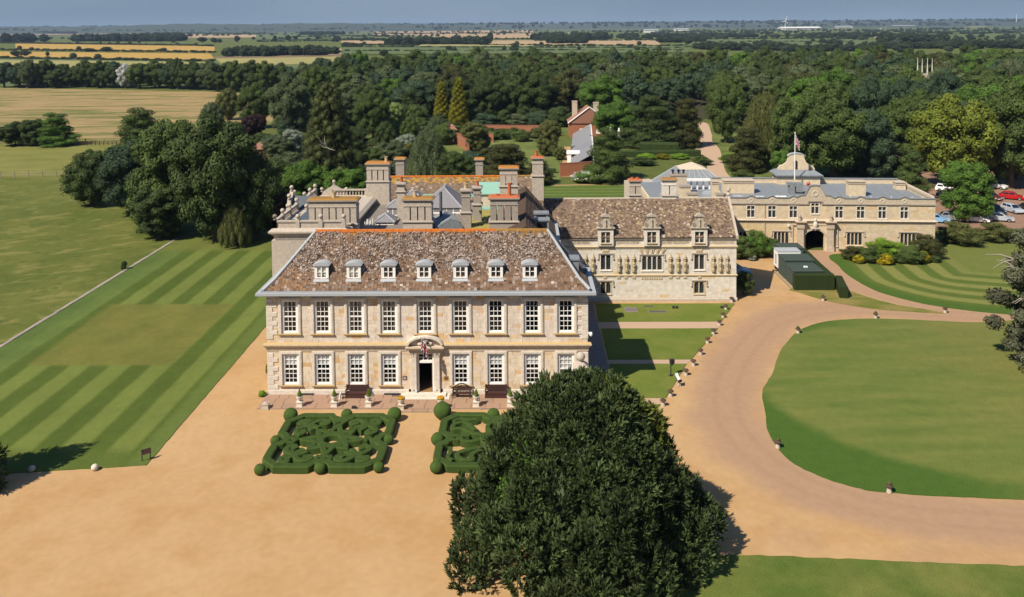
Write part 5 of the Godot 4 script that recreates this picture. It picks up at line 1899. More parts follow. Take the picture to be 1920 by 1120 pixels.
		for i in 4:
			b = MB.new()
			var sx: float = [-1.0, 1.0, 1.0, -1.0][i]; var sz: float = [-1.0, -1.0, 1.0, 1.0][i]
			b.tube([Vector3(l[0] + sx * (l[2] + 0.15), l[5] + 0.03, l[1] + sz * (l[3] + 0.15)), Vector3(l[0], l[6] + 0.02, l[1] + sz * l[3] * 0.35)], [0.07, 0.06], 5)
			put("lead_hip", b, M.lead_pale, ln)
	# low sloping lead roof with its flue, green copper roof with its wall
	b = MB.new()
	b.xf = Transform3D(Basis(Vector3.UP, 0.25), Vector3(1.0, 12.8, -11.6))
	b.prism(PackedVector2Array([Vector2(-1.4, 0), Vector2(1.5, 0), Vector2(1.5, 0.55), Vector2(1.0, 1.2), Vector2(0.1, 1.45), Vector2(-1.4, 0.6)]), -2.4, 1.6)
	put("lead_roof", b, M.lead, h)
	for i in 5:
		b = MB.new()
		b.xf = Transform3D(Basis(Vector3.UP, 0.25), Vector3(1.0, 12.8, -11.6))
		b.box(-1.4, 0.6, -2.2 + i * 0.85, -1.35, 0.66, -2.12 + i * 0.85)
		b.tube([Vector3(-1.38, 0.63, -2.2 + i * 0.85), Vector3(0.1, 1.48, -2.2 + i * 0.85), Vector3(1.0, 1.23, -2.2 + i * 0.85)], [0.04, 0.04, 0.04], 5)
		put("roof_roll", b, M.lead_pale, h)
	b = MB.new()
	b.tube([Vector3(0.35, 12.8, -12.5), Vector3(0.35, 16.6, -12.5)], [0.16, 0.16], 9)
	put("flue_pipe", b, M.lead_dark, h)
	b = MB.new()
	b.box(3.6, 12.8, -23.8, 6.55, 14.5, -22.0)
	put("wall", b, M.trim, h)
	b = MB.new()
	b.xf = Transform3D(Basis(Vector3.UP, PI / 2), Vector3.ZERO)
	b.prism(PackedVector2Array([Vector2(25.2, 14.45), Vector2(23.5, 15.6), Vector2(21.8, 14.5), Vector2(21.8, 14.4)]), 3.5, 6.65)
	put("copper_roof", b, M.copper, h)
	b = MB.new()
	b.box(-3.6, 13.5, -26.2, 3.4, 13.62, -24.6)
	b.box(3.5, 12.84, -21.98, 6.4, 12.95, -20.6)
	put("copper_roof", b, M.copper, h)
	for p in [[-7.8, -27.5], [-6.0, -27.3], [-5.7, -27.3], [2.0, -28.4], [2.5, -28.5], [5.2, -28.2], [5.6, -28.4], [-0.6, -29.0]]:
		b = MB.new()
		var y: float = 11.42 + (-26.8 - p[1]) * 0.83
		b.tube([Vector3(p[0], y - 0.2, p[1]), Vector3(p[0], y + 0.8, p[1])], [0.1, 0.1], 7)
		b.lathe([[0.2, 0], [0.2, 0.12], [0.0, 0.25]], 7, Vector3(p[0], y + 0.8, p[1]))
		put("vent", b, M.lead_pale, h)
	# cluster of cowls by the little lantern
	for i in 6:
		b = MB.new()
		b.tube([Vector3(-8.0 + i * 0.16, 12.8, -13.4 - (i % 2) * 0.3), Vector3(-8.0 + i * 0.16, 13.2 + 0.15 * (i % 3), -13.4 - (i % 2) * 0.3)], [0.06, 0.06], 6)
		put("cowl", b, M.white_paint, h)
	# west block with cornice, pierced parapets and ball finials
	var w: Material = M.weathered
	b = MB.new()
	b.box(-16.4, -0.1, -25.0, -9.0, 13.2, -8.2)
	put("wall", b, M.trim, h)
	b = MB.new()
	b.frustum(-12.7, 13.0, -16.6, 3.72, 8.42, 13.35, 4.15, 8.85)
	b.box(-16.85, 13.352, -25.45, -8.6, 13.52, -7.75)
	b.frustum(-12.7, 13.522, -16.6, 4.1, 8.8, 13.78, 3.7, 8.4)
	put("cornice", b, w, h)
	b = MB.new()
	b.box(-16.42, 12.0, -8.3, -9.0, 12.12, -8.12)
	put("string_course", b, M.trim_pale, h)
	parapet(h, Vector2(-16.3, -8.4), Vector2(-9.2, -8.4), 13.6, 0.95, 4, false, w)
	parapet(h, Vector2(-16.3, -8.4), Vector2(-16.3, -16.6), 13.6, 0.95, 4, true, w)
	parapet(h, Vector2(-16.3, -20.0), Vector2(-16.3, -24.9), 13.6, 0.95, 3, true, w)
	parapet(h, Vector2(-14.4, -24.9), Vector2(-10.0, -24.9), 13.6, 0.95, 2, true, w, 0.0)
	# west facing scrolled gable with lead roof behind
	var ga := node("gable", h)
	b = MB.new()
	b.xf = Transform3D(Basis(Vector3.UP, PI / 2), Vector3.ZERO)
	var prof := PackedVector2Array([Vector2(16.4, 12.9), Vector2(20.2, 12.9), Vector2(20.2, 13.9), Vector2(19.8, 14.0), Vector2(19.4, 14.9), Vector2(18.7, 15.1), Vector2(18.3, 15.7), Vector2(17.9, 15.1), Vector2(17.2, 14.9), Vector2(16.8, 14.0), Vector2(16.4, 13.9)])
	b.prism(prof, -17.5, -17.1)
	put("gable_wall", b, w, ga)
	b = MB.new()
	b.xf = Transform3D(Basis(Vector3.UP, PI / 2), Vector3.ZERO)
	b.prism(PackedVector2Array([Vector2(16.6, 13.5), Vector2(20.0, 13.5), Vector2(18.3, 15.1)]), -17.09, -14.5)
	put("gable_roof", b, M.lead_dark, ga)
	b = MB.new()
	b.box(-17.5, -0.1, -20.2, -16.42, 13.5, -16.4)
	put("bay_wall", b, M.trim, ga)
	for p in [[-17.3, 13.95, -16.6], [-17.3, 14.95, -17.2], [-17.3, 15.7, -18.3], [-17.3, 14.95, -19.4], [-17.3, 13.95, -20.0], [-15.2, 13.9, -16.6]]:
		ball_finial(ga, p[0], p[1], p[2], 0.24, w)
	ga = node("gable", h)
	b = MB.new()
	b.prism(PackedVector2Array([Vector2(-15.6, 13.6), Vector2(-12.4, 13.6), Vector2(-12.6, 14.2), Vector2(-13.2, 14.6), Vector2(-14.0, 15.1), Vector2(-14.8, 14.6), Vector2(-15.4, 14.2)]), -25.2, -24.95)
	put("gable_wall", b, w, ga)
	for p in [[-15.5, 14.2], [-14.0, 15.1], [-12.5, 14.2]]:
		ball_finial(ga, p[0], p[1], -25.07, 0.22, w)
	# lead roof slopes behind the west parapet
	b = MB.new()
	b.frustum(-12.7, 13.3, -16.6, 3.2, 7.9, 13.9, 2.2, 6.5)
	put("lead_roof", b, M.lead_dark, h)
	# window on the west block above the eaves
	b = MB.new()
	b.box(-15.3, 10.3, -8.22, -13.9, 11.95, -8.08)
	put("window_frame", b, M.white_paint, h)
	b = MB.new()
	b.box(-15.1, 10.4, -8.1, -14.1, 11.8, -8.06)
	put("window_glass", b, M.car_glass, h)

# ---------------------------------------------------------------- the carved wing
func mullioned(parent: Node, xf: Transform3D, x: float, y: float, w: float, h: float, lights: int, transom: bool, arched: bool, hood: bool, m: Material, lattice := true) -> void:
	var o := node("window", parent)
	var b := MB.new()
	b.xf = xf
	b.box(x - w * 0.5 - 0.16, y - 0.005, -0.3, x - w * 0.5, y + h + 0.14, 0.03); b.box(x + w * 0.5, y - 0.005, -0.3, x + w * 0.5 + 0.16, y + h + 0.14, 0.03)
	b.box(x - w * 0.5, y + h, -0.3, x + w * 0.5, y + h + 0.139, 0.028)
	b.frustum(x, y - 0.16, 0.0, w * 0.5 + 0.14, 0.1, y - 0.006, w * 0.5 + 0.2, 0.05)
	put("surround", b, m, o)
	b = MB.new()
	b.xf = xf
	for i in range(1, lights):
		var xx := x - w * 0.5 + w * i / lights
		b.box(xx - 0.055, y, -0.24, xx + 0.055, y + h, -0.03)
	if transom:
		b.box(x - w * 0.5, y + h * 0.62, -0.238, x + w * 0.5, y + h * 0.62 + 0.12, -0.035)
	if arched:
		for i in lights:
			var xa := x - w * 0.5 + w * i / lights; var xb := x - w * 0.5 + w * (i + 1) / lights
			for sd in [[xa, xa + (xb - xa) * 0.38], [xb, xb - (xb - xa) * 0.38]]:
				b.prism(PackedVector2Array([Vector2(sd[0], y + h - 0.34), Vector2(lerpf(sd[0], sd[1], 0.55), y + h - 0.12), Vector2(sd[1] + (x - x), y + h), Vector2(sd[0], y + h)]), -0.22, -0.04)
	put("mullion", b, m, o)
	b = MB.new()
	b.xf = xf
	for i in lights:
		var xa := x - w * 0.5 + w * i / lights; var xb := x - w * 0.5 + w * (i + 1) / lights
		if lattice:
			for k in range(1, 3):
				b.box(lerpf(xa, xb, k / 3.0) - 0.012, y, -0.2, lerpf(xa, xb, k / 3.0) + 0.012, y + h, -0.17)
	if lattice:
		for k in range(1, int(h / 0.26)):
			b.box(x - w * 0.5, y + k * 0.26 - 0.01, -0.199, x + w * 0.5, y + k * 0.26 + 0.01, -0.171)
	if lattice:
		put("leading", b, M.lead_dark, o)
	for i in lights:
		b = MB.new()
		b.xf = xf
		var xa := x - w * 0.5 + w * i / lights; var xb := x - w * 0.5 + w * (i + 1) / lights
		b.q(Vector3(xa, y, -0.2), Vector3(xb, y, -0.2), Vector3(xb, y + h, -0.2), Vector3(xa, y + h, -0.2))
		put("pane", b, M.car_glass, o)
	if hood:
		b = MB.new()
		b.xf = xf
		var e := w * 0.5 + 0.36
		b.box(x - e, y + h + 0.16, -0.1, x + e, y + h + 0.3, 0.14)
		b.box(x - e, y + h - 0.42, -0.1, x - e + 0.13, y + h + 0.159, 0.13); b.box(x + e - 0.13, y + h - 0.42, -0.1, x + e, y + h + 0.159, 0.13)
		b.ball(Vector3(x - e, y + h - 0.46, 0.06), Vector3(0.13, 0.13, 0.13), 5, 7); b.ball(Vector3(x + e, y + h - 0.46, 0.06), Vector3(0.13, 0.13, 0.13), 5, 7)
		put("hood_mould", b, M.weathered, o)

func carved_wing() -> void:
	srng.seed = 41
	var w := thing("carved_wing", "old white stone wing with rows of carved statues and three scrolled dormers", "house wing", Vector3(0, 0, -26.4))
	var X0 := 12.7
	var X1 := 35.45
	var holes := []
	for x in [19.3, 30.85]:
		holes.append(Rect2(x - 0.62, 4.0, 1.24, 1.86))
		holes.append(Rect2(x - 0.62, 1.0, 1.24, 1.46))
	holes.append(Rect2(23.78, 3.95, 2.5, 1.78))
	for x in [19.28, 24.95, 30.82]:
		holes.append(Rect2(x - 0.56, 7.42, 1.12, 1.4))
	var pal := func(_x: float, _y: float) -> Array:
		var r := srng.randf()
		var f := srng.randf_range(0.93, 1.06)
		if r < 0.035:
			return [Color(0.95, 0.76, 0.50) * f, true]
		if r < 0.12:
			return [Color(0.97, 0.92, 0.83) * f, false]
		return [Color(1.03, 1.01, 0.99) * f, false]
	var xf := Transform3D.IDENTITY
	ashlar(w, xf, X0, X1, 0.5, 3.2, holes, 0.34, pal, M.wing_stone, 22)
	ashlar(w, xf, X0, X1, 3.45, 6.75, holes, 0.34, pal, M.wing_stone, 12)
	ashlar(w, xf, X0, X1, 7.05, 7.85, holes, 0.4, pal, M.wing_stone, 0)
	var b := MB.new()
	b.box(X0, -0.1, -0.42, X1 + 0.1, 0.3, 0.16)
	b.frustum((X0 + X1 + 0.1) * 0.5, 0.302, -0.13, (X1 + 0.1 - X0) * 0.5, 0.29, 0.5, (X1 - X0) * 0.5 + 0.02, 0.16)
	put("plinth", b, M.weathered, w)
	b = MB.new()
	b.box(X0, 3.202, -0.3, X1 + 0.12, 3.32, 0.1)
	b.frustum((X0 + X1) * 0.5, 3.322, -0.05, (X1 - X0) * 0.5 + 0.14, 0.19, 3.448, (X1 - X0) * 0.5 + 0.03, 0.06)
	b.box(X0, 6.752, -0.3, X1 + 0.12, 6.9, 0.12)
	b.frustum((X0 + X1) * 0.5, 6.902, -0.05, (X1 - X0) * 0.5 + 0.18, 0.24, 7.048, (X1 - X0) * 0.5 + 0.03, 0.06)
	put("string_course", b, M.wing_trim, w)
	for i in 56:
		b = MB.new()
		b.box(X0 + 0.2 + i * 0.405, 6.62, 0.0, X0 + 0.32 + i * 0.405, 6.75, 0.07)
		put("dentil", b, M.wing_stone, w)
	b = MB.new()
	b.box(X0, -0.1, -8.4, X1 - 0.4, 7.84, -0.9)
	b.box(X1 - 0.4, -0.1, -8.4, X1, 7.84, -0.42)
	put("wall", b, M.wing_stone, w)
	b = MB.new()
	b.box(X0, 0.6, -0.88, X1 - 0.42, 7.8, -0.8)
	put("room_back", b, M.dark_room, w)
	# eaves and roof
	b = MB.new()
	b.box(X0, 7.852, -0.4, X1 + 0.05, 7.98, 0.2)
	put("eaves", b, M.weathered_grey, w)
	b = MB.new()
	b.xf = Transform3D(Basis(Vector3.UP, PI / 2), Vector3.ZERO)
	b.prism(PackedVector2Array([Vector2(8.6, 7.85), Vector2(8.6, 8.1), Vector2(4.3, 12.0), Vector2(-0.25, 8.05), Vector2(-0.25, 7.985)]), 9.5, X1 - 0.05)
	var roof := put("roof", b, M.tile_base, w)
	var pal2 := func(p: Vector3, _j: float) -> Color:
		var r := srng.randf()
		var f := srng.randf_range(0.72, 1.25)
		var y := clampf((fn.get_noise_2d(p.x / 3.5, p.y / 2.0 + 50.0) - 0.1) * 2.0, 0.0, 1.0) if p.x > 22.0 else 0.0
		if r < 0.035:
			return Color(0.46, 0.39, 0.33) * f
		if r < 0.16 + 0.25 * y:
			return Color(0.34, 0.25, 0.15) * f
		if r < 0.30:
			return Color(0.115, 0.08, 0.06) * f
		return Color(0.205, 0.145, 0.105) * f
	var jum := func(p: Vector3) -> float: return clampf(fn.get_noise_2d(p.x / 2.0, p.y) + 0.55, 0.0, 0.8)
	var list := []
	tiles_on(list, Vector3(9.6, 8.1, 0.26), Vector3(X1 - 0.15, 8.1, 0.26), Vector3(X1 - 0.15, 12.02, -4.3), Vector3(9.6, 12.02, -4.3), 0.17, 0.27, pal2, jum)
	tile_part("roof_tiles", list, roof)
	b = MB.new()
	b.tube([Vector3(10, 12.02, -4.3), Vector3(X1 - 0.1, 12.02, -4.3)], [0.13, 0.13], 6)
	put("ridge", b, M.weathered, roof)
	# gable coping with kneeler and finial
	b = MB.new()
	b.xf = Transform3D(Basis(Vector3.UP, PI / 2), Vector3.ZERO)
	b.prism(PackedVector2Array([Vector2(8.9, 7.85), Vector2(8.9, 8.25), Vector2(4.3, 12.5), Vector2(-0.45, 8.3), Vector2(-0.45, 7.9), Vector2(4.3, 11.9)]), X1 - 0.16, X1 + 0.12)
	put("gable_coping", b, M.weathered, w)
	b = MB.new()
	b.xf = Transform3D(Basis(Vector3.UP, PI / 2), Vector3.ZERO)
	b.prism(PackedVector2Array([Vector2(8.4, 7.8), Vector2(4.3, 11.85), Vector2(0.0, 7.8)]), X1 - 0.4, X1 - 0.17)
	put("gable_wall", b, M.wing_stone, w)
	b = MB.new()
	b.lathe([[0.3, 0], [0.3, 0.2], [0.16, 0.32], [0.16, 0.5], [0.3, 0.62], [0.24, 0.9], [0.0, 1.05]], 9, Vector3(X1, 12.4, -4.3))
	put("finial", b, M.weathered, w)
	# windows
	for x in [19.3, 30.85]:
		mullioned(w, xf, x, 4.0, 1.2, 1.82, 2, false, false, true, M.wing_stone)
		mullioned(w, xf, x, 1.0, 1.2, 1.42, 2, false, true, true, M.wing_trim)
		b = MB.new()
		b.block(x - 0.42, 6.15, 0.0, x + 0.42, 6.6, 0.08, 0.03)
		for k in 3:
			b.ball(Vector3(x - 0.22 + k * 0.22, 6.38, 0.08), Vector3(0.09, 0.13, 0.05), 5, 7)
		put("carved_panel", b, M.wing_trim, w)
	mullioned(w, xf, 25.03, 3.95, 2.46, 1.74, 4, false, true, true, M.wing_stone)
	# fan of carved panels above the middle window and badges below it
	for i in 5:
		b = MB.new()
		var a := lerpf(-2.0, 2.0, i / 4.0)
		b.prism(PackedVector2Array([Vector2(25.03 + a * 0.62 - 0.12, 6.02), Vector2(25.03 + a * 0.62 + 0.12, 6.02), Vector2(25.03 + a * 0.72 + 0.28, 6.58), Vector2(25.03 + a * 0.72 - 0.28, 6.58)]), 0.0, 0.08)
		b.tube([Vector3(25.03 + a * 0.62, 6.04, 0.1), Vector3(25.03 + a * 0.72, 6.55, 0.1)], [0.04, 0.06], 5)
		put("carved_panel", b, M.wing_trim, w)
	for i in 9:
		b = MB.new()
		b.block(23.7 + i * 0.3, 2.75, 0.0, 23.92 + i * 0.3, 3.12, 0.07, 0.03)
		put("carved_badge", b, M.wing_trim, w)
	for x in [20.9, 21.8, 22.8, 27.3, 28.2, 29.1, 19.2, 30.9]:
		b = MB.new()
		b.block(x - 0.22, 2.88, 0.0, x + 0.22, 3.18, 0.09, 0.03)
		put("corbel", b, M.wing_trim, w)
	# statues in their niches
	for x in [16.85, 17.75, 20.98, 21.9, 22.78, 27.32, 28.25, 29.1, 32.6, 33.46, 34.3]:
		statue(w, x)
	# three scrolled dormers
	for x in [19.28, 24.95, 30.82]:
		scroll_dormer(w, x)
	# inscription along the frieze, broken by the dormers
	var font := SystemFont.new()
	font.font_names = PackedStringArray(["Droid Serif"])
	for t in [[15.9, "WILLIAM LORD SHERARD", 2.75], [22.05, "BARON OF LETRYM", 2.75], [27.85, "REPAYRED THIS BVYLDING", 3.5], [33.6, "ANNO DOMINI 1633", 2.9]]:
		var tm := TextMesh.new()
		tm.text = t[1]
		tm.font = font
		tm.font_size = 24
		tm.depth = 0.05
		tm.pixel_size = 0.0125
		var o := put("inscription", tm, M.wing_trim, w)
		var ab := tm.get_aabb()
		o.scale = Vector3(t[2] / maxf(0.1, ab.size.x), 0.3 / maxf(0.05, ab.size.y) * 0.95, 1)
		o.position = Vector3(t[0], 7.42, 0.024)
	# chimneys on the ridge
	chimney(w, 22.85, 24.25, -4.2, 1.1, 10.6, 12.6, 14.4, 1, "weathered", "terracotta", [[23.2, 0.25, "terracotta"], [23.85, 0.25, "terracotta"]])
	chimney(w, 27.05, 28.75, -4.2, 1.2, 10.4, 12.5, 14.5, 1, "wing_stone", "ridge_ochre", [])

func statue(w: Node3D, x: float) -> void:
	var o := node("statue", w, Vector3(x, 0, 0))
	var seedv := srng.randf() * 9.0
	if not shared.has("niche"):
		var b := MB.new()
		b.lathe([[0.1, 3.62], [0.24, 3.78], [0.26, 3.86], [0.2, 3.9]], 9, Vector3(0, 0, 0.08), 1.0, 0.9)
		shared.niche = b.mesh()
		b = MB.new()
		b.lathe([[0.22, 5.30], [0.25, 5.42], [0.19, 5.5], [0.21, 5.58], [0.1, 5.8], [0.0, 6.02]], 8, Vector3(0, 0, 0.06), 1.0, 0.9)
		shared.canopy = b.mesh()
		b = MB.new()
		b.prism(PackedVector2Array([Vector2(-0.3, 3.75), Vector2(0.3, 3.75), Vector2(0.3, 5.4), Vector2(0.0, 5.75), Vector2(-0.3, 5.4)]), -0.1, 0.012)
		shared.niche_back = b.mesh()
	put("bracket", shared.niche, M.statue_stone, o)
	put("canopy", shared.canopy, M.statue_stone, o)
	put("niche_back", shared.niche_back, M.wing_trim, o)
	var b := MB.new()
	var l := srng.randf_range(-0.03, 0.03)
	b.lathe([[0.17, 3.88], [0.19, 4.0], [0.14, 4.35], [0.16, 4.6], [0.19, 4.82], [0.13, 4.95], [0.07, 5.0], [0.08, 5.04]], 10, Vector3(0, 0, 0.16), 1.0, 0.8)
	b.ball(Vector3(l, 5.13, 0.17), Vector3(0.09, 0.115, 0.1), 6, 8)
	b.tube([Vector3(-0.18, 4.8, 0.16), Vector3(-0.22, 4.55, 0.24), Vector3(-0.02, 4.5 + l * 3.0, 0.32)], [0.06, 0.055, 0.045], 6)
	b.tube([Vector3(0.18, 4.8, 0.16), Vector3(0.22, 4.52, 0.2), Vector3(0.05 + l, 4.6, 0.31)], [0.06, 0.055, 0.045], 6)
	if fmod(seedv, 2.0) < 1.0:
		b.tube([Vector3(0.2, 3.95, 0.25), Vector3(0.18, 5.05, 0.27)], [0.025, 0.025], 5)
	else:
		b.ball(Vector3(-0.02, 4.5, 0.3), Vector3(0.13, 0.17, 0.06), 5, 8)
	put("figure", b, M.statue_stone, o)

func scroll_dormer(w: Node3D, x: float) -> void:
	var o := node("dormer", w, Vector3(x, 0, 0.3))
	var b := MB.new()
	# front wall with its window hole
	b.box(-0.95, 7.05, -0.35, -0.56, 9.15, 0.07); b.box(0.56, 7.05, -0.35, 0.95, 9.15, 0.07)
	b.box(-0.56, 8.82, -0.35, 0.56, 9.149, 0.068); b.box(-0.56, 7.052, -0.35, 0.56, 7.41, 0.069)
	put("wall", b, M.wing_stone, o)
	b = MB.new()
	b.box(-0.95, 7.9, -2.6, -0.7, 9.15, -0.352); b.box(0.7, 7.9, -2.6, 0.95, 9.15, -0.352)
	b.box(-0.7, 7.9, -1.2, 0.7, 9.1, -1.1)
	put("cheek", b, M.weathered, o)
	mullioned(o, Transform3D.IDENTITY, 0, 7.45, 1.08, 1.36, 2, false, false, false, M.wing_stone)
	b = MB.new()
	b.frustum(0, 9.15, -0.1, 0.97, 0.19, 9.28, 1.16, 0.36)
	b.box(-1.14, 9.282, -0.45, 1.14, 9.36, 0.25)
	put("moulding", b, M.weathered, o)
	# curved gable with volutes
	b = MB.new()
	var p := PackedVector2Array([Vector2(-1.0, 9.362), Vector2(1.0, 9.362)])
	for k in 8:
		var t := k / 7.0
		p.append(Vector2(1.0 - 0.62 * pow(t, 0.7), 9.45 + 1.15 * t + 0.12 * sin(t * PI * 2.0)))
	p.append(Vector2(0.42, 10.7)); p.append(Vector2(-0.42, 10.7))
	for k in 8:
		var t := 1.0 - k / 7.0
		p.append(Vector2(-1.0 + 0.62 * pow(t, 0.7), 9.45 + 1.15 * t + 0.12 * sin(t * PI * 2.0)))
	b.prism(p, -0.25, 0.02)
	put("gable", b, M.weathered, o)
	for sd in [-1.0, 1.0]:
		b = MB.new()
		var pts := []
		var rad := []
		for k in 22:
			var a := k * 0.5
			var r := 0.27 * pow(1.0 - k / 24.0, 0.9)
			pts.append(Vector3(sd * (0.70 + cos(a) * r), 9.66 + sin(a) * r, 0.06))
			rad.append(0.045)
		pts.reverse()
		for k in 6:
			pts.append(Vector3(sd * lerpf(0.94, 0.42, k / 5.0), lerpf(9.75, 10.55, pow(k / 5.0, 0.7)), 0.06))
			rad.append(0.05)
		b.tube(pts, rad, 5)
		put("scroll", b, M.weathered_grey, o)
	b = MB.new()
	b.lathe([[0.12, 9.4], [0.14, 9.6], [0.09, 10.0], [0.13, 10.3], [0.06, 10.42], [0.0, 10.55]], 8, Vector3(0, 0, 0.1), 1.0, 0.8)
	put("carved_figure", b, M.statue_stone, o)
	b = MB.new()
	b.prism(PackedVector2Array([Vector2(-0.62, 10.702), Vector2(0.62, 10.702), Vector2(0.6, 10.8), Vector2(0.3, 10.98), Vector2(0.0, 11.1), Vector2(-0.3, 10.98), Vector2(-0.6, 10.8)]), -0.3, 0.16)
	b.lathe([[0.1, 0], [0.05, 0.12], [0.09, 0.25], [0.0, 0.75 if x < 30.0 else 0.2]], 8, Vector3(0, 11.05, -0.05))
	put("hood", b, M.weathered, o)
	b = MB.new()
	b.prism(PackedVector2Array([Vector2(-1.02, 9.12), Vector2(1.02, 9.12), Vector2(0.3, 10.3), Vector2(-0.3, 10.3)]), -2.9, -0.26)
	put("dormer_roof", b, M.tile_base, o)
	b = MB.new()
	b.frustum(0, 7.28, 0.1, 0.62, 0.06, 7.415, 0.68, 0.12)
	put("sill", b, M.sill, o)

# ---------------------------------------------------------------- the stable block
func stable_block() -> void:
	srng.seed = 42
	var s := thing("stable_block", "long yellow stone stable range with arched gateway and curving parapet", "stable block", Vector3(40.0, 0, -50.3), deg_to_rad(-3.4))
	var L := 30.6
	var D := 15.0
	var cx := 13.05
	var holes := []
	for x in [1.2, 8.1, 18.9, 26.7]:
		holes.append(Rect2(x - 1.12 + (0.0 if x > 2 else 0.6), 0.95, 2.24, 1.85))
	for x in [3.55, 6.7, 9.86, 16.6, 19.75, 22.9, 26.1]:
		holes.append(Rect2(x - 0.56, 5.05, 1.12, 1.75))
	holes.append(Rect2(cx - 0.56, 5.7, 1.12, 1.65))
	holes.append(Rect2(cx - 1.5, -0.1, 3.0, 3.55))
	var pal := func(x: float, y: float) -> Array:
		var f := srng.randf_range(0.93, 1.06)
		var k := clampf((12.0 - x) / 8.0, 0.0, 1.0) * (1.0 - smoothstep(3.8, 4.8, y))
		var c := Color(1.0, 0.98, 0.98).lerp(Color(1.05, 0.92, 0.74), k)
		if srng.randf() < 0.1:
			c = c.lerp(Color(0.97, 0.84, 0.66), 0.7)
		return [c * f, false]
	var xf := Transform3D.IDENTITY
	ashlar(s, xf, 0.0, L, 0.4, 4.2, holes, 0.34, pal, M.stable_stone, 0)
	ashlar(s, xf, 0.0, L, 4.85, 7.05, holes, 0.34, pal, M.stable_stone, 0)
	var b := MB.new()
	for r in [[0.0, cx - 1.9], [cx + 1.9, L + 0.05]]:
		b.box(r[0], -0.1, -0.4, r[1], 0.4, 0.08)
	put("plinth", b, M.stable_trim, s)
	b = MB.new()
	b.box(0, 4.202, -0.3, L + 0.06, 4.38, 0.06)
	b.frustum(L * 0.5, 4.382, -0.05, L * 0.5 + 0.08, 0.16, 4.6, L * 0.5 + 0.3, 0.36)
	b.frustum(L * 0.5, 4.603, -0.05, L * 0.5 + 0.3, 0.36, 4.85, L * 0.5 + 0.04, 0.1)
	put("string_course", b, M.stable_trim, s)
	b = MB.new()
	for r in [[0.0, cx - 1.05], [cx + 1.05, L + 0.1]]:
		b.box(r[0], 7.052, -0.3, r[1], 7.2, 0.16)
	b.box(cx - 1.05, 7.50, -0.3, cx + 1.05, 7.64, 0.17)
	for sd in [-1.0, 1.0]:
		b.box(cx + sd * 1.05 - 0.1, 7.05, -0.3, cx + sd * 1.05 + 0.1, 7.499, 0.165)
	put("string_course", b, M.weathered_grey, s)
	# side and back walls
	b = MB.new()
	b.box(0, -0.1, -D, 0.4, 7.3, -0.42); b.box(L - 0.4, -0.1, -D, L, 7.9, -0.42); b.box(0.4, -0.1, -D, L - 0.4, 7.9, -D + 0.4)
	b.box(0.4, 0.4, -1.0, cx - 1.8, 7.3, -0.8); b.box(cx + 1.8, 0.4, -1.0, L - 0.4, 7.3, -0.8); b.box(cx - 1.8, 4.6, -1.0, cx + 1.8, 7.3, -0.8)
	put("wall", b, M.stable_stone, s)
	# gate passage
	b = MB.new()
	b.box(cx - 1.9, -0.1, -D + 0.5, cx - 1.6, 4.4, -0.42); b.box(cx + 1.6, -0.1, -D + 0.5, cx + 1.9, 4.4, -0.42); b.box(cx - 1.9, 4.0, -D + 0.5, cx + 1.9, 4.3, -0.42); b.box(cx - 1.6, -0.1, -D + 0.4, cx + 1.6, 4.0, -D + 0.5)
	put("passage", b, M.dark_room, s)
	# curving parapet
	b = MB.new()
	var top := PackedVector2Array()
	var x := 0.0
	while x <= L + 0.001:
		var y := 7.98
		for c in [3.55, 6.7, 9.86, 16.6, 19.75, 22.9, 26.1]:
			var d := absf(x - c)
			y = maxf(y, 7.98 + 0.28 * (0.5 + 0.5 * cos(clampf(d / 0.85, 0.0, 1.0) * PI)))
		var d2 := absf(x - cx)
		if d2 < 3.0:
			y = maxf(y, 7.98 + 0.42 * smoothstep(3.0, 2.0, d2) + 1.1 * smoothstep(1.55, 0.85, d2))
		if d2 < 0.86:
			y = 9.62 + 0.30 * sqrt(maxf(0.0, 1.0 - pow(d2 / 0.92, 2.0)))
		top.append(Vector2(x, y))
		x += 0.17
	var pp := PackedVector2Array([Vector2(L, 7.2), Vector2(0, 7.2)])
	b = MB.new()
	for i in top.size() - 1:
		var a := top[i]; var c := top[i + 1]
		b.q(Vector3(a.x, 7.203, 0.0), Vector3(c.x, 7.203, 0.0), Vector3(c.x, c.y, 0.0), Vector3(a.x, a.y, 0.0))
		b.q(Vector3(c.x, 7.203, -0.35), Vector3(a.x, 7.203, -0.35), Vector3(a.x, a.y, -0.35), Vector3(c.x, c.y, -0.35))
		b.q(Vector3(a.x, a.y, 0.0), Vector3(c.x, c.y, 0.0), Vector3(c.x, c.y, -0.35), Vector3(a.x, a.y, -0.35))
	put("parapet", b, M.stable_trim, s)
	b = MB.new()
	for i in top.size() - 1:
		var a := top[i]; var c := top[i + 1]
		var t0 := Vector3(a.x, a.y, 0); var t1 := Vector3(c.x, c.y, 0)
		b.q(t0 + Vector3(0, 0.003, 0.09), t1 + Vector3(0, 0.003, 0.09), t1 + Vector3(0, 0.12, 0.09), t0 + Vector3(0, 0.12, 0.09))
		b.q(t0 + Vector3(0, 0.12, 0.09), t1 + Vector3(0, 0.12, 0.09), t1 + Vector3(0, 0.12, -0.44), t0 + Vector3(0, 0.12, -0.44))
		b.q(t1 + Vector3(0, 0.003, -0.44), t0 + Vector3(0, 0.003, -0.44), t0 + Vector3(0, 0.12, -0.44), t1 + Vector3(0, 0.12, -0.44))
		b.q(t1 + Vector3(0, 0.003, 0.09), t0 + Vector3(0, 0.003, 0.09), t0 + Vector3(0, 0.003, -0.44), t1 + Vector3(0, 0.003, -0.44))
	put("lead_coping", b, M.lead, s)
	b = MB.new()
	b.box(L - 0.5, 7.902, -D, L + 0.1, 8.12, -0.46); b.box(0, 7.302, -D, L - 0.51, 8.3, -D + 0.35)
	put("back_parapet", b, M.stable_trim, s)
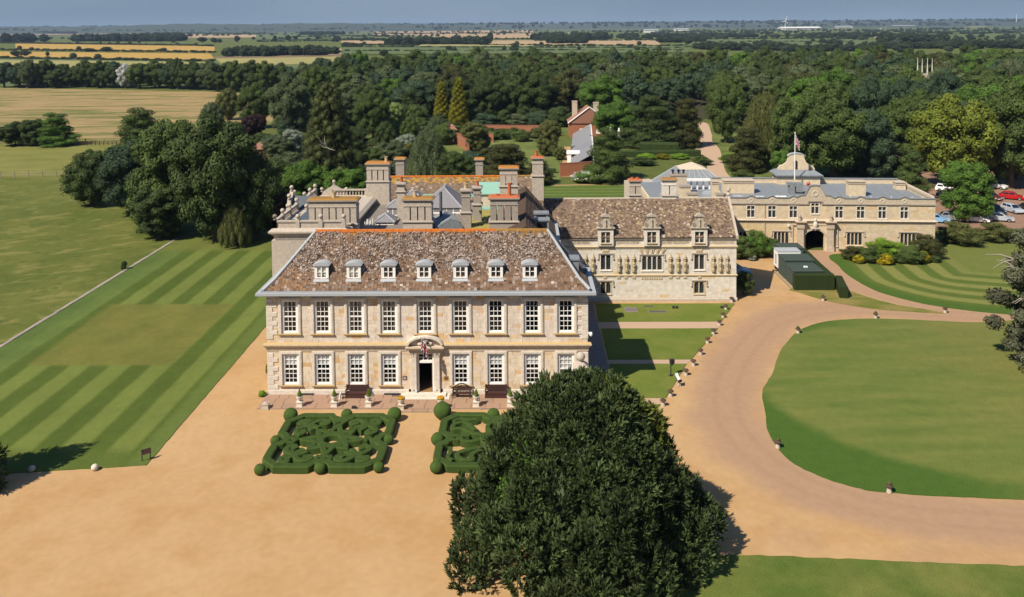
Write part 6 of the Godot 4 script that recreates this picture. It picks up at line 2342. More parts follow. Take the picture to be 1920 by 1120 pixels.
	for i in 16:
		b = MB.new()
		b.block(L - 0.52, 8.12, -1.2 - i * 0.86, L + 0.12, 8.3, -0.6 - i * 0.86, 0.05)
		put("coping_stone", b, M.stable_trim, s)
	b = MB.new()
	b.box(0, 8.302, -D - 0.08, L, 8.42, -D + 0.43)
	put("lead_coping", b, M.lead, s)
	for i in 20:
		var px: float = 1.9 + i * 1.5
		if absf(px - cx) < 1.6: continue
		b = MB.new()
		b.ball(Vector3(px, 8.14, -0.5), Vector3(0.11, 0.1, 0.11), 5, 7)
		put("coping_bracket", b, M.trim_pale, s)
	for c in [3.55, 6.7, 9.86, 16.6, 19.75, 22.9, 26.1]:
		b = MB.new()
		var xk := Transform3D(Basis(Vector3(0, 0, 1), PI / 4), Vector3(c, 7.66, 0))
		b.xf = xk
		b.box(-0.27, -0.27, 0.0, 0.27, -0.19, 0.07); b.box(-0.27, 0.19, 0.0, 0.27, 0.27, 0.07); b.box(-0.27, -0.19, 0.0, -0.19, 0.19, 0.07); b.box(0.19, -0.19, 0.0, 0.27, 0.19, 0.07)
		put("diamond", b, M.trim_pale, s)
	b = MB.new()
	b.xf = Transform3D(Basis(Vector3(1, 0, 0), PI / 2), Vector3(cx, 8.75, 0.0))
	b.lathe([[0.42, -0.02], [0.42, 0.08], [0.3, 0.08], [0.28, 0.02]], 18)
	put("roundel", b, M.trim_pale, s)
	# flat roof
	b = MB.new()
	b.box(0.35, 7.32, -D + 0.35, L - 0.5, 7.55, -0.36)
	put("flat_roof", b, M.lead, s)
	for i in 9:
		b = MB.new()
		b.box(3.0 + i * 3.1, 7.552, -D + 0.5, 3.1 + i * 3.1, 7.60, -0.4)
		put("roof_roll", b, M.lead, s)
	# windows
	for h in holes.slice(0, 4):
		mullioned(s, xf, h.position.x + h.size.x * 0.5, h.position.y, h.size.x - 0.04, h.size.y - 0.04, 4, false, true, true, M.stable_stone)
	for h in holes.slice(4, 12):
		mullioned(s, xf, h.position.x + 0.56, h.position.y, 1.08, h.size.y - 0.04, 2, true, false, false, M.trim_pale)
	gateway(s, cx)
	# roof stacks
	for c in [[0.5, -5.6, 4.7, 2.0, 9.6], [19.3, -4.0, 2.5, 1.6, 9.85], [28.4, -9.5, 1.5, 1.4, 8.75], [-1.8, -2.6, 1.0, 0.9, 10.0]]:
		var st := node("roof_stack", s)
		b = MB.new()
		b.box(c[0], 7.5, c[1] - c[3], c[0] + c[2], c[4] - 0.5, c[1])
		put("stack_wall", b, M.stable_stone, st)
		b = MB.new()
		b.frustum(c[0] + c[2] * 0.5, c[4] - 0.5, c[1] - c[3] * 0.5, c[2] * 0.5, c[3] * 0.5, c[4] - 0.42, c[2] * 0.5 + 0.1, c[3] * 0.5 + 0.1)
		b.box(c[0] + 0.02, c[4] - 0.418, c[1] - c[3] + 0.02, c[0] + c[2] - 0.02, c[4] - 0.12, c[1] - 0.02)
		b.box(c[0] - 0.1, c[4] - 0.12, c[1] - c[3] - 0.1, c[0] + c[2] + 0.1, c[4], c[1] + 0.1)
		put("cap", b, M.stable_trim, st)
	for c in [[2.2, -2.6, 1.6, 1.0, "lead_pale"], [5.4, -2.2, 1.4, 0.8, "white_paint"], [8.6, -2.6, 1.9, 0.7, "white_paint"], [5.0, -7.6, 2.6, 1.1, "lead_pale"]]:
		b = MB.new()
		b.frustum(c[0], 7.555, c[1], c[2] * 0.5, c[3] * 0.5, 7.8, c[2] * 0.5 - 0.15, c[3] * 0.5 - 0.15)
		put("skylight", b, M[c[4]], s)
	var un := node("roof_plant", s)
	b = MB.new()
	b.box(10.6, 7.555, -6.4, 12.6, 9.0, -5.0)
	b.box(10.3, 9.002, -6.3, 11.3, 9.35, -5.1); b.box(11.6, 9.002, -6.3, 12.7, 9.3, -5.1)
	put("unit", b, M.lead, un)
	b = MB.new()
	b.tube([Vector3(11.4, 8.9, -4.95), Vector3(11.4, 7.9, -4.95), Vector3(12.6, 7.85, -4.95), Vector3(12.9, 7.6, -4.9)], [0.07, 0.07, 0.07, 0.07], 6)
	put("duct", b, M.iron, un)
	b = MB.new()
	b.ball(Vector3(13.4, 9.2, -5.0), Vector3(0.3, 0.3, 0.3), 7, 10)
	put("red_ball", b, M.car_red, un)
	# white camera on its bracket
	b = MB.new()
	b.box(9.0, 3.75, 0.1, 9.2, 4.1, 0.45)
	put("camera", b, M.white_paint, s)
	for px in [5.6]:
		b = MB.new()
		b.tube([Vector3(px, 0.4, 0.1), Vector3(px, 7.0, 0.1)], [0.045, 0.045], 6)
		put("rain_pipe", b, M.stable_trim, s)
	# turret gable at the back with the flagstaff
	var tg := node("flag_turret", s)
	b = MB.new()
	b.box(10.7, 0, -17.4, 17.6, 8.7, -13.4)
	put("turret_wall", b, M.stable_stone, tg)
	b = MB.new()
	b.frustum(14.15, 8.7, -15.4, 3.5, 2.05, 9.0, 3.9, 2.45)
	b.box(10.3, 9.002, -17.8, 18.0, 9.15, -13.0)
	b.frustum(14.15, 9.152, -15.4, 3.8, 2.35, 9.75, 2.9, 1.2)
	put("lead_roof", b, M.lead, tg)
	b = MB.new()
	var pr := PackedVector2Array([Vector2(11.3, 9.3), Vector2(17.0, 9.3), Vector2(17.2, 9.9), Vector2(16.9, 10.4), Vector2(16.3, 10.6), Vector2(15.75, 11.0), Vector2(15.5, 11.6), Vector2(15.4, 12.0)])
	for k in 9:
		var a := PI * k / 8.0
		pr.append(Vector2(14.15 + cos(a) * 1.3, 12.05 + sin(a) * 0.5))
	for q in [Vector2(12.9, 12.0), Vector2(12.8, 11.6), Vector2(12.55, 11.0), Vector2(12.0, 10.6), Vector2(11.4, 10.4), Vector2(11.1, 9.9)]:
		pr.append(q)
	b.prism(pr, -15.6, -15.1)
	put("gable", b, M.stable_stone, tg)
	b = MB.new()
	for k in 12:
		var a := PI * k / 12.0; var c := PI * (k + 1) / 12.0
		var a0 := Vector3(14.15 + cos(a) * 1.45, 12.0 + sin(a) * 0.62, 0); var c0 := Vector3(14.15 + cos(c) * 1.45, 12.0 + sin(c) * 0.62, 0)
		b.q(a0 + Vector3(0, 0, -15.0), c0 + Vector3(0, 0, -15.0), c0 + Vector3(0, -0.14, -15.0), a0 + Vector3(0, -0.14, -15.0))
		b.q(a0 + Vector3(0, 0, -15.0), a0 + Vector3(0, 0, -15.7), c0 + Vector3(0, 0, -15.7), c0 + Vector3(0, 0, -15.0))
	put("lead_coping", b, M.lead_pale, tg)
	b = MB.new()
	b.box(13.75, 9.8, -15.12, 14.35, 11.0, -15.08)
	for k in 8:
		b.t(Vector3(14.05, 11.0, -15.08), Vector3(14.05 + 0.3 * cos(PI * k / 8), 11.0 + 0.3 * sin(PI * k / 8), -15.08), Vector3(14.05 + 0.3 * cos(PI * (k + 1) / 8), 11.0 + 0.3 * sin(PI * (k + 1) / 8), -15.08))
	put("opening", b, M.dark_room, tg)

func gateway(s: Node3D, cx: float) -> void:
	var g := node("gateway", s)
	var b := MB.new()
	# arch spandrels: wall between the round arch and the square hole
	var pr := PackedVector2Array([Vector2(cx + 1.75, 0), Vector2(cx + 1.75, 3.9), Vector2(cx - 1.75, 3.9), Vector2(cx - 1.75, 0), Vector2(cx - 1.42, 0), Vector2(cx - 1.42, 2.2)])
	for k in range(1, 12):
		var a := PI - PI * k / 12.0
		pr.append(Vector2(cx + cos(a) * 1.42, 2.2 + sin(a) * 0.95))
	pr.append(Vector2(cx + 1.42, 2.2)); pr.append(Vector2(cx + 1.42, 0))
	b.prism(pr, -0.5, 0.12)
	put("arch_wall", b, M.stable_stone, g)
	for k in 11:
		b = MB.new()
		var a := PI * k / 11.0; var c := PI * (k + 1) / 11.0
		b.prism(PackedVector2Array([Vector2(cx + cos(a) * 1.45, 2.2 + sin(a) * 0.98), Vector2(cx + cos(a) * 1.8, 2.2 + sin(a) * 1.28), Vector2(cx + cos(c) * 1.8, 2.2 + sin(c) * 1.28), Vector2(cx + cos(c) * 1.45, 2.2 + sin(c) * 0.98)]), -0.1, 0.18 + 0.01 * (k % 2))
		put("arch_stone", b, M.stable_trim, g)
	for sd in [-1.0, 1.0]:
		b = MB.new()
		var x: float = cx + sd * 2.2
		b.box(x - 0.42, -0.05, -0.1, x + 0.42, 3.3, 0.62)
		b.box(x - 0.5, -0.05, -0.1, x + 0.5, 0.7, 0.7)
		b.frustum(x, 3.3, 0.26, 0.42, 0.36, 3.6, 0.56, 0.5)
		put("pier", b, M.stable_trim, g)
		b = MB.new()
		b.box(x - 0.5, 3.602, -0.1, x + 0.5, 4.2, 0.72)
		b.frustum(x, 4.2, 0.3, 0.5, 0.42, 4.5, 0.8, 0.7)
		b.box(x - 0.8, 4.502, -0.3, x + 0.8, 4.62, 1.0)
		put("entablature", b, M.stable_trim, g)
		b = MB.new()
		b.lathe([[0.24, 0], [0.26, 0.2], [0.16, 0.4], [0.2, 0.7], [0.08, 0.95], [0.0, 1.05]], 9, Vector3(x + sd * 0.1, 4.62, 0.35))
		put("carved_beast", b, M.weathered_grey, g)
		b = MB.new()
		b.box(cx + sd * 3.3 - 0.09, 0.7, -0.1, cx + sd * 3.3 + 0.09, 3.9, 0.16)
		b.ball(Vector3(cx + sd * 3.3, 0.68, 0.06), Vector3(0.24, 0.16, 0.16), 5, 8)
		put("label_mould", b, M.stable_trim, g)
	b = MB.new()
	b.box(cx - 3.4, 3.902, -0.1, cx + 3.4, 4.05, 0.2)
	put("label_mould", b, M.stable_trim, g)
	b = MB.new()
	b.ball(Vector3(cx, 4.05, 0.3), Vector3(0.34, 0.55, 0.22), 8, 11, 0.12, 3.0)
	b.box(cx - 0.5, 3.42, 0.0, cx + 0.5, 3.6, 0.45)
	b.ball(Vector3(cx, 4.75, 0.28), Vector3(0.2, 0.28, 0.18), 6, 9)
	put("carved_arms", b, M.trim_pale, g)
	b = MB.new()
	b.ball(Vector3(cx, 3.28, 0.25), Vector3(0.12, 0.2, 0.14), 5, 7)
	put("keystone", b, M.trim_pale, g)

# ---------------------------------------------------------------- low lead roofed hall and garden buildings
func other_buildings() -> void:
	srng.seed = 43
	var o := thing("garden_hall", "square stone hall with a broad grey lead pyramid roof behind the carved wing", "building", Vector3(38.9, 0, -72))
	var b := MB.new()
	b.box(-6.6, -0.1, -6.0, 6.6, 4.9, 6.0)
	put("wall", b, M.stable_stone, o)
	b = MB.new()
	b.frustum(0, 4.9, 0, 6.65, 6.05, 5.2, 6.95, 6.35)
	put("cornice", b, M.stable_trim, o)
	b = MB.new()
	b.frustum(0, 5.202, 0, 6.6, 6.1, 8.9, 2.3, 2.0)
	put("roof", b, M.lead, o)
	b = MB.new()
	b.frustum(0, 8.902, 0, 2.4, 2.1, 9.9, 0.15, 0.15)
	put("top_light", b, M.trim, o)
	for sx in [-1.0, 1.0]:
		for sz in [-1.0, 1.0]:
			b = MB.new()
			b.tube([Vector3(sx * 6.6, 5.25, sz * 6.1), Vector3(sx * 2.3, 8.95, sz * 2.0)], [0.12, 0.1], 6)
			put("lead_hip", b, M.lead_pale, o)
	for i in 7:
		b = MB.new()
		b.tube([Vector3(-5.4 + i * 1.8, 5.3, 5.95), Vector3(-1.9 + i * 0.63, 8.9, 2.02)], [0.05, 0.05], 5)
		put("roof_roll", b, M.lead_pale, o)
	b = MB.new()
	b.xf = Transform3D(Basis(Vector3.UP, 0.3), Vector3.ZERO)
	b.box(-9.0, -0.1, -9.0, -4.0, 5.6, -1.0)
	put("side_wall", b, M.weathered, o)
	# low link with clutter of stacks between hall and stables
	o = thing("link_range", "flat roofed link between the carved wing and the stables with small stone stacks", "building", Vector3(33.0, 0, -52))
	b = MB.new()
	b.box(-4.2, -0.1, -16, 7.0, 7.0, 6.0)
	put("wall", b, M.stable_stone, o)
	b = MB.new()
	b.box(-3.9, 7.002, -15.8, 6.9, 7.15, 5.8)
	put("flat_roof", b, M.lead, o)
	for c in [[-0.4, -5.0, 2.6, 1.6, 10.4, "trim"], [0.2, 0.2, 1.6, 1.2, 9.6, "stable_stone"], [0.9, 2.6, 1.5, 1.2, 8.9, "stable_stone"], [5.1, 3.4, 0.95, 0.9, 9.0, "stable_stone"]]:
		b = MB.new()
		b.box(c[0], 7.152, c[1] - c[3], c[0] + c[2], c[4] - 0.3, c[1])
		put("stack", b, M[c[5]], o)
		b = MB.new()
		b.box(c[0] - 0.1, c[4] - 0.3, c[1] - c[3] - 0.1, c[0] + c[2] + 0.1, c[4] - 0.12, c[1] + 0.1)
		b.box(c[0] + 0.02, c[4] - 0.119, c[1] - c[3] + 0.02, c[0] + c[2] - 0.02, c[4], c[1] - 0.02)
		put("stack_cap", b, M.weathered_grey, o)
	for p in [[0.1, -5.8], [1.0, -5.8], [1.8, -5.8]]:
		b = MB.new()
		b.lathe([[0.16, 0], [0.14, 0.4], [0.26, 0.42], [0.26, 0.6], [0.1, 0.66]], 8, Vector3(p[0], 10.4, p[1]))
		put("pot", b, M.iron, o)
	for c in [[3.4, 1.5, 1.2, 1.4], [4.3, -2.0, 1.6, 1.0]]:
		b = MB.new()
		b.box(c[0], 7.152, c[1] - 1.0, c[0] + c[2], 7.152 + c[3], c[1])
		put("air_unit", b, M.lead_pale, o)
	b = MB.new()
	b.box(1.5, 8.6, -9.6, 6.8, 8.9, -8.6)
	for i in 6:
		b.box(1.6 + i, 7.15, -9.4, 1.85 + i, 8.6, -9.1)
	put("canopy", b, M.white_paint, o)
	# glasshouse and cottage
	o = thing("glasshouse", "long lean-to glasshouse with grey sloping roof beside the gravel path", "glasshouse", Vector3(19.9, 0, -117.5), deg_to_rad(-3.8))
	b = MB.new()
	b.box(0, -0.1, -58, 0.25, 1.5, 0); b.box(5.2, -0.1, -58, 5.5, 4.6, 0); b.box(0.25, -0.1, -0.2, 5.2, 1.5, 0)
	put("wall", b, M.white_paint, o)
	for i in 29:
		b = MB.new()
		var f := srng.randf_range(0.75, 1.2)
		b.col = Color(f, f, f * 1.03)
		b.q(Vector3(-0.1, 1.52, -i * 2.0), Vector3(5.3, 4.6, -i * 2.0), Vector3(5.3, 4.6, -i * 2.0 - 1.94), Vector3(-0.1, 1.52, -i * 2.0 - 1.94))
		put("roof_light", b, M.grey_glass, o)
	for i in 30:
		b = MB.new()
		b.tube([Vector3(-0.12, 1.55, -i * 2.0 + 0.03), Vector3(5.3, 4.64, -i * 2.0 + 0.03)], [0.05, 0.05], 5)
		put("rafter", b, M.lead_pale, o)
	b = MB.new()
	b.box(-1.0, 0, -17, 0, 2.5, -12.5)
	b.box(-1.2, 2.5, -17.2, 4.8, 2.8, -12.3)
	put("porch", b, M.white_paint, o)
	o = thing("brick_cottage", "brick cottage with red gabled roof and two chimneys at the end of the glasshouse", "cottage", Vector3(28.5, 0, -184))
	b = MB.new()
	b.box(-5.5, -0.1, -5, 6.5, 4.6, 5)
	put("wall", b, M.brick, o)
	b = MB.new()
	b.prism(PackedVector2Array([Vector2(-6.0, 4.4), Vector2(7.0, 4.4), Vector2(0.5, 9.2)]), -5.3, 5.3)
	put("roof", b, M.red_tile, o)
	for sd in [[-6.1, 0.5], [7.1, 0.5]]:
		b = MB.new()
		b.tube([Vector3(sd[0], 4.5, 5.4), Vector3(sd[1], 9.4, 5.4)], [0.2, 0.2], 5)
		put("barge_board", b, M.white_paint, o)
	for p in [[-3.6, -2.0], [2.6, 3.4]]:
		b = MB.new()
		b.box(p[0] - 0.8, 5.5, p[1] - 0.5, p[0] + 0.8, 10.4, p[1] + 0.5)
		b.box(p[0] - 0.9, 10.4, p[1] - 0.6, p[0] + 0.9, 10.7, p[1] + 0.6)
		put("chimney", b, M.stable_trim, o)
	for p in [[-2.5, 1.2], [2.5, 1.2]]:
		b = MB.new()
		b.box(p[0], p[1], 4.99, p[0] + 1.4, p[1] + 1.6, 5.06)
		put("window", b, M.white_paint, o)
	# garden walls of brick, small roofs
	for g in [["red brick garden wall at the end of the glasshouse path", 17.2, -112.8, 24.6, -114.6, 3.0], ["short red brick wall between the orchard and the wood", -16, -172, 0, -170, 2.6], ["low red brick wall below the golden conifers", -13, -176, -6, -150, 2.4], ["long weathered garden wall before the wood", -4, -186, 20, -183, 3.2], ["low brick wall in the shrub border", -30, -158, -24, -157, 2.2]]:
		var a := Vector2(g[1], g[2]); var c := Vector2(g[3], g[4])
		o = thing("garden_wall", g[0], "wall", Vector3(a.x, 0, a.y), atan2(-(c.y - a.y), c.x - a.x))
		b = MB.new()
		b.box(0, -0.1, -0.2, a.distance_to(c), g[5], 0.2)
		put("brickwork", b, M.brick, o)
		b = MB.new()
		b.box(-0.05, g[5] + 0.002, -0.26, a.distance_to(c) + 0.05, g[5] + 0.14, 0.26)
		put("coping", b, M.red_tile, o)
	for g in [["red tiled garden shed with a hipped end among the trees", -58, -144, 9.0, 5.0, 2.6, 0.35], ["small pink roofed summerhouse below the golden conifers", -14.5, -183, 4.6, 3.4, 2.2, 0.2], ["brick pavilion roof beside the garden border", -23.5, -150, 5.0, 3.0, 2.0, 0.1]]:
		o = thing("garden_shed", g[0], "shed", Vector3(g[1], 0, g[2]), g[6])
		b = MB.new()
		b.box(-g[3] * 0.5, -0.1, -g[4] * 0.5, g[3] * 0.5, g[5], g[4] * 0.5)
		put("wall", b, M.brick, o)
		b = MB.new()
		b.frustum(0, g[5], 0, g[3] * 0.5 + 0.3, g[4] * 0.5 + 0.3, g[5] + 1.7, g[3] * 0.3, 0.1)
		put("roof", b, M.red_tile, o)
		b = MB.new()
		b.box(-0.5, 0, g[4] * 0.5, 0.5, 1.9, g[4] * 0.5 + 0.05)
		put("door", b, M.bench_wood, o)
	# garden statues, white
	for p in [[34.3, -168.0, "slim white garden statue by the dark yews"], [36.5, -165.5, "second white garden statue, lower, by the dark yews"]]:
		o = thing("garden_statue", p[2], "statue", Vector3(p[0], 0, p[1]))
		b = MB.new()
		b.box(-0.5, 0, -0.5, 0.5, 1.4, 0.5)
		put("pedestal", b, M.white_paint, o)
		b = MB.new()
		b.lathe([[0.4, 1.4], [0.5, 1.7], [0.35, 2.8], [0.5, 3.6], [0.25, 4.1], [0.3, 4.3], [0.0, 4.7]], 9)
		put("figure", b, M.white_paint, o)

# ---------------------------------------------------------------- parterres
func arc(cx: float, cz: float, r: float, a0: float, a1: float, n := 10, k := 1.0) -> PackedVector2Array:
	var p := PackedVector2Array()
	for i in n + 1:
		var a := lerpf(a0, a1, float(i) / n)
		p.append(Vector2(cx + cos(a) * r, cz + sin(a) * r * k))
	return p

func moved(p: PackedVector2Array, o: Vector2, turn := 0.0, flip := 1.0, s := 1.0) -> PackedVector2Array:
	var q := PackedVector2Array()
	for a in p:
		q.append(Vector2(a.x * flip, a.y).rotated(turn) * s + o)
	return q

func parterre(label: String, o: Vector2, a: float, b: float, compass: bool, rng: RandomNumberGenerator) -> void:
	var t := thing("box_parterre", label, "parterre", Vector3(o.x, 0.02, o.y))
	var m := MB.new()
	var out := PackedVector2Array()
	var n := 1.05
	# frame with a scoop for each corner ball and each middle ball
	for s in 4:
		var w := a if s % 2 == 0 else b
		var d := b if s % 2 == 0 else a
		var side := PackedVector2Array([Vector2(-w + 0.30, -d + 0.75), Vector2(-w + 0.75, -d + 0.30), Vector2(-w + n, -d), Vector2(-0.95, -d), Vector2(-0.72, -d + 0.42), Vector2(0, -d + 0.78), Vector2(0.72, -d + 0.42), Vector2(0.95, -d), Vector2(w - n, -d), Vector2(w - 0.75, -d + 0.30), Vector2(w - 0.30, -d + 0.75)])
		out.append_array(moved(side, Vector2.ZERO, s * PI / 2))
	m.hedge(out, 0.66, 0.0, 0.58, rng, true, 0.3)
	put("outer_hedge", m, M.hedge, t)
	if compass:
		m = MB.new()
		m.hedge(arc(0, 0, 0.98, 0, TAU * 23 / 24.0, 23), 0.66, 0.0, 0.54, rng, true, 0.3)
		put("ring_hedge", m, M.hedge, t)
		for k in 8:
			m = MB.new()
			var an := TAU * k / 8
			var tip := 2.55 if k % 2 == 0 else 2.15
			var p := PackedVector2Array([Vector2(1.15, -0.48), Vector2(tip, 0), Vector2(1.15, 0.48)])
			m.hedge(moved(p, Vector2.ZERO, an), 0.46, 0.0, 0.55 + 0.012 * (k % 3), rng, false, 0.3)
			put("star_hedge", m, M.hedge, t)
		for k in 4:
			for f in [-1.0, 1.0]:
				m = MB.new()
				var an := TAU * k / 4
				var p := curve([1.55, 1.95, 2.2, 2.35, 2.95, 2.15, 3.35, 1.5, 3.0, 0.98, 2.65, 1.2, 2.85, 1.6], false, 5)
				if f < 0:
					p = curve([1.95, 1.55, 2.35, 2.2, 2.15, 2.95, 1.5, 3.35, 0.98, 3.0, 1.2, 2.65, 1.6, 2.85], false, 5)
				m.hedge(moved(p, Vector2.ZERO, an), 0.46, 0.0, 0.52 + 0.013 * k, rng, false, 0.25)
				put("scroll_hedge", m, M.hedge, t)
			m = MB.new()
			var an := TAU * k / 4
			m.hedge(moved(curve([2.5, 2.5, 3.05, 2.85, 3.45, 2.75, 3.4, 3.25, 2.85, 3.35, 2.7, 2.9], false, 4), Vector2.ZERO, an), 0.44, 0.0, 0.505, rng, false, 0.25)
			put("corner_hedge", m, M.hedge, t)
		# the four compass letters, cut from box, reading from the west lawn
		var letters := {"letter_west": [Vector2(0, -3.15), [[-0.62, -0.42, -0.34, 0.42, 0, -0.2, 0.34, 0.42, 0.62, -0.42]]],
			"letter_east": [Vector2(0, 3.1), [[-0.6, -0.32, 0.6, -0.32], [-0.55, -0.3, -0.55, 0.42], [0, -0.3, 0, 0.36], [0.55, -0.3, 0.55, 0.42]]],
			"letter_south": [Vector2(-3.2, 0), [[0.42, -0.5, -0.1, -0.55, -0.35, -0.2, 0.3, 0.15, 0.1, 0.55, -0.42, 0.5]]],
			"letter_north": [Vector2(3.2, 0), [[-0.4, 0.5, -0.36, -0.5, 0.36, 0.5, 0.4, -0.5]]]}
		for l in letters:
			m = MB.new()
			for s in letters[l][1]:
				m.hedge(moved(poly(s), letters[l][0]), 0.34, 0.0, 0.54 + rng.randf() * 0.03, rng, false, 0.3)
			put("letter_hedge", m, M.hedge, t)
	else:
		m = MB.new()
		m.hedge(arc(0, 0, 0.78, 0, TAU * 19 / 20.0, 19), 0.72, 0.0, 0.6, rng, true, 0.3)
		put("ring_hedge", m, M.hedge, t)
		for k in 4:
			var an := TAU * k / 4
			for f in [-1.0, 1.0]:
				m = MB.new()
				m.hedge(moved(curve([0.7, 0.55, 1.6, 0.75, 2.7, 1.6, 3.4, 1.5, 3.45, 2.2, 2.8, 2.75, 2.2, 2.4, 1.5, 1.2], false, 5), Vector2.ZERO, an, 1.0), 0.42, 0.0, 0.56 + 0.013 * k + (0.02 if f > 0 else 0.0), rng, false, 0.25) if f > 0 else m.hedge(moved(curve([1.1, -0.2, 1.9, -0.55, 2.6, -0.25, 2.55, 0.35, 2.0, 0.45], false, 5), Vector2.ZERO, an), 0.36, 0.0, 0.55 + 0.01 * k, rng, false, 0.25)
				put("scroll_hedge", m, M.hedge, t)
			m = MB.new()
			m.hedge(moved(poly([2.9, -0.35, 3.5, -0.35, 3.5, 0.35, 2.9, 0.35]), Vector2.ZERO, an), 0.26, 0.0, 0.585, rng, true, 0.3)
			put("corner_hedge", m, M.hedge, t)
			m = MB.new()
			m.hedge(moved(curve([1.5, 3.4, 2.3, 3.3, 3.0, 3.45, 3.5, 3.0], false, 4), Vector2.ZERO, an), 0.34, 0.0, 0.54, rng, false, 0.25)
			put("corner_hedge", m, M.hedge, t)

func gardens() -> void:
	var rng := RandomNumberGenerator.new()
	rng.seed = 8
	parterre("square box parterre clipped as a compass star with letters and scrolls", Vector2(-6.6, 9.35), 4.45, 4.2, true, rng)
	parterre("square box parterre of broad scrolls partly behind the big yew", Vector2(6.65, 9.2), 4.3, 4.2, false, rng)
	var balls := [[-11.16, 5.23, 0.62, "at the house corner of the compass parterre near the lawn"], [-2.11, 5.11, 0.62, "at the corner of the compass parterre nearest the front door"], [-11.1, 13.94, 0.44, "at the outer corner of the compass parterre near the lawn"], [-2.02, 13.56, 0.43, "at the outer corner of the compass parterre by the middle path"], [-6.32, 4.93, 0.5, "in the middle of the house side of the compass parterre"], [-11.25, 9.4, 0.42, "in the middle of the lawn side of the compass parterre"], [-1.95, 9.22, 0.42, "in the middle of the path side of the compass parterre"], [-6.52, 13.75, 0.46, "in the middle of the outer side of the compass parterre"],
		[2.05, 4.75, 0.78, "largest, at the scroll parterre corner nearest the front door"], [6.51, 5.0, 0.55, "in the middle of the house side of the scroll parterre"], [2.1, 9.4, 0.55, "in the middle of the path side of the scroll parterre"], [2.44, 13.66, 0.5, "at the outer corner of the scroll parterre by the middle path"]]
	for b in balls:
		var o := thing("topiary_ball", "clipped box ball " + b[3], "topiary", Vector3(b[0], 0.02, b[1]), 0.0, "box balls of the parterres")
		var m := MB.new()
		m.ball(Vector3(0, b[2] * 0.92, 0), Vector3(b[2], b[2] * 0.95, b[2]), 12, 18, 0.02, b[0])
		put("foliage", m, M.hedge, o)
	# stone urns along the terrace
	var urn := MB.new()
	urn.box(-0.3, 0, -0.3, 0.3, 0.12, 0.3); urn.frustum(0, 0.12, 0, 0.25, 0.25, 0.46, 0.23, 0.23); urn.box(-0.28, 0.462, -0.28, 0.28, 0.53, 0.28)
	var bowl := MB.new()
	bowl.lathe([[0.16, 0.532], [0.09, 0.62], [0.1, 0.66], [0.26, 0.76], [0.31, 0.9], [0.29, 0.93], [0.34, 0.97], [0.34, 1.0], [0.28, 1.0], [0.26, 0.93], [0.0, 0.92]], 14)
	var cone := MB.new()
	cone.lathe([[0.2, 0.93], [0.23, 1.0], [0.2, 1.15], [0.1, 1.45], [0.0, 1.62]], 12)
	var conef := crown([[Vector3(0, 1.1, 0), Vector3(0.2, 0.16, 0.2), 1.0], [Vector3(0, 1.28, 0), Vector3(0.14, 0.18, 0.14), 1.0], [Vector3(0, 1.46, 0), Vector3(0.08, 0.16, 0.08), 1.0]], 500, 0.07, rng)
	var flow := crown([[Vector3(0, 1.03, 0), Vector3(0.3, 0.13, 0.3), 1.0]], 260, 0.09, rng)
	var petals := crown([[Vector3(0, 1.08, 0), Vector3(0.31, 0.14, 0.31), 1.0]], 120, 0.1, rng, Vector3.ZERO, 0.9, 0.0)
	var spots := [[-11.12, "first from the striped lawn"], [-7.97, "between the stone figure and the first bench"], [-4.87, "beside the dark bench near the compass parterre"], [4.87, "beside the curved bench"], [7.95, "beside the second box bench"], [11.0, "last before the big yew"]]
	for s in spots:
		var o := thing("topiary_urn", "stone urn with clipped cone, " + s[1], "urn", Vector3(s[0], 0.02, 2.45), 0.0, "urns along the terrace")
		put("pedestal", urn, M.trim_pale, o); put("bowl", bowl, M.trim_pale, o); put("cone", conef, M.topiary, o)
	for s in [[-1.82, "on the lawn side of the path to the door"], [1.72, "on the far side of the path to the door"]]:
		var o := thing("flower_urn", "urn of orange flowers " + s[1], "urn", Vector3(s[0], 0.02, 3.05), 0.0, "urns along the terrace")
		put("pedestal", urn, M.trim, o); put("bowl", bowl, M.trim_pale, o); put("leaves", flow, M.bright, o)
		put("blossom", petals, M.flower_orange, o)
		put("blossom", petals, M.flower_yellow, o).rotation.y = 1.0
	var o := thing("stone_pedestal", "weathered stone pedestal without an urn at the terrace corner", "pedestal", Vector3(-14.1, 0.02, 2.8))
	var m := MB.new()
	m.box(-0.32, 0, -0.32, 0.32, 0.16, 0.32); m.frustum(0, 0.162, 0, 0.27, 0.27, 0.4, 0.25, 0.25); m.box(-0.29, 0.402, -0.29, 0.29, 0.5, 0.29)
	m.ball(Vector3(0.02, 0.52, 0), Vector3(0.2, 0.08, 0.2), 5, 9)
	put("pedestal", m, M.weathered, o)
	for s in [[-7.75, 0.95, "by the dark box bench"], [8.35, 0.95, "by the second box bench"]]:
		o = thing("stone_hound", "small white stone hound on the terrace " + s[2], "statue", Vector3(s[0], 0.05, s[1]), 0.4)
		m = MB.new()
		m.ball(Vector3(0, 0.3, -0.05), Vector3(0.14, 0.22, 0.18), 7, 9); m.ball(Vector3(0, 0.52, 0.06), Vector3(0.1, 0.12, 0.11), 6, 8); m.ball(Vector3(0, 0.66, 0.12), Vector3(0.09, 0.085, 0.11), 6, 8)
		m.ball(Vector3(0, 0.63, 0.25), Vector3(0.045, 0.04, 0.08), 5, 7)
		m.tube([Vector3(0.07, 0.45, 0.1), Vector3(0.07, 0.2, 0.16), Vector3(0.07, 0.0, 0.17)], [0.05, 0.04, 0.045], 6); m.tube([Vector3(-0.07, 0.45, 0.1), Vector3(-0.07, 0.2, 0.16), Vector3(-0.07, 0.0, 0.17)], [0.05, 0.04, 0.045], 6)
